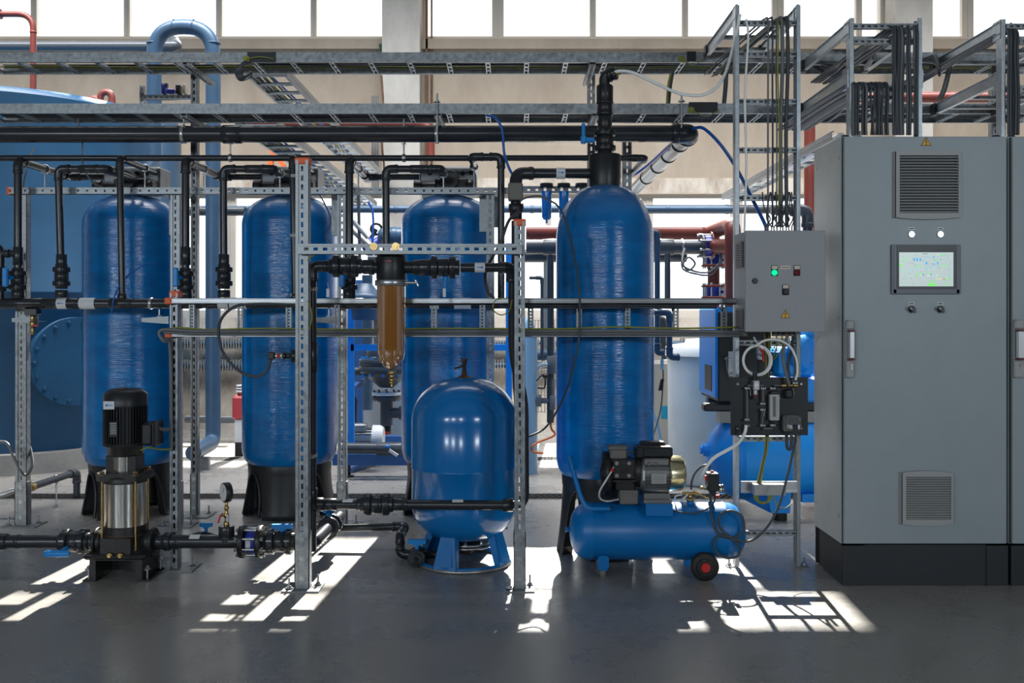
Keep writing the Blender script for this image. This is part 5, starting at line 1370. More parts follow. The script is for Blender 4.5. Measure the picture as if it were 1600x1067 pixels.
pts = [P(508, 826, D5), P(633, 822, D5), Vector((X(633,D5), 5.2, Z(822,D5))), Vector((X(633,D5)+0.0, 5.2, Z(866,5.2))), Vector((X(712,5.2), 5.14, Z(862,5.2)))]
run(t, pts, 0.0215, 'pvc', rad=0.045)
m = MB(); union(m, Vector((X(655,5.2)+0.0, 5.08, Z(868,5.1))), (0,1,0), 0.026, 0.13); m.cyl(Vector((X(655,5.2), 5.02, Z(868,5.1))), Vector((X(655,5.2), 4.96, Z(868,5.1)-0.01)), 0.016, 14); vo = part('ball_valve', m, G['pvc'], t)
m = MB(); tee_handle(m, Vector((X(655,5.2), 5.08, Z(868,5.1)+0.035)), (1,0,0), (0,0,1), 0.095, 0.02); part('handle', m, G['handle'], vo)
# pressure gauge on the tee
t = thing('pressure_gauge', 'round pressure gauge with brass cock and red lever standing on the pump discharge pipe', 'gauge', P(354, 826, D))
m = MB(); m.prof(P(354, 824, D), (0,0,1), [(0, 0.03, 0.014), (0.03, 0.045, 0.010)], 14); m.prof(P(354, 812, D), (0,0,1), [(0, 0.05, 0.009), (0.012, 0.035, 0.014), (0.05, 0.07, 0.012), (0.07, 0.09, 0.008)], 10); m.cyl(P(354, 806, D), P(346, 804, D), 0.008, 10); part('cock', m, G['brass'], t)
m = MB(); m.strip(P(345, 804, 4.86), P(341, 817, 4.86), (1,0,0), 0.014, 0.008); part('lever', m, G['redp'], t)
m = MB(); m.strip(P(356, 803, 4.86), P(356, 815, 4.86), (1,0,0), 0.016, 0.01); part('tag', m, G['zinc'], t)
gd = Vector((-0.78, -0.62, 0)).normalized(); gq = P(354, 769, D) - gd*0.016
m = MB(); m.prof(gq, gd, [(0, 0.034, 0.050)], 36); part('case', m, G['black'], t)
m = MB(); m.lathe(gq+gd*0.0342, gd, [(0, 0.044), (0.001, 0.044)], 32); part('dial', m, G['white'], t)
m = MB(); m.strip(gq+gd*0.036, gq+gd*0.036+Vector((0.01,-0.012,0.028)), Vector((gd.y,-gd.x,0)), 0.001, 0.003); part('needle', m, G['rubber'], t)
# sunlit small valve behind pipe
t = thing('floor_valve', 'small black valve with flat blue handle on the floor behind the pump discharge pipe', 'valve', P(318, 835, 5.5))
m = MB(); m.tube(spl([P(300, 842, 5.5), P(318, 838, 5.5), P(334, 842, 5.5)]), 0.03, 12); part('body', m, G['pvc'], t)
m = MB(); tee_handle(m, P(322, 832, 5.5), (1,0,0), (0,0,1), 0.07, 0.018); part('handle', m, G['handle'], t)

# ------------------------------------------------------------------ left floor pipe with brass valve
t = thing('drain_pipe', 'dark grey pipe with brass valve low at the far left, turning down into the floor', 'pipe', P(100, 760, 6.6))
pts = [P(-20, 772, 6.25), P(12, 770, 6.25), P(120, 738, 6.95), P(120, 738, 6.95)-Vector((0,0,0.19))]
run(t, [P(52, 760, 6.45), P(120, 737, 6.95), Vector((P(120,737,6.95).x, 6.95, 0.004))], 0.024, 'pvcg', rad=0.04)
m = MB(); m.prof(P(50, 761, 6.43), P(50,761,6.43)-P(56,759,6.47), [(-0.02, 0.04, 0.028), (0.04, 0.08, 0.034), (0.08, 0.15, 0.022)], 12); part('brass_valve', m, G['brass'], t)
m = MB(); m.tube(spl([P(42, 762, 6.3), P(20, 767, 6.27), P(2, 773, 6.25), P(-20, 774, 6.25)]), 0.022, 12); part('grey_hose', m, G['alu'], t)
clamp(t, P(88, 748, 6.72), (0.8,0.6,0), 0.026, P(88, 790, 6.60))
m = MB(); m.tube(spl([P(0, 690, 6.0), P(12, 694, 5.95), P(25, 722, 5.92), P(38, 742, 5.95), P(50, 728, 6.0), P(48, 705, 6.05), P(43, 690, 6.07)]), 0.009, 10); solo('grey_hose', m, G['cableg'], 'thin grey hose hanging in a U at the foot of the leftmost slotted post', 'hose')

# ------------------------------------------------------------------ amber bowl filter between the front posts
def front_filter():
    D = 4.70
    t = thing('cartridge_filter', 'filter with amber transparent bowl and black head hanging from the slotted crossbar', 'filter', P(611, 600, D))
    c = P(611.5, 440, D); cx = c.x
    def z(py): return Z(py, D)
    m = MB(); m.lathe((cx, D, z(438)), (0,0,1), [(0, 0.070), (0.01, 0.0735), (z(403)-z(438), 0.0735), (z(397)-z(438), 0.066)], 36); m.cyl((cx-0.12, D, z(418)), (cx+0.12, D, z(418)), 0.030, 20)
    part('head', m, G['black'], t)
    m = MB()
    for dx in (-0.085, 0.02): hexbolt(m, (cx+dx+0.018, D-0.14, z(388)), (0,-1,0), 0.011, 0.008)
    part('hanger_bolt', m, G['brass'], t)
    m = MB(); m.box(cx-0.03, cx+0.03, D-0.02, D+0.02, z(398), z(395)); m.box(cx-0.06, cx+0.06, D-0.14, D+0.01, z(397), z(395.5)); part('hanger', m, G['galv'], t)
    m = MB(); q = Vector((cx-0.005, D-0.0745, z(409))); m.box(q.x-0.016, q.x+0.006, q.y-0.001, q.y+0.002, q.z-0.0015, q.z+0.0015); m.prism([(q.x+0.016, q.y-0.001, q.z), (q.x+0.004, q.y-0.001, q.z+0.006), (q.x+0.004, q.y-0.001, q.z-0.006)], (0, 0.003, 0)); part('flow_arrow', m, G['redp'], t)
    m = MB(); m.prof((cx, D, z(446.5)), (0,0,1), [(0, 0.028, 0.080)], 36); m.cyl((cx+0.07, D-0.03, z(442)), (cx+0.13, D-0.03, z(442)), 0.007, 10); m.strip((cx+0.12, D-0.03, z(438)), (cx+0.135, D-0.03, z(447)), (0,1,0), 0.006, 0.006); part('clamp_ring', m, G['zinc'], t)
    r = 0.0705; L = z(447)-z(545)
    prof = [(0, r), (-(L), r*0.985)]
    for k in range(1, 9): a = PI/2*k/8; prof.append((-L-0.075*math.sin(a)*1.35, r*0.985*max(0.16, math.cos(a))))
    inner = [(t_, max(0.008, rr-0.006)) for t_, rr in prof][::-1]; inner[0] = (inner[0][0]+0.006, inner[0][1])
    m = MB(); m.lathe((cx, D, z(447)), (0,0,1), prof+inner, 48, True, False)
    n = len(prof); part('bowl', m, G['amber'], t, 'amber transparent bowl')
    m = MB(); m.cyl((cx, D, z(447)), (cx, D, z(555)), 0.038, 24); part('cartridge', m, mat('filter_cartridge', (0.42,0.26,0.10), 0.7), t)
    m = MB(); m.prof((cx+0.002, D, z(580)), (0,0,-1), [(0, 0.015, 0.020), (0.015, 0.035, 0.013), (0.035, 0.05, 0.015), (0.05, 0.062, 0.012), (0.06, 0.085, 0.006)], 14); part('drain_fitting', m, G['brass'], t)
    # unions and pipes of the same level
    t2 = thing('filter_piping', 'black pipe loop with union fittings either side of the amber filter down to knee height', 'pipe', P(486, 790, D))
    zl = 418
    m = MB(); union(m, P(540, 416, D), (1,0,0), 0.030, 0.16); part('union', m, G['pvc'], t2)
    m = MB(); union(m, P(693, 418, D), (1,0,0), 0.030, 0.16); vo = part('ball_valve', m, G['pvc'], t2)
    m = MB(); m.prof(P(696, 432, D), (0,0,-1), [(0, 0.03, 0.012), (0.03, 0.055, 0.006)], 12); part('handle', m, G['handle'], vo)
    m = MB(); m.prof(P(567, 417, D), (1,0,0), [(0, 0.05, 0.036), (0.03, 0.055, 0.040)], 20); m.prof(P(645, 418, D), (1,0,0), [(0, 0.03, 0.036), (0.03, 0.1, 0.04)], 20); part('coupling', m, G['pvc'], t2)
    pts = [P(575, 416, D), P(487, 416, D), P(487, 788, D), P(566, 788, D)]
    xr = P(805, 788, D+0.14)
    m = MB(); m.tube(bend([P(520, 416, D+0.0), P(488, 416, D), P(487.5, 440, D+0.05), P(487, 860, D+0.05)], [0.04, 0.05]), 0.0225, 16); part('left_pipe', m, G['pvc'], t2)
    elbow_part(t2, [P(540, 416, D), P(488, 416, D), P(488, 470, D)], 1, 0.0225, 'pvc', 0.04, 0.075)
    m = MB(); m.cyl(P(720, 418, D), P(790, 418, D), 0.0225, 16); part('upper_pipe', m, G['pvc'], t2)
    elbow_part(t2, [P(760, 418, D), P(800, 418, D+0.03), P(800, 450, D+0.06)], 1, 0.0235, 'pvc', 0.05, 0.07)
    wrap_sticker(t2, P(742, 418, D), P(758, 418, D), 0.0235, 1)
    m = MB(); m.tube(bend([P(801, 430, D+0.06), P(801, 560, D+0.10), P(819, 620, 4.86), P(820, 789, 4.86), P(790, 789, 4.8)], [0.1, 0.1, 0.06]), 0.0225, 16); part('right_pipe', m, G['pvc'], t2)
    for dx, dy in ((-48, 0), (0, 0), (0, 0)): pass
    m = MB(); m.prof(P(490, 788, D+0.05), (1,0,0), [(0, 0.05, 0.034), (0.05, 0.115, 0.030)], 20); m.prof(P(570, 788, D+0.05), (1,0,0), [(-0.04, 0.02, 0.03), (0.0, 0.01, 0.03)], 20); part('tee', m, G['pvc'], t2)
    m = MB(); union(m, P(589, 788, D+0.05), (1,0,0), 0.030, 0.16); part('union', m, G['pvc'], t2)
    m = MB(); m.cyl(P(500, 788, D+0.05), P(800, 789, D+0.05), 0.024, 18); part('lower_pipe', m, G['pvc'], t2)
    m = MB(); sleeve(m, P(794, 789, D+0.05), (1,0,0), 0.05, 0.033); sleeve(m, P(626, 788, D+0.05), (1,0,0), 0.07, 0.030); part('coupling', m, G['pvc'], t2)
    for a, b_ in ((536, 552), (707, 724)): wrap_sticker(t2, P(a, 788, D+0.05), P(b_, 788, D+0.05), 0.0245, None, True)
    for py in (452, 712):
        m = MB(); sleeve(m, P(487, py, D+0.05), (0,0,1), 0.02, 0.029); m.cyl(P(492, py, D), P(494, py, D-0.01), 0.008, 10); part('pipe_clamp', m, G['zinc'], t2)
    m = MB(); sleeve(m, P(487, 558, D+0.05), (0,0,1), 0.15, 0.029); sleeve(m, P(487, 772, D+0.05), (0,0,1), 0.06, 0.029); part('sleeve', m, G['pvc'], t2)
    # sensor tags hanging under valves
    for px, lab in ((694, 'white paper tag on a string under the right valve of the amber filter'), (512, 'grey paper tag under the left union of the amber filter')):
        m = MB(); m.cyl(P(px, 442, D), P(px+1, 452, D), 0.001, 5); m.box(X(px-2, D), X(px+2.5, D), D-0.001, D+0.001, Z(464, D), Z(451, D)); solo('paper_tag', m, G['sticker'], lab, 'tag')
front_filter()
# actuator and pipe from the nearest tank
t = thing('actuated_valve', 'grey boxed actuator on a black valve above the shorter orange-capped front post', 'valve', P(806, 343, 5.3))
D = 5.2
run(t, [P(925, 271, 5.4), P(806, 271, 5.28), P(806, 330, 5.24)], 0.029, 'pvc', rad=0.065)
wrap_sticker(t, P(869, 271, 5.34), P(883, 271, 5.33), 0.031, 1)
m = MB(); m.bev(X(794,D), X(817,D), D-0.045, D+0.04, Z(314,D), Z(287,D), 0.006); m.box(X(793.5,D), X(817.5,D), D-0.046, D+0.041, Z(300,D), Z(299,D)); part('actuator_box', m, G['tan'], t)
m = MB(); m.prof(P(806, 343, D), (0,0,1), [(0, 0.04, 0.034), (0.04, 0.08, 0.040), (0.08, 0.10, 0.024)], 20); m.cyl(P(795, 322, D), P(818, 322, D), 0.014, 12); part('valve_body', m, G['black'], t)
m = MB(); m.cyl(P(806, 345, D), P(806, 470, D), 0.024, 16); m.tube(bend([P(806, 400, D), P(806, 560, D-0.05), P(806, 560, D-0.05)+Vector((0.03,-0.1,-0.5))], 0.1), 0.024, 16); part('drop_pipe', m, G['pvc'], t)
t = thing('air_filter_set', 'row of three blue cartridge housings on a perforated bar behind the nearest tank', 'filter', P(870, 320, 7.0))
D = 7.0
m = MB(); strut(m, P(815, 296, D), P(940, 296, D), (0,-1,0), 0.05, 0.04, 0.06, 0.02, 0.02); part('mounting_bar', m, G['galv'], t)
for px in (854, 881, 909):
    m = MB(); m.prof(P(px, 294, D), (0,0,1), [(0, 0.035, 0.048)], 20); ho = part('housing_cap', m, G['black'], t)
    m = MB(); m.lathe(P(px, 344, D), (0,0,1), [(0, 0.008), (0.004, 0.022), (0.02, 0.034), (0.21, 0.038)], 24); m.cyl(P(px, 349, D), P(px, 343, D), 0.008, 8); part('bowl', m, G['cobalt'] if False else G['paint'], ho)

# ------------------------------------------------------------------ squat blue expansion tank
def exp_tank():
    D = 5.14; cx = X(725.5, D); s = S(D); r = 0.281
    def z(py): return Z(py, D)
    t = thing('expansion_tank', 'squat glossy blue expansion tank on three sheet metal legs behind the low black pipe', 'tank', (cx, D, 0))
    zt, zb = z(589), z(843); z1, z2 = z(655), z(784)
    pr = []
    n = 14
    for k in range(n+1): a = PI/2*k/n; pr.append((z2-(z2-zb)*math.cos(a), max(0.02, r*math.sin(a)**0.8) if k else 0.02))
    zs = z(727)
    pr += [(zs-0.006, r), (zs-0.003, r+0.003), (zs+0.003, r+0.003), (zs+0.006, r)]
    for k in range(n+1): a = PI/2*k/n; pr.append((z1+(zt-z1)*math.sin(a), max(0.02, r*math.cos(a)**0.9) if k < n else 0.02))
    m = MB(); m.lathe((cx, D, 0), (0,0,1), pr, 80); part('vessel', m, G['paint'], t)
    m = MB(); m.lathe((cx, D, zt-0.004), (0,0,1), [(0, 0.05), (0.008, 0.03), (0.014, 0.018)], 20); m.prof((cx, D, zt+0.0), (0,0,1), [(0.01, 0.035, 0.014), (0.035, 0.065, 0.010), (0.065, 0.08, 0.012), (0.08, 0.10, 0.016)], 12); part('air_valve', m, G['rust'], t)
    m = MB(); m.strip((cx, D-0.01, zt+0.062), (cx-0.055, D-0.02, zt+0.045), (0,0,1), 0.01, 0.012); part('valve_lever', m, G['black'], t)
    # bottom flange
    m = MB(); m.prof((cx+0.01, D, zb-0.028), (0,0,1), [(0, 0.012, 0.14), (0.014, 0.026, 0.132)], 36); part('bottom_flange', m, G['zinc'], t)
    m = MB()
    for k in range(8): hexbolt(m, (cx+0.01+0.12*math.cos(k*PI/4), D+0.12*math.sin(k*PI/4), zb-0.002), (0,0,1), 0.009, 0.012)
    part('flange_bolts', m, G['zinc'], t)
    m = MB(); m.tube(bend([(cx+0.03, D, zb-0.03), (cx+0.03, D, 0.065), (cx-0.10, D, 0.065)], 0.04), 0.022, 14); part('outlet_elbow', m, G['rust'], t)
    # legs
    for k, a in enumerate((R(-112), R(-25), R(150), R(75))):
        m = MB(); d = Vector((math.cos(a), math.sin(a), 0)); u = Vector((-d.y, d.x, 0)); c0 = Vector((cx, D, 0))
        def q(rad, w, zz): return [c0+d*rad-u*w/2+Vector((0,0,zz)), c0+d*rad+u*w/2+Vector((0,0,zz))]
        rt, rb = 0.205, 0.245; zt_ = 0.175
        A = q(rb, 0.135, 0.012); B = q(rt, 0.085, zt_)
        m.prism([A[0], A[1], B[1], B[0]], -d*0.004)
        A2 = q(rb+0.004, 0.085, 0.035); B2 = q(rt+0.005, 0.05, zt_-0.02)
        m.prism([A2[0], A2[1], B2[1], B2[0]], -d*0.006)
        for i in (0, 1):
            m.prism([A[i], B[i], B[i]-d*0.05, A[i]-d*0.03], u*0.004*(1 if i == 0 else -1))
        part('leg', m, G['paintm'], t)
    m = MB(); m.torus((cx, D, 0.009), (0,0,1), 0.245, 0.009, 56, 8); part('floor_ring', m, G['alu'], t)
    m = MB(); m.lathe((cx, D, 0.012), (0,0,1), [(0, 0.243), (0.016, 0.243), (0.016, 0.237), (0, 0.237)], 56, True, False); part('base_band', m, G['paintm'], t)
exp_tank()

# ------------------------------------------------------------------ wheeled air compressor
def compressor():
    D = 4.95
    def z(py): return Z(py, D)
    def x(px): return X(px, D)
    t = thing('air_compressor', 'low blue air compressor on wheels with a motor and black cable loops on top', 'compressor', (x(1026), D, 0))
    cz = z(829); r = 0.145; xa, xb = x(890), x(1163)
    L = xb-xa; pr = [(0, 0.004)]
    for k in range(1, 9): a = PI/2*k/8; pr.append((0.10*(1-math.cos(a)), r*math.sin(a)**0.75))
    pr += [(0.108, r+0.0025), (0.112, r+0.0025), (0.116, r)]
    pr += [(L-q, rr) for q, rr in pr[::-1]]
    m = MB(); m.lathe((xa, D, cz), (1,0,0), pr, 56); part('receiver_tank', m, G['paintm'], t)
    m = MB(); m.prof((xa-0.022, D, z(827)), (1,0,0), [(0, 0.026, 0.014)], 8); m.prof((x(1111), D, cz-r-0.03), (0,0,1), [(0, 0.04, 0.008)], 8); part('drain_plug', m, G['paintm'], t)
    # front leg and rear leg at left
    for dy in (-0.10, 0.10):
        m = MB(); m.box(x(933), x(946), D+dy-0.015, D+dy+0.015, 0.035, cz-r*0.7); m.box(x(931), x(948), D+dy-0.016, D+dy-0.012, 0.05, cz-r*0.75); part('leg', m, G['paintm'], t)
        m = MB(); m.prof((x(939), D+dy, 0), (0,0,1), [(0, 0.035, 0.017)], 14); part('rubber_foot', m, G['tan'], t)
    m = MB(); m.box(x(1082), x(1096), D-0.145, D-0.125, z(893), z(862)); m.box(x(1081), x(1100), D-0.13, D-0.09, z(866), z(856)); m.box(x(1075), x(1100), D+0.10, D+0.14, z(893), z(860)); m.cyl((x(1091), D-0.16, z(895)+0.0), (x(1091), D+0.17, z(895)), 0.009, 10); part('axle_bracket', m, G['paintm'], t)
    for dy in (-0.185, 0.14):
        wz = 0.070; wx = x(1091)
        m = MB(); m.lathe((wx, D+dy, wz), (0,1,0), [(0, 0.045), (0.002, 0.062), (0.010, 0.070), (0.034, 0.070), (0.042, 0.062), (0.044, 0.045)], 36); wo = part('wheel', m, G['rubber'], t)
        m = MB(); m.prof((wx, D+dy-0.004, wz), (0,1,0), [(0, 0.01, 0.045)], 28)
        for k in range(6): a = PI*k/3; m.obox((wx+0.033*math.cos(a), D+dy-0.006, wz+0.033*math.sin(a)), ((math.cos(a),0,math.sin(a)),(0,1,0),(-math.sin(a),0,math.cos(a))), (0.022,0.006,0.012))
        part('hub', m, G['black'], wo)
        m = MB(); m.prof((wx, D+dy-0.012, wz), (0,1,0), [(0, 0.012, 0.024)], 24); part('hub_cap', m, G['redp'], wo)
    # handle tube
    m = MB(); m.tube(bend([P(889, 714, D-0.02), P(908, 778, D-0.10), P(918, 795, D-0.12), P(954, 795, D-0.125)], [0.05, 0.05]), 0.0125, 14); m.cyl(P(940, 797, D-0.12), P(938, 802, D-0.09), 0.009, 10); part('handle', m, G['paintm'], t)
    m = MB(); m.prof(P(953, 795, D-0.125), (1,0,0), [(0, 0.006, 0.0135)], 12); part('handle_cap', m, G['black'], t)
    m = MB(); m.box(x(1003), x(1044), D-0.145, D+0.10, z(797), z(779)); m.box(x(994), x(1004), D-0.03, D+0.10, z(797), z(772)); part('motor_saddle', m, G['paintm'], t)
    # electric motor, axis along x
    mz = z(738); rr = 0.086; x0, x1 = x(1001), x(1044)
    m = MB(); m.lathe((x0, D-0.02, mz), (1,0,0), [(0, rr*0.86), (x1-x0, rr*0.86)], 40)
    for k in range(30):
        a = 2*PI*k/30; d = Vector((0, math.cos(a), math.sin(a))); 
        m.obox(Vector(((x0+x1)/2, D-0.02, mz))+d*rr*0.93, ((1,0,0), d, Vector((1,0,0)).cross(d)), ((x1-x0)*0.98, rr*0.16, 0.004))
    m.lathe((x0-0.012, D-0.02, mz), (1,0,0), [(0, rr*0.9), (0.012, rr*1.02), (0.022, rr*1.02)], 36)
    m.box(x0+0.005, x1-0.005, D-0.09, D+0.05, z(775), z(766)); m.box(x0, x1-0.0, D-0.12, D+0.07, z(779), z(774))
    m.bev(x(1002), x(1041), D-0.10, D+0.02, z(723), z(712), 0.006)
    part('motor', m, G['grey'], t)
    m = MB(); m.box(x(1013), x(1036), D-0.108, D-0.100, z(750), z(735)); m.m = 1
    for k in range(4): m.box(x(1016), x(1033), D-0.1087, D-0.108, z(738+k*3)-0.0015, z(738+k*3)+0.001)
    part('nameplate', m, (G['alu'], G['grey']), t)
    m = MB()
    for px in (1010, 1020): m.prof((x(px), D-0.104, z(720)), (0,1,0), [(0, 0.01, 0.010)], 14)
    part('cable_gland', m, G['tan'], t)
    m = MB(); m.box(x(1000), x(1003), D-0.11, D-0.10, z(745), z(730)); part('side_sticker', m, G['sticker'], t)
    m = MB(); m.lathe((x1-0.004, D-0.02, mz), (1,0,0), [(0, rr*1.07), (0.012, rr*1.08), (0.018, rr*1.05), (0.055, rr*1.05), (0.062, rr*1.0), (0.07, rr*1.0), (0.082, rr*0.85), (0.086, rr*0.5), (0.087, 0.0)], 48, True, False); part('fan_cover', m, G['gold'], t, 'yellow passivated fan cover')
    m = MB(); m.bev(x(991), x(1047), D-0.09, D+0.0, z(711), z(695), 0.008); m.bev(x(990), x(1003), D-0.095, D+0.005, z(712), z(694), 0.008); m.bev(x(1000), x(1040), D-0.02, D+0.06, z(697), z(690), 0.01); part('capacitor_box', m, G['black'], t)
    m = MB(); m.tube(spl([P(981, 713, D-0.05), P(985, 706, D-0.05), P(993, 707, D-0.05)]), 0.004, 8); part('lead', m, G['cable'], t)
    # compressor block
    m = MB(); m.bev(x(954), x(990), D-0.08, D+0.06, z(745), z(715), 0.006); m.lathe((x(984), D-0.02, z(735)), (1,0,0), [(0, 0.05), (0.02, 0.075), (0.045, 0.082), (0.06, 0.078)], 28); m.box(x(953), x(988), D-0.085, D+0.06, z(716.5), z(714.5)); m.box(x(955), x(990), D-0.085, D+0.06, z(748.5), z(746)); m.bev(x(958), x(992), D-0.05, D+0.05, z(765), z(745), 0.01)
    for k in range(5): m.box(x(967), x(981), D-0.086, D-0.08, z(724+k*3)-0.001, z(724+k*3)+0.004)
    part('pump_block', m, G['cast'], t)
    m = MB()
    for px in (961, 980):
        for py in (720, 739): hexbolt(m, (x(px), D-0.082, z(py)), (0,-1,0), 0.006, 0.008)
    part('bolt', m, G['zinc'], t)
    m = MB(); m.bev(x(965), x(994), D-0.09, D+0.02, z(783), z(762), 0.006); m.box(x(966), x(993), D-0.094, D-0.09, z(764), z(761)); m.box(x(970), x(975), D-0.095, D-0.09, z(770), z(761)); m.box(x(985), x(990), D-0.095, D-0.09, z(770), z(761)); part('lower_air_filter', m, G['tan'], t)
    m = MB(); m.bev(x(951), x(977), D-0.075, D+0.01, z(714), z(699), 0.006); m.bev(x(948), x(978), D-0.08, D+0.015, z(700), z(694), 0.006); part('upper_air_filter', m, G['tan'], t)
    # flywheel cage at left
    m = MB(); fx = x(941)
    for k in range(5): m.torus((fx-0.004*k+0.008, D-0.0, z(739)), (1,0,0), 0.112-k*0.022, 0.003, 36, 6)
    for k in range(18): a = 2*PI*k/18; m.cyl((fx-0.008, D, z(739)), (fx+0.008, D+0.112*math.cos(a), z(739)+0.112*math.sin(a)), 0.0022, 5)
    m.lathe((fx+0.010, D, z(739)), (1,0,0), [(0, 0.112), (0.03, 0.112), (0.03, 0.108), (0, 0.108)], 36, True, False)
    part('belt_guard', m, G['black'], t)
    m = MB(); m.lathe((fx+0.018, D, z(739)), (1,0,0), [(0, 0.095), (0.02, 0.095)], 28); part('flywheel', m, G['cast'], t)
    m = MB(); m.tube(spl([P(959, 730, D-0.10), P(955, 737, D-0.115), P(946, 752, D-0.12), P(937, 768, D-0.12), P(938, 779, D-0.12), P(949, 783, D-0.12), P(966, 780, D-0.10)]), 0.0065, 10); part('discharge_hose', m, G['alu'], t)
    m = MB(); m.tube([P(957, 733, D-0.108), P(955, 737, D-0.115)], 0.0085, 12); part('hose_clamp', m, G['redp'], t)
    # fittings on top at right
    m = MB(); m.prof((x(1077), D-0.03, cz+r*0.95), (0,0,1), [(0, 0.022, 0.018)], 16); m.prof((x(1109), D-0.03, cz+r*0.95), (0,0,1), [(0, 0.02, 0.016)], 16); part('boss', m, G['paintm'], t)
    m = MB(); m.prof((x(1077), D-0.03, cz+r*0.95+0.022), (0,0,1), [(0, 0.012, 0.02), (0.012, 0.032, 0.014)], 8); m.cyl(P(1066, 771, D-0.03), P(1092, 771, D-0.03), 0.009, 10); m.cyl(P(1083, 767, D-0.03), P(1108, 780, D-0.03), 0.0045, 8); m.prof(P(1094, 762, D-0.05), (1,0,0), [(0, 0.03, 0.009), (0.02, 0.04, 0.012)], 8); m.prof((x(1109), D-0.03, cz+r*0.95+0.02), (0,0,1), [(0, 0.05, 0.01)], 8); part('brass_fittings', m, G['brass'], t)
    m = MB(); m.bev(x(1101), x(1118.5), D-0.085, D-0.01, z(763), z(736), 0.004); m.bev(x(1106), x(1115), D-0.07, D-0.02, z(770), z(762), 0.004); po = part('pressure_switch', m, G['black'], t)
    m = MB(); m.prof((x(1110), D-0.045, z(736)), (0,0,1), [(0, 0.010, 0.009)], 12); part('switch_knob', m, G['redp'], po)
    m = MB(); m.prof((x(1120), D-0.04, z(762)), (1,0,0), [(0, 0.018, 0.024), (0.018, 0.022, 0.026)], 24); part('gauge', m, G['steel'], t)
    m = MB(); m.box(x(1116), x(1122), D-0.05, D-0.03, z(774), z(771)); m.box(x(1099), x(1101), D-0.05, D-0.03, z(748), z(741)); part('red_tap', m, G['redp'], t)
    m = MB(); m.tube(spl([P(1045, 794, D-0.08), P(1062, 800, D-0.09), P(1085, 802, D-0.11), P(1108, 793, D-0.10), P(1116, 783, D-0.07), P(1116, 768, D-0.05)]), 0.0045, 8); m.tube(spl([P(1080, 765, D-0.03), P(1081, 752, D-0.03), P(1087, 738, D-0.03), P(1098, 728, D-0.02), P(1108, 727, D-0.03), P(1109, 735, D-0.04)]), 0.005, 8); part('wiring', m, G['cable'], t)
    m = MB(); m.tube(spl([P(1066, 773, D-0.02), P(1056, 775, D-0.02), P(1054, 783, D)]), 0.004, 8); m.tube(spl([P(1075, 772, D-0.04), P(1067, 780, D-0.04), P(1064, 784, D)]), 0.004, 8); part('small_tubes', m, G['hose'], t)
compressor()
cable([P(1110, 772, 4.86), P(1110, 790, 4.83), P(1113, 812, 4.80), P(1121, 832, 4.79), P(1135, 840, 4.79), P(1153, 838, 4.79), P(1162, 822, 4.79), P(1158, 805, 4.79), P(1142, 798, 4.79), P(1127, 803, 4.79), P(1123, 818, 4.79), P(1131, 832, 4.79), P(1145, 842, 4.78), P(1156, 856, 4.79), P(1152, 869, 4.79), P(1135, 871, 4.79), P(1119, 862, 4.79), P(1116, 846, 4.79), P(1127, 836, 4.785), P(1150, 843, 4.78), P(1172, 845, 4.78), P(1195, 828, 4.78), P(1215, 795, 4.80), P(1230, 745, 4.82), P(1239, 705, 4.83), P(1243, 684, 4.82), P(1242, 666, 4.80)], 0.0062, 'cable', 'black power cable looped twice at the compressor and rising to the black panel socket')
cable([P(1166, 664, 4.83), P(1163, 678, 4.83), P(1152, 694, 4.80), P(1135, 704, 4.78), P(1115, 716, 4.78), P(1102, 732, 4.79), P(1096, 745, 4.82), P(1098, 756, 4.88), P(1104, 762, 4.90)], 0.0085, 'hose', 'white hose swinging from the black panel down to the compressor', 'white_hose', cat='hose')
# ------------------------------------------------------------------ vertical cable ladders
def vladder(pxa, pxb, D, z0, z1, rungs, label, feet=False, group=None):
    xa, xb = X(pxa, D), X(pxb, D)
    t = thing('vertical_cable_ladder', label, 'cable ladder', ((xa+xb)/2, D, z0), group)
    for x, s in ((xa, 1), (xb, -1)):
        m = MB(); m.box(x-0.003, x, D, D+0.058, z0, z1) if s == 1 else m.box(x, x+0.003, D, D+0.058, z0, z1)
        for y in (D, D+0.055): m.box(x, x+s*0.018, y, y+0.003, z0, z1)
        m.box(x+s*0.018, x+s*0.0165, D, D+0.01, z0, z1)
        part('side_rail', m, G['galvl'], t)
        if feet:
            m = MB(); m.box(x-0.045 if s == 1 else x, x if s == 1 else x+0.05, D, D+0.06, 0, 0.006); m.cyl((x-s*0.03, D+0.03, 0.006), (x-s*0.03, D+0.03, 0.045), 0.005, 8); hexbolt(m, (x-s*0.03, D+0.03, 0.008), (0,0,1), 0.011, 0.01); part('foot', m, G['zinc'], t)
    for py in rungs:
        m = MB(); strut(m, (xa, D+0.012, Z(py,D)), (xb, D+0.012, Z(py,D)), (0,-1,0), 0.028, 0.018, 0.034, 0.02, 0.010, 0.002); part('rung', m, G['galv'], t)
    return t
DL = 5.03
LR = [35, 84, 158, 234, 309, 384, 460, 536, 686, 834]
vladder(1150, 1250, DL, 0.004, Z(8, DL), LR, 'tall vertical cable ladder from the floor behind the small wall box to the top', feet=True)
m = MB(); q = MB()
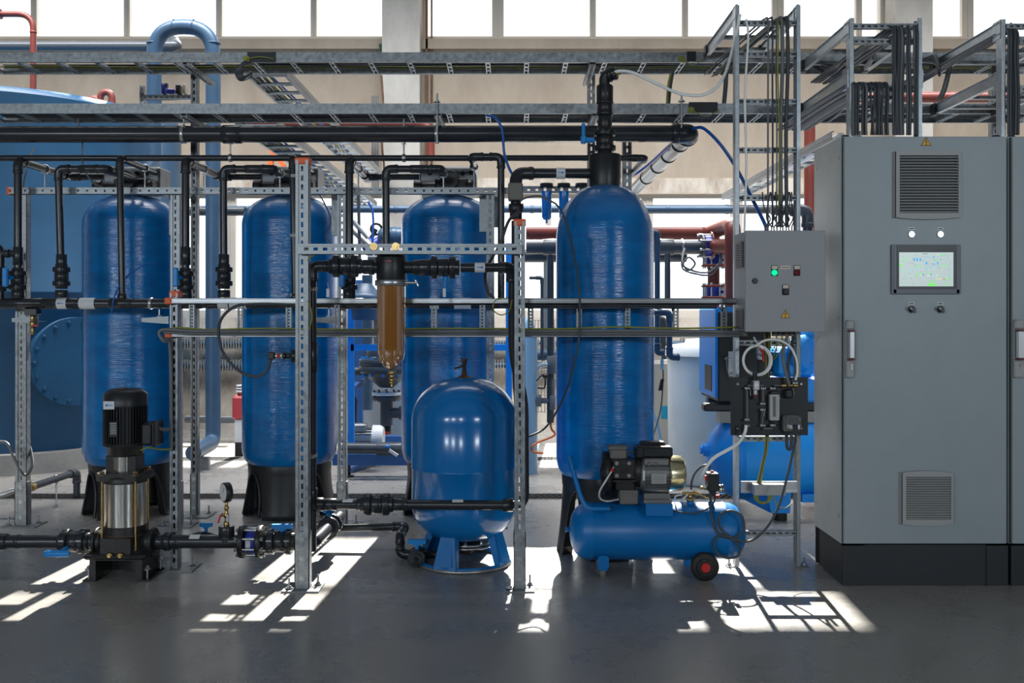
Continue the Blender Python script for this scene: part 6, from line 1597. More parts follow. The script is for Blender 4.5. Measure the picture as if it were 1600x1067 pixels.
def top_branch(pxa, pxb, D, z, label):
    xa, xb = X(pxa, D), X(pxb, D)
    t = thing('cable_ladder', label, 'cable ladder', ((xa+xb)/2, D+0.3, z), 'cable ladders')
    y0, y1 = D+0.02, 5.83
    for x in (xa, xb):
        m = MB(); m.box(x-0.002, x+0.002, y0, y1, z-0.03, z+0.03); m.box(x-0.012, x+0.012, y0, y1, z+0.028, z+0.031); m.box(x-0.012, x+0.012, y0, y1, z-0.031, z-0.028); part('side_rail', m, G['galvl'], t)
        m = MB(); m.box(x-0.006, x+0.006, y0-0.01, y0+0.07, z-0.055, z+0.042); part('hinge_plate', m, G['galvl'], t)
        m = MB(); m.box(x-0.015, x+0.012, y1-0.05, y1+0.01, z-0.035, z+0.036); part('joint_plate', m, G['plinth'], t)
    for k in range(3):
        y = y0+0.12+k*0.25; m = MB(); m.box(xa, xb, y, y+0.008, z-0.028, z-0.010); m.box(xa, xb, y+0.022, y+0.03, z-0.028, z-0.010); m.box(xa, xb, y+0.008, y+0.022, z-0.028, z-0.026); part('rung', m, G['galv'], t)
top_branch(1152, 1248, DL, Z(18, DL), 'short ladder joining the vertical ladder top to the upper long ladder')
DC = 5.0
vladder(1329, 1440, DC, 2.202, Z(28, DC), [40, 64, 139], 'cable ladder standing on the grey cabinet roof full of thick cable bundles')
top_branch(1329, 1440, DC, Z(42, DC), 'short upper ladder joining the cabinet-top ladder to the upper long ladder')
top_branch(1327, 1442, DC, Z(120, DC), 'short lower ladder joining the cabinet-top ladder to the lower long ladder')
vladder(1566, 1680, DC, 2.202, Z(30, DC), [40, 64, 139], 'rightmost cable ladder on the cabinet roof, cut by the picture edge')
top_branch(1566, 1680, DC, Z(42, DC), 'short ladder joining the rightmost cabinet-top ladder to the upper long ladder')
top_branch(1568, 1678, DC, Z(120, DC), 'short lower ladder behind the rightmost cabinet-top ladder')
def bundle(label, cols, D, y_top, y_bot, r, back=True, ztray=None, mt='cable', nm='cable_bundle'):
    t = thing(nm, label, 'cable', P(sum(cols)/len(cols), y_bot, D))
    for i, px in enumerate(cols):
        m = MB(); dx = random.uniform(-2, 2)
        yb = D-0.012*(i % 2)
        pts = [P(px+dx*0.3, y_bot, yb), P(px+dx, (y_top+y_bot)/2+20, yb-0.004), P(px-dx*0.5, (y_top*3+y_bot)/4, yb), P(px, y_top+10, yb)]
        if back:
            zt_ = Z(y_top, D); q = P(px, y_top, D)
            pts += [Vector((q.x-0.01, yb+0.03, zt_-0.004)), Vector((q.x-0.04, yb+0.12, zt_-0.02)), Vector((q.x-0.10, yb+0.45, zt_-0.05)), Vector((q.x-0.16, yb+0.85, zt_-0.09))]
        m.tube(spl(pts, 5), r, 8)
        part('cable', m, G[mt if i % 5 else 'cableg'], t)
    return t
bundle('thick bundle of dark cables hanging at the middle of the cabinet-top ladder', [1396, 1398.5, 1401, 1403.5, 1406, 1408.5, 1411, 1397, 1402, 1407], DC-0.012, 40, 211, 0.0075)
bundle('two cables hanging right of the thick bundle on the cabinet-top ladder', [1418, 1421], DC-0.012, 42, 211, 0.0085)
bundle('two cables at the right rail of the cabinet-top ladder', [1429.5, 1433], DC-0.012, 40, 211, 0.0085)
bundle('row of dark cables bending over the lowest rung of the cabinet-top ladder', [1334, 1337.5, 1341, 1348, 1351, 1354, 1361, 1366, 1369.5, 1373, 1376, 1379, 1384, 1387.5], DC-0.012, 127, 211, 0.0065)
bundle('cables hanging inside the rightmost cabinet-top ladder', [1576, 1579, 1582, 1586, 1590], DC-0.012, 44, 211, 0.008)
bundle('pair of black cables running down the vertical ladder into the wall box', [1221.5, 1230], DL-0.012, 26, 355, 0.010)
bundle('thin yellow-green wires running down the vertical ladder', [1213, 1216], DL-0.010, 30, 355, 0.004, mt='cabley')
bundle('thin black wires at the left part of the vertical ladder', [1200, 1207], DL-0.010, 26, 355, 0.005)
cable([P(1166, 30, DL-0.02), P(1169, 60, DL-0.02), P(1164, 150, DL-0.02), P(1166, 260, DL-0.02), P(1163, 362, DL-0.01)], 0.006, 'hose', 'thin white hose running down the left side of the vertical ladder', 'white_hose', cat='hose')
t = thing('wire_tangle', 'tangle of thin black wires entering the top of the small wall box', 'cable', P(1215, 358, DL-0.05))
for k in range(10):
    m = MB(); a = 1195+k*5; m.tube(spl([P(a+random.uniform(-4, 6), 300, DL-0.015), P(a+random.uniform(-8, 10), 325, DL-0.03), P(a+random.uniform(-10, 10), 342, DL-0.05), P(1196+k*4.6, 354, DL-0.06), P(1196+k*4.6, 361, DL-0.06)], 5), 0.0035, 6); part('wire', m, G['cable'], t)
for k, (p0, p1, p2) in enumerate((((1262, 98), (1295, 118), (1322, 96)), ((1258, 168), (1290, 190), (1322, 165)), ((1350, 92), (1352, 108), (1364, 92)), ((1442, 96), (1462, 100), (1468, 118)), ((1500, 85), (1540, 75), (1580, 45)))):
    t = thing('cable_bundle', ('sagging grey cables between upper long ladder and cabinet-top ladder', 'sagging grey cables between lower long ladder and cabinet-top ladder', 'small loop of pale cables behind the cabinet-top ladder', 'short pale cables curling right of the cabinet-top ladder', 'dark cables rising to the rightmost cabinet-top ladder')[k], 'cable', P(p1[0], p1[1], 5.7))
    for j in range(5 if k != 2 else 3):
        m = MB(); m.tube(spl([P(p0[0]+j*2, p0[1]-j*1.5, 5.86), P(p1[0], p1[1]-j*3, 5.72), P(p2[0], p2[1]-j*2, 5.45)]), 0.008, 7); part('cable', m, G['cable' if k != 2 and j % 3 else 'cableg'], t)
cable([P(1486, 88, 5.8), P(1482, 110, 5.75), P(1474, 140, 5.75), P(1466, 156, 5.78)], 0.012, 'cableg', 'grey cable hanging between the two cabinet-top ladders into the lower tray')
cable([P(1489, 90, 5.8), P(1484, 115, 5.75), P(1478, 140, 5.75), P(1470, 156, 5.78)], 0.006, 'cable', 'thin dark cable beside the grey one between the two cabinet-top ladders')

# ------------------------------------------------------------------ grey cabinets
def warn_tri(root, p, s):
    p = Vector(p); m = MB(); h = s*0.866
    tri = lambda k, dy: [(p.x-s/2*k, p.y-dy, p.z-h/3*k), (p.x+s/2*k, p.y-dy, p.z-h/3*k), (p.x, p.y-dy, p.z+h*2/3*k)]
    m.prism(tri(1.0, 0.0005), (0, 0.0005, 0)); m.m = 1; m.prism(tri(0.83, 0.0012), (0, 0.0006, 0)); m.m = 0
    y = p.y-0.0020
    z = [(0.03, 0.40), (-0.09, 0.06), (0.02, 0.08), (-0.04, -0.16), (-0.08, -0.12), (-0.02, -0.26), (0.06, -0.13), (0.01, -0.15), (0.10, 0.15), (0.0, 0.13), (0.08, 0.40)]
    m.prism([(p.x+a*s, y, p.z+b_*s) for a, b_ in z], (0, 0.0007, 0))
    return part('warning_sign', m, (G['plinth'], G['yellow']), root)
def vent_grille(root, px0, px1, py0, py1, D, n):
    x0, x1 = X(px0, D), X(px1, D); z1, z0 = Z(py0, D), Z(py1, D); y = D
    m = MB(); cx = (x0+x1)/2; hw = (x1-x0)/2; fr = 0.022; dp = 0.022
    N = 12
    top = [(x0+(x1-x0)*k/N, z1-0.006+0.010*(1-((k/N-0.5)*2)**2)) for k in range(N+1)]
    bot = [(x0+(x1-x0)*k/N, z0+0.006-0.010*(1-((k/N-0.5)*2)**2)) for k in range(N+1)]
    xi0, xi1, zi0, zi1 = x0+fr, x1-fr*0.45, z0+fr*1.2, z1-fr*1.1
    # frame as four bars, slightly domed top and bottom
    m.prism([(a, y-dp, b_) for a, b_ in top]+[(x1, y-dp, zi1), (x0, y-dp, zi1)], (0, dp, 0))
    m.prism([(a, y-dp, b_) for a, b_ in bot][::-1]+[(x0, y-dp, zi0), (x1, y-dp, zi0)], (0, dp, 0))
    m.box(x0, xi0, y-dp, y, zi0, zi1); m.box(xi1, x1, y-dp, y, zi0, zi1)
    m.prism([(x0-0.006, y, z0+0.004), (x0, y-dp, z0+0.006), (x0, y-dp, z1-0.006), (x0-0.006, y, z1-0.004)], (0.004, 0, 0))
    g = part('vent_grille', m, G['vent'], root)
    m = MB()
    st = (zi1-zi0)/n
    for k in range(n):
        zc = zi0+st*(k+0.5); m.prism([(xi0, y-dp*0.95, zc-st*0.34), (xi0, y-dp*0.95, zc-st*0.14), (xi0, y-0.002, zc+st*0.44), (xi0, y-0.002, zc+st*0.24)], (xi1-xi0, 0, 0))
    part('louvres', m, G['vent'], g)
    m = MB(); m.box(xi0, xi1, y-0.0015, y-0.0005, zi0, zi1); part('filter_mat', m, G['plinth'], g)
def swing_handle(root, px0, px1, py0, py1, D):
    x0, x1 = X(px0, D), X(px1, D); z1, z0 = Z(py0, D), Z(py1, D); h = z1-z0
    m = MB(); m.bev(x0, x1, D-0.022, D, z0, z0+h*0.30, 0.006); m.bev(x0+0.001, x1-0.001, D-0.026, D, z1-h*0.17, z1, 0.008); m.bev(x0, x0+(x1-x0)*0.4, D-0.014, D, z0+h*0.2, z1-h*0.1, 0.004)
    g = part('handle_base', m, G['vent'], root)
    m = MB(); m.bev(x0+0.006, x1, D-0.036, D-0.012, z0+h*0.32, z1-h*0.18, 0.008); part('grip', m, G['alu'], g)
    m = MB(); m.box(x0+0.003, x1+0.001, D-0.034, D-0.012, z0+h*0.31, z0+h*0.32); m.box(x0+0.003, x1+0.001, D-0.034, D-0.012, z1-h*0.185, z1-h*0.175); part('red_trim', m, mat('dark_red_trim', (0.25,0.0,0.03), 0.5), g)
    m = MB(); m.prof(((x0+x1)/2+0.005, D-0.026, z0+h*0.22), (0,1,0), [(0, 0.008, 0.008)], 14); m.box((x0+x1)/2+0.001, (x0+x1)/2+0.009, D-0.0235, D-0.02, z0+h*0.14, z0+h*0.21); part('lock', m, G['steel'], g)
def cabinet(x0, x1, label, door_detail=True):
    D = 4.694; yb = 5.14; zt = 2.20
    t = thing('control_cabinet', label, 'cabinet', ((x0+x1)/2, D, 0), 'control cabinets')
    m = MB(); m.box(x0+0.002, x1-0.002, D+0.025, yb, 0.2, zt); part('carcass', m, G['cab'], t)
    m = MB(); m.box(x0-0.002, x0+0.0, D+0.10, yb, 0.2, zt-0.002) if False else m.box(x0, x0+0.002, D+0.028, yb, 0.2, zt)
    m.box(x0-0.001, x0+0.0, D+0.028, D+0.045, 0.2, zt); part('side_panel', m, G['cabside'], t)
    m = MB(); m.bev(x0+0.006, x1-0.006, D-0.0, D+0.021, 0.205, zt-0.004, 0.003); part('door', m, G['cab'], t)
    m = MB(); m.box(x0+0.004, x1-0.004, D+0.021, D+0.025, 0.205, zt-0.004); part('door_seal', m, G['rubber'], t)
    m = MB(); m.box(x0, x1, D+0.005, D+0.010, 0.004, 0.196); m.box(x0+0.01, x0+0.012, D+0.01, yb-0.03, 0.004, 0.196); m.box(x1-0.012, x1-0.01, D+0.01, yb-0.03, 0.004, 0.196); m.box(x0, x1, yb-0.03, yb-0.02, 0.004, 0.196)
    for q in (x0, x1-0.105): m.box(q, q+0.105, D, D+0.03, 0.0, 0.2)
    m.box(x0, x0+0.006, D+0.03, D+0.30, 0.0, 0.2)
    m.box(x0, x1, D+0.0, yb-0.02, 0.196, 0.2)
    part('plinth', m, G['plinth'], t)
    m = MB()
    for y in (D+0.06, yb-0.04):
        for z in (0.33, 1.31, 2.10): m.prof((x0+0.001, y, z), (-1,0,0), [(0, 0.003, 0.008)], 10)
    part('panel_screw', m, G['zinc'], t)
    m = MB()
    for x in (x0+0.03, x1-0.03): m.prof((x, D+0.06, zt), (0,0,1), [(0, 0.012, 0.018)], 14)
    part('roof_bolt', m, G['plinth'], t)
    return t
DCB = 4.694
x0 = X(1317, DCB); x1 = X(1575, DCB)
t = cabinet(x0, x1, 'tall light grey control cabinet with touch screen and two vent grilles')
D = DCB
warn_tri(t, P(1447, 223, D-0.001), 0.052)
vent_grille(t, 1396, 1498, 236, 342, D, 20)
vent_grille(t, 1406, 1486.5, 736, 819, D, 18)
for px in (1424, 1469):
    m = MB(); m.prof(P(px, 366, D), (0,-1,0), [(0, 0.006, 0.0165)], 20); lo = part('indicator_lamp', m, G['zinc'], t); m = MB(); q = P(px, 365.5, D); m.lathe(q+Vector((0,-0.006,0)), (0,-1,0), [(0, 0.013), (0.006, 0.012), (0.010, 0.006), (0.011, 0)], 20, True, False); part('lens', m, G['whitelamp'], lo)
    m = MB(); m.box(X(px-4.5,D), X(px+4.5,D), D-0.002, D, Z(359.5,D), Z(355,D)); m.m = 1; m.box(X(px-3.2,D), X(px+3.2,D), D-0.0024, D-0.002, Z(358,D), Z(356.6,D)); part('legend_plate', m, (G['sticker'], G['plinth']), t)
    m = MB(); m.prof(P(px, 483, D), (0,-1,0), [(0, 0.008, 0.0165), (0.008, 0.02, 0.013)], 20); m.obox(P(px+1.5, 484, D-0.022), ((0.75,0,-0.66),(0,1,0),(0.66,0,0.75)), (0.036,0.012,0.012)); so = part('selector_switch', m, G['black'], t); m = MB(); m.obox(P(px, 482, D-0.029), ((0.75,0,-0.66),(0,1,0),(0.66,0,0.75)), (0.012,0.001,0.003)); part('pointer', m, G['white'], so)
    m = MB(); m.box(X(px-4.5,D), X(px+4.5,D), D-0.002, D, Z(476.5,D), Z(472,D)); m.m = 1; m.box(X(px-3.2,D), X(px+3.2,D), D-0.0024, D-0.002, Z(475,D), Z(473.4,D)); part('legend_plate', m, (G['sticker'], G['plinth']), t)
# touch panel
m = MB(); m.bev(X(1391.5,D), X(1499.5,D), D-0.012, D, Z(459.5,D), Z(382.5,D), 0.002); m.box(X(1395,D), X(1399,D), D-0.0135, D-0.012, Z(458,D), Z(384,D)); m.box(X(1493,D), X(1497,D), D-0.0135, D-0.012, Z(458,D), Z(384,D)); m.box(X(1395,D), X(1497,D), D-0.0135, D-0.012, Z(458,D), Z(452.5,D)); hm = part('touch_panel', m, mat('panel_bezel_grey', (0.11,0.125,0.15), 0.4), t)
m = MB(); m.box(X(1400,D), X(1492,D), D-0.0145, D-0.012, Z(451.5,D), Z(383.5,D)); part('glass_border', m, G['black'], hm)
scr = mat('lit_screen', (0.4,0.45,0.42), 0.3, emit=(0.36,0.44,0.42), es=0.75)
cols = [mat('screen_blue', (0.0,0.25,0.6), 0.4, emit=(0.02,0.28,0.62), es=1.0), mat('screen_green', (0.1,0.7,0.05), 0.4, emit=(0.10,0.66,0.05), es=1.0), mat('screen_grey', (0.2,0.25,0.28), 0.4, emit=(0.14,0.18,0.19), es=1.0), mat('screen_yellow', (0.8,0.6,0.05), 0.4, emit=(0.75,0.58,0.08), es=1.0), mat('screen_cyan', (0.2,0.6,0.7), 0.4, emit=(0.28,0.55,0.66), es=1.0), mat('screen_red', (0.7,0.05,0.03), 0.4, emit=(0.6,0.08,0.05), es=1.0)]
m = MB(); m.box(X(1403,D), X(1487.5,D), D-0.0152, D-0.0145, Z(447.5,D), Z(394.5,D)); m.v
def sx(u): return X(1380+u/6.67, D)
def sz(v): return Z(340+v/6.67, D)
def srect(u0, v0, u1, v1, k, d=0.0155):
    m.m = k; m.box(sx(u0), sx(u1), D-d, D-0.0152, sz(v1), sz(v0))
for u in (303, 334, 366): srect(u, 423, u+14, 455, 1)
srect(397, 441, 409, 452, 1); srect(429, 463, 446, 488, 1); srect(503, 479, 517, 493, 1); srect(547, 460, 560, 492, 1); srect(503, 408, 523, 419, 1); srect(395, 585, 408, 604, 1); srect(477, 585, 490, 604, 1)
for a in ((155,486,176,508),(170,434,212,441),(178,465,203,471),(230,417,254,424),(333,506,372,514),(190,556,213,563),(365,575,396,582),(446,575,478,582),(472,658,512,667),(460,686,532,711),(637,693,662,705),(580,386,622,394),(545,436,572,444),(588,499,628,507),(632,501,662,507),(635,637,676,646),(334,588,344,618)): srect(*a, 2)
for a in ((543,388,572,394),(365,600,394,606),(447,600,474,606),(566,638,594,645),(543,594,550,606),(543,628,550,642)): srect(*a, 4)
for a in ((605,638,630,645),(630,384,637,392),(650,410,657,418)): srect(*a, 6)
for a in ((443,510,445,556),(445,509,575,511),(508,440,680,442),(678,442,680,665),(511,396,680,398),(376,411,470,413)): srect(*a, 1, 0.0154)
for a in ((190,541,540,543),(322,485,400,487),(215,565,310,567),(190,541,192,620),(410,606,560,608),(560,606,562,650),(215,610,290,612),(332,516,530,518)): srect(*a, 5, 0.0154)
random.seed(3)
for k in range(60):
    u = random.uniform(180, 650); v = random.uniform(385, 690); srect(u, v, u+random.uniform(8, 20), v+3, 3, 0.0154)
srect(395, 376, 452, 384, 3)
part('screen', m, [scr]+cols, hm)
swing_handle(t, 1320, 1333.5, 500, 590, D)
x2 = X(1580, DCB)
t = cabinet(x2, x2+0.80, 'second grey cabinet at the right picture edge, only its handle strip visible')
swing_handle(t, 1581.5, 1598, 499, 590, D)

# ------------------------------------------------------------------ small wall box on the vertical ladder
def wall_box():
    D = 4.76; x0, x1 = X(1164.5, D), X(1290, D); z0, z1 = Z(518.5, D), Z(360, D); yb = 5.02
    t = thing('control_box', 'small grey control box with green and red lamps mounted on the vertical cable ladder', 'control box', ((x0+x1)/2, D, z0))
    m = MB(); m.box(x0+0.004, x1-0.004, D+0.02, yb, z0+0.004, z1-0.004); part('enclosure', m, G['galv2'] if False else G['box'], t)
    m = MB(); m.bev(x0, x1, D, D+0.018, z0, z1, 0.003); part('door', m, G['box'], t)
    m = MB(); m.box(x0+0.002, x1-0.002, D+0.018, D+0.02, z0+0.002, z1-0.002); part('door_seal', m, G['plinth'], t)
    for py0, py1 in ((378, 418), (482, 522)):
        zz1, zz0 = Z(py0, 4.86), Z(py1-0, 4.86); xx = x0+0.004; zz0 = max(zz0, z0+0.01)
        m = MB(); m.bev(xx-0.012, xx, D+0.05, D+0.18, zz0, zz1, 0.004); g = part('side_vent', m, G['tan'], t)
        m = MB()
        for k in range(9): 
            zc = zz0+(zz1-zz0)*(k+0.8)/10.5; m.prism([(xx-0.013, D+0.07, zc-0.002), (xx-0.013, D+0.07, zc+0.003), (xx-0.013, D+0.16, zc+0.008), (xx-0.013, D+0.16, zc+0.003)], (0.002, 0, 0))
        part('slots', m, G['rubber'], g)
    m = MB(); m.prof(P(1179.5, 439, D), (0,-1,0), [(0, 0.006, 0.0145), (0.006, 0.009, 0.010)], 20); part('door_lock', m, G['black'], t)
    for px, mt in ((1210, G['greenlamp']), (1245, mat('dark_red_lamp', (0.16,0.005,0.008), 0.3))):
        m = MB(); m.bev(X(px-5,D), X(px+5,D), D-0.004, D, Z(431,D), Z(414.5,D), 0.003); g = part('lamp_holder', m, G['plinth'], t)
        m = MB(); m.box(X(px-4.3,D), X(px+4.3,D), D-0.005, D-0.004, Z(420.5,D), Z(415.3,D)); part('legend_plate', m, mat('cream_legend', (0.62,0.52,0.44), 0.5), g)
        m = MB(); m.lathe(P(px, 426, D-0.004), (0,-1,0), [(0, 0.0145), (0.008, 0.0135), (0.012, 0.008), (0.013, 0)], 20, True, False); part('lens', m, mt, g)
    m = MB(); m.box(X(1219,D), X(1235,D), D-0.003, D, Z(420.5,D), Z(415,D)); m.m = 1; m.box(X(1220.5,D), X(1233.5,D), D-0.0034, D-0.003, Z(418.2,D), Z(417.2,D)); part('name_plate', m, (mat('cream_plate', (0.62,0.52,0.44), 0.5), G['tan']), t)
    m = MB(); m.bev(X(1222,D), X(1232.5,D), D-0.004, D, Z(461,D), Z(444.5,D), 0.003); m.prof(P(1227.3, 455.5, D), (0,-1,0), [(0, 0.014, 0.014)], 20); g = part('push_button', m, G['plinth'], t)
    m = MB(); m.box(X(1223,D), X(1231.6,D), D-0.005, D-0.004, Z(450.5,D), Z(445.3,D)); part('legend_plate', m, mat('cream_legend', (0.62,0.52,0.44), 0.5), g)
    warn_tri(t, P(1227, 492.5, D-0.0005), 0.050)
    m = MB()
    for px in (1166, 1213, 1221, 1231, 1240): m.prof((X(px, 4.85), 4.88, z0), (0,0,-1), [(0, 0.024, 0.016)], 10)
    part('cable_gland', m, G['tan'], t)
    m = MB(); m.box(X(1196,4.95), X(1240,4.95), 4.93, 4.99, z1-0.004, z1+0.01); part('gland_plate', m, G['tan'], t)
wall_box()
# wires between wall box and black panel
cable([P(1213, 522, 4.88), P(1214, 540, 4.9), P(1208, 556, 4.94), P(1203, 562, 5.0)], 0.0035, 'cabley', 'yellow wire leaving the wall box at its left gland')
cable([P(1222, 522, 4.88), P(1222, 545, 4.9), P(1212, 558, 4.94), P(1204, 565, 5.0)], 0.0035, 'cabley', 'yellow wire leaving the wall box at its second gland')
cable([P(1231, 522, 4.88), P(1225, 545, 4.88), P(1224, 565, 4.87), P(1230, 590, 4.86), P(1234, 603, 4.86)], 0.008, 'cableg', 'grey cable from the wall box down to the brass valve on the black panel')
cable([P(1240, 522, 4.89), P(1236, 550, 4.95), P(1231, 570, 4.96), P(1232, 600, 4.96), P(1229, 690, 4.97), P(1235, 700, 4.97), P(1237, 680, 4.97)], 0.009, 'cable', 'black cable passing from the wall box behind the black panel and looping below it')
t = thing('wire_bundle', 'thin yellow, green and brown wires running down the vertical ladder behind the black board', 'cable', P(1200, 600, 5.0))
for k, mt in enumerate(('cabley', 'rust', 'cable', 'cabley', 'cabley')):
    m = MB(); m.tube(spl([P(1195+k*2.2, 519, 4.97), P(1197+k*1.2, 560, 5.0), P(1196+k*0.9, 610, 5.01), P(1196+k*1.1, 690, 4.98), P(1190+k*0.9, 725, 4.97), P(1183+k*1.5, 755, 4.98)], 6), 0.0035, 6); part('wire', m, G[mt], t)
t = thing('hose_coil', 'coiled milky white hose hanging under the wall box and reaching the black panel', 'hose', P(1182, 585, 4.92))
m = MB(); c = P(1182, 563, 4.93)
pts = []
for k in range(49): a = PI*0.5 + 2*PI*k/24; pts.append(c+Vector((math.cos(a)*(0.068+0.004*(k//24)), -0.012*k/24, math.sin(a)*(0.073+0.003*(k//24)))))
m.tube(pts, 0.0065, 8); m.tube(spl([P(1180, 541, 4.90), P(1195, 532, 4.88), P(1214, 531, 4.87), P(1233, 540, 4.87), P(1244, 560, 4.87), P(1246, 580, 4.86), P(1243, 594, 4.86)]), 0.006, 8)
m.tube(spl([P(1178, 527, 4.95), P(1183, 536, 4.92), P(1192, 545, 4.90)]), 0.005, 8)
part('hose', m, G['hose'], t)

# ------------------------------------------------------------------ black air panel
def air_panel():
    D = 4.90
    t = thing('pneumatic_board', 'black board with air regulator, flow meter and socket under the small wall box', 'board', P(1202, 680, D))
    x0, x1 = X(1142, D), X(1262.5, D); z1, z0 = Z(589.5, D), Z(680, D)
    m = MB(); m.bev(x0, x1, D, D+0.012, z0, z1, 0.002); part('back_plate', m, mat('black_laminate', (0.012,0.013,0.016), 0.45), t)
    def p(u, v, dy=0.0): return P(1120+u/5.927, 520+v/5.927, D-dy)
    m = MB()
    for u, v in ((192, 474), (781, 474), (190, 885), (781, 884)): m.prof(p(u, v), (0,-1,0), [(0, 0.003, 0.006)], 12)
    part('screw', m, G['zinc'], t)
    m = MB()
    for pts in ([(282, 500), (282, 795)], [(429, 515), (429, 640)], [(424, 715), (424, 840)]): m.cyl(p(*pts[0], .025), p(*pts[1], .025), 0.0045, 10)
    m.cyl(p(430, 886, .025), p(515, 886, .025), 0.0045, 10); m.cyl(p(530, 487, .025), p(610, 488, .025), 0.0045, 10)
    m.cyl(p(285, 488, .025), p(330, 488, .025), 0.005, 10); m.cyl(p(390, 488, .025), p(430, 488, .025), 0.005, 10)
    part('air_tube', m, G['cableg'], t)
    for i, (u, v) in enumerate(((280, 512), (430, 514), (278, 803), (278, 860), (424, 655), (424, 712), (422, 855), (517, 855), (516, 514), (724, 465))):
        m = MB(); q = p(u, v, .025); m.prof(q-Vector((0,0,0.007)), (0,0,1), [(0, 0.012, 0.007)], 8); m.box(q.x-0.012, q.x-0.009, q.y-0.006, q.y+0.006, q.z-0.006, q.z+0.006); m.box(q.x+0.009, q.x+0.012, q.y-0.006, q.y+0.006, q.z-0.006, q.z+0.006); m.obox(q, ((1,0,0),(0,1,0),(0,0,1)), (0.02, 0.008, 0.006)); m.box(q.x-0.004, q.x+0.004, q.y, D, q.z-0.004, q.z+0.004); part('fitting', m, G['zinc'], t)
    m = MB(); q = p(280, 860, .025); m.cyl(q, p(270, 915, .03), 0.007, 10); m.strip(p(445, 715, .03), p(430, 775, .035), (1,0,0), 0.012, 0.006); part('lever', m, G['cableg'], t)
    # regulator
    m = MB(); q = p(360, 478, .03); m.bev(q.x-0.017, q.x+0.017, q.y-0.02, q.y+0.03, q.z-0.028, q.z+0.022, 0.004); ro = part('regulator_body', m, G['alu'], t)
    m = MB(); m.cyl(p(352, 432, .03), p(352, 362, .03), 0.012, 16); part('regulator_knob', m, G['black'], ro)
    m = MB(); m.prof(p(365, 484, .051), (0,-1,0), [(0, 0.004, 0.012)], 20); part('gauge', m, G['white'], ro)
    m = MB(); m.lathe(p(358, 525, .03), (0,0,-1), [(0, 0.016), (0.03, 0.016), (0.042, 0.012), (0.05, 0.004)], 20); part('bowl', m, mat('smoky_bowl', (0.10,0.05,0.045), 0.15, coat=0.5), ro)
    m = MB(); m.cyl(p(358, 530, .048), p(358, 570, .048), 0.009, 12); part('element', m, G['sticker'], ro)
    # flow meter
    m = MB(); a = p(475, 565, 0); b = p(565, 805, 0); m.bev(a.x, b.x, D-0.035, D-0.006, b.z, a.z, 0.003); fo = part('flow_meter', m, G['cableg'] if False else mat('clear_grey_acrylic', (0.45,0.46,0.46), 0.15, coat=0.6), t)
    m = MB(); a = p(502, 585); b = p(528, 770); m.box(a.x, b.x, D-0.037, D-0.035, b.z, a.z)
    for k in range(14): 
        q = p(532, 590+k*13); m.box(q.x, q.x+0.004+(0.003 if k % 2 else 0), D-0.0355, D-0.035, q.z-0.0006, q.z+0.0006)
    part('scale', m, G['tan'], fo)
    m = MB(); a = p(485, 535); b = p(560, 565); m.bev(a.x, b.x, D-0.03, D-0.008, b.z, a.z, 0.003); m.cyl(p(515, 805, .02), p(515, 840, .02), 0.006, 10); part('end_block', m, G['black'], fo)
    # brass needle valve and tags
    m = MB(); m.prof(p(600, 488, .025), (1,0,0), [(0, 0.03, 0.010), (0.03, 0.06, 0.008), (0.06, 0.085, 0.011)], 10); part('needle_valve', m, G['brass'], t)
    m = MB(); a = p(615, 515); b = p(688, 600); m.bev(a.x, b.x, D-0.04, D-0.004, b.z, a.z, 0.008); part('solenoid', m, G['black'], t)
    for (u0, v0, u1, v1) in ((706, 510, 712, 576), (560, 548, 585, 610), (310, 520, 312, 582)):
        m = MB(); m.strip(p(u0, v0, .02), p(u1, v1, .02), (1,0,0), 0.014, 0.001); part('tag', m, G['cream'], t)
    # socket
    m = MB(); a = p(597, 757); b = p(765, 905); m.bev(a.x, b.x, D-0.045, D, b.z, a.z, 0.010); so = part('socket_box', m, G['tan'], t)
    m = MB(); a = p(620, 780); b = p(750, 885); m.bev(a.x, b.x, D-0.050, D-0.045, b.z, a.z, 0.004); part('socket_face', m, G['alu'], so)
    m = MB(); a = p(645, 778, .05); m.prism([p(642, 778, .05), p(755, 778, .05), p(780, 850, .085), p(670, 850, .085)], (0, -0.004, 0)); part('socket_lid', m, G['grey'], so)
    m = MB(); m.prof(p(728, 840, .055), (0,0,-1), [(0, 0.03, 0.012), (0.03, 0.045, 0.007)], 14); part('plug', m, G['black'], so)
air_panel()
D = 5.0
t = thing('terminal_box', 'small grey terminal box on a mounting rail low on the vertical ladder', 'junction box', P(1198, 770, D))
m = MB(); m.box(X(1158,D), X(1246,D), D, D+0.008, Z(770,D), Z(766,D)); m.box(X(1158,D), X(1246,D), D, D+0.008, Z(756,D), Z(752,D)); m.box(X(1158,D), X(1246,D), D+0.006, D+0.01, Z(768,D), Z(754,D)); part('mounting_rail', m, G['zinc'], t)
m = MB(); m.bev(X(1174,D), X(1223,D), D-0.06, D, Z(771,D), Z(754,D), 0.003); part('box', m, G['vent'], t)
t = thing('wire_coil', 'loose coil of yellow-green wire hanging under the small grey terminal box', 'cable', P(1193, 785, 4.97))
m = MB()
for k in range(4): m.tube(spl([P(1178+k*2, 772, 4.97), P(1180+k*2, 780+k, 4.96), P(1190+k*2, 787-k, 4.95), P(1202-k, 783, 4.96), P(1207-k*2, 772, 4.97)]), 0.003, 6)
m.tube(spl([P(1208, 772, 4.97), P(1213, 788, 4.96), P(1226, 794, 4.97), P(1238, 786, 5.0)]), 0.003, 6)
part('wire', m, G['cabley'], t)
# inner ladder rails used as uprights behind the compressor are part of the vertical ladder

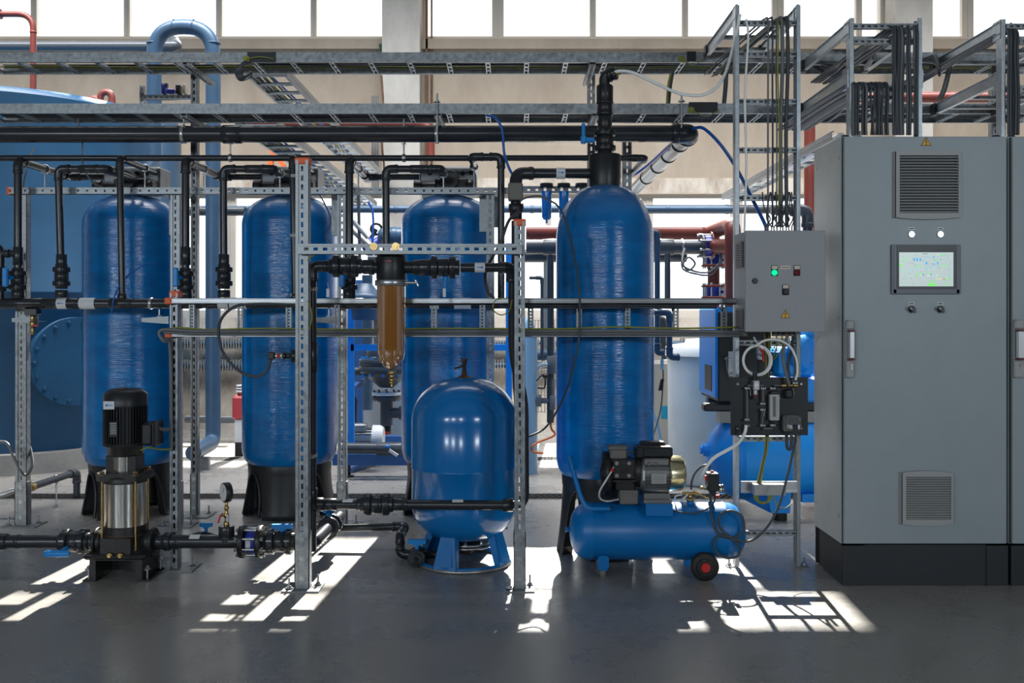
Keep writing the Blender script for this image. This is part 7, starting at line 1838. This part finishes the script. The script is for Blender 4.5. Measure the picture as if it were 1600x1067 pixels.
# ------------------------------------------------------------------ small things among the frames and on the wall
cable([P(481, 470, 4.60), P(486, 484, 4.58), P(487, 500, 4.58), P(482, 516, 4.60)], 0.003, 'cabley', 'short yellow-green wire bowed beside the front post above the pressure sensor', 'earth_cable')
cable([P(480, 408, 4.62), P(485, 402, 4.6), P(495, 397, 4.6), P(508, 396, 4.62)], 0.003, 'cabley', 'short yellow wire arching over the left union of the amber filter', 'earth_cable')
cable([P(800, 468, 4.66), P(796, 485, 4.68), P(784, 492, 4.70), P(772, 486, 4.72), P(771, 474, 4.74), P(779, 467, 4.74), P(794, 466, 4.72)], 0.003, 'cabley', 'loop of yellow-green wire left of the shorter orange-capped front post', 'earth_cable')
cable([P(812, 330, 5.1), P(795, 345, 5.0), P(782, 380, 4.95), P(765, 410, 4.95), P(758, 430, 4.95), P(762, 455, 4.95), P(772, 466, 4.95)], 0.008, 'cable', 'thick black cable slanting from the grey actuator down to the waist-high ladder')
for py, lab in ((275, 'uppermost pale clip on the slim riser beside the tall orange-capped front post'), (368, 'middle pale clip on the slim riser beside the tall orange-capped front post'), (461, 'lowest pale clip on the slim riser beside the tall orange-capped front post')):
    q = P(459, py, 5.85); m = MB(); m.prof(q-Vector((0,0,0.010)), (0,0,1), [(0, 0.02, 0.0235)], 16); m.box(q.x, q.x+0.05, q.y-0.006, q.y+0.006, q.z-0.006, q.z+0.006)
    solo('pipe_clip', m, G['vent'], lab, 'clip', 'pale riser clips')
m = MB(); D = 10.9
for px in (582, 586, 590): m.cyl(P(px, 150, D), P(px, 296, D), 0.012, 8)
solo('wall_conduit', m, G['cableg'], 'three grey vertical conduits on the wall left of the pillar', 'conduit')
m = MB(); m.tube(spl([P(596, 118, D), P(599, 170, D), P(597, 225, D), P(600, 262, D), P(598, 296, D)]), 0.012, 8)
solo('wall_cable', m, G['rust'], 'rust-brown cable running down the wall at the left edge of the pillar', 'cable')
D = 9.6; m = MB(); m.box(X(418,D), X(426,D), D, D+0.05, Z(300,D), Z(243,D)); m.strip(P(418, 228, D), P(446, 262, D), (0,0,1), 0.05, 0.07)
solo('orange_steel_frame', m, G['orange'], 'bright orange steel angle behind the valve head of the second tall tank', 'frame')
D = 10.9; m = MB(); m.lathe((X(594,D), 11.38, Z(84,11.38)), (0,0,1), [(0, 0.05), (0.10, 0.085)], 16)
solo('green_cup', m, mat('dull_green_plastic', (0.03,0.13,0.08), 0.5), 'small green cup standing on the wall ledge beside the pillar', 'cup', org=None)
D = 8.4
t = thing('pipe_cluster', 'pale pipes and dark hoses by the window between second and third tall tanks', 'pipe', P(575, 350, D))
for k, (a, b_, r) in enumerate((((545, 352), (600, 404), 0.035), ((552, 345), (575, 372), 0.02), ((560, 300), (562, 404), 0.014), ((575, 404), (640, 404), 0.03))):
    m = MB(); m.cyl(P(a[0], a[1], D+0.3*(k == 0)), P(b_[0], b_[1], D), r, 14); part('pipe', m, G['alu' if k < 2 else 'pvcg'], t)
m = MB(); m.tube(spl([P(575, 315, D), P(582, 330, D), P(583, 360, D), P(580, 400, D)]), 0.010, 8); part('blue_hose', m, G['cableb'], t)
D = 6.22
for px, py, dx in ((772, 325, 3), (779, 345, -2), (774, 352, 2)):
    pass
m = MB(); m.box(X(769,6.3), X(788,6.3), 6.3, 6.33, Z(355,6.3), Z(306,6.3)); solo('mounting_plate', m, G['galv'], 'pale plate with screws between the post and the slim riser at the third tall tank', 'plate', 'mounting plates')

# ------------------------------------------------------------------ a thing whose only piece is one mesh needs no empty
for r in [o for o in COL.objects if o.type == 'EMPTY' and o.parent is None]:
    ch = [o for o in COL.objects if o.parent == r]
    if len(ch) == 1 and not [o for o in COL.objects if o.parent == ch[0]]:
        c = ch[0]; nm = r.name; c.parent = None; c.location = r.location.copy()
        for k in ('label', 'category', 'group', 'kind'):
            if k in r: c[k] = r[k]
        bpy.data.objects.remove(r); c.name = nm
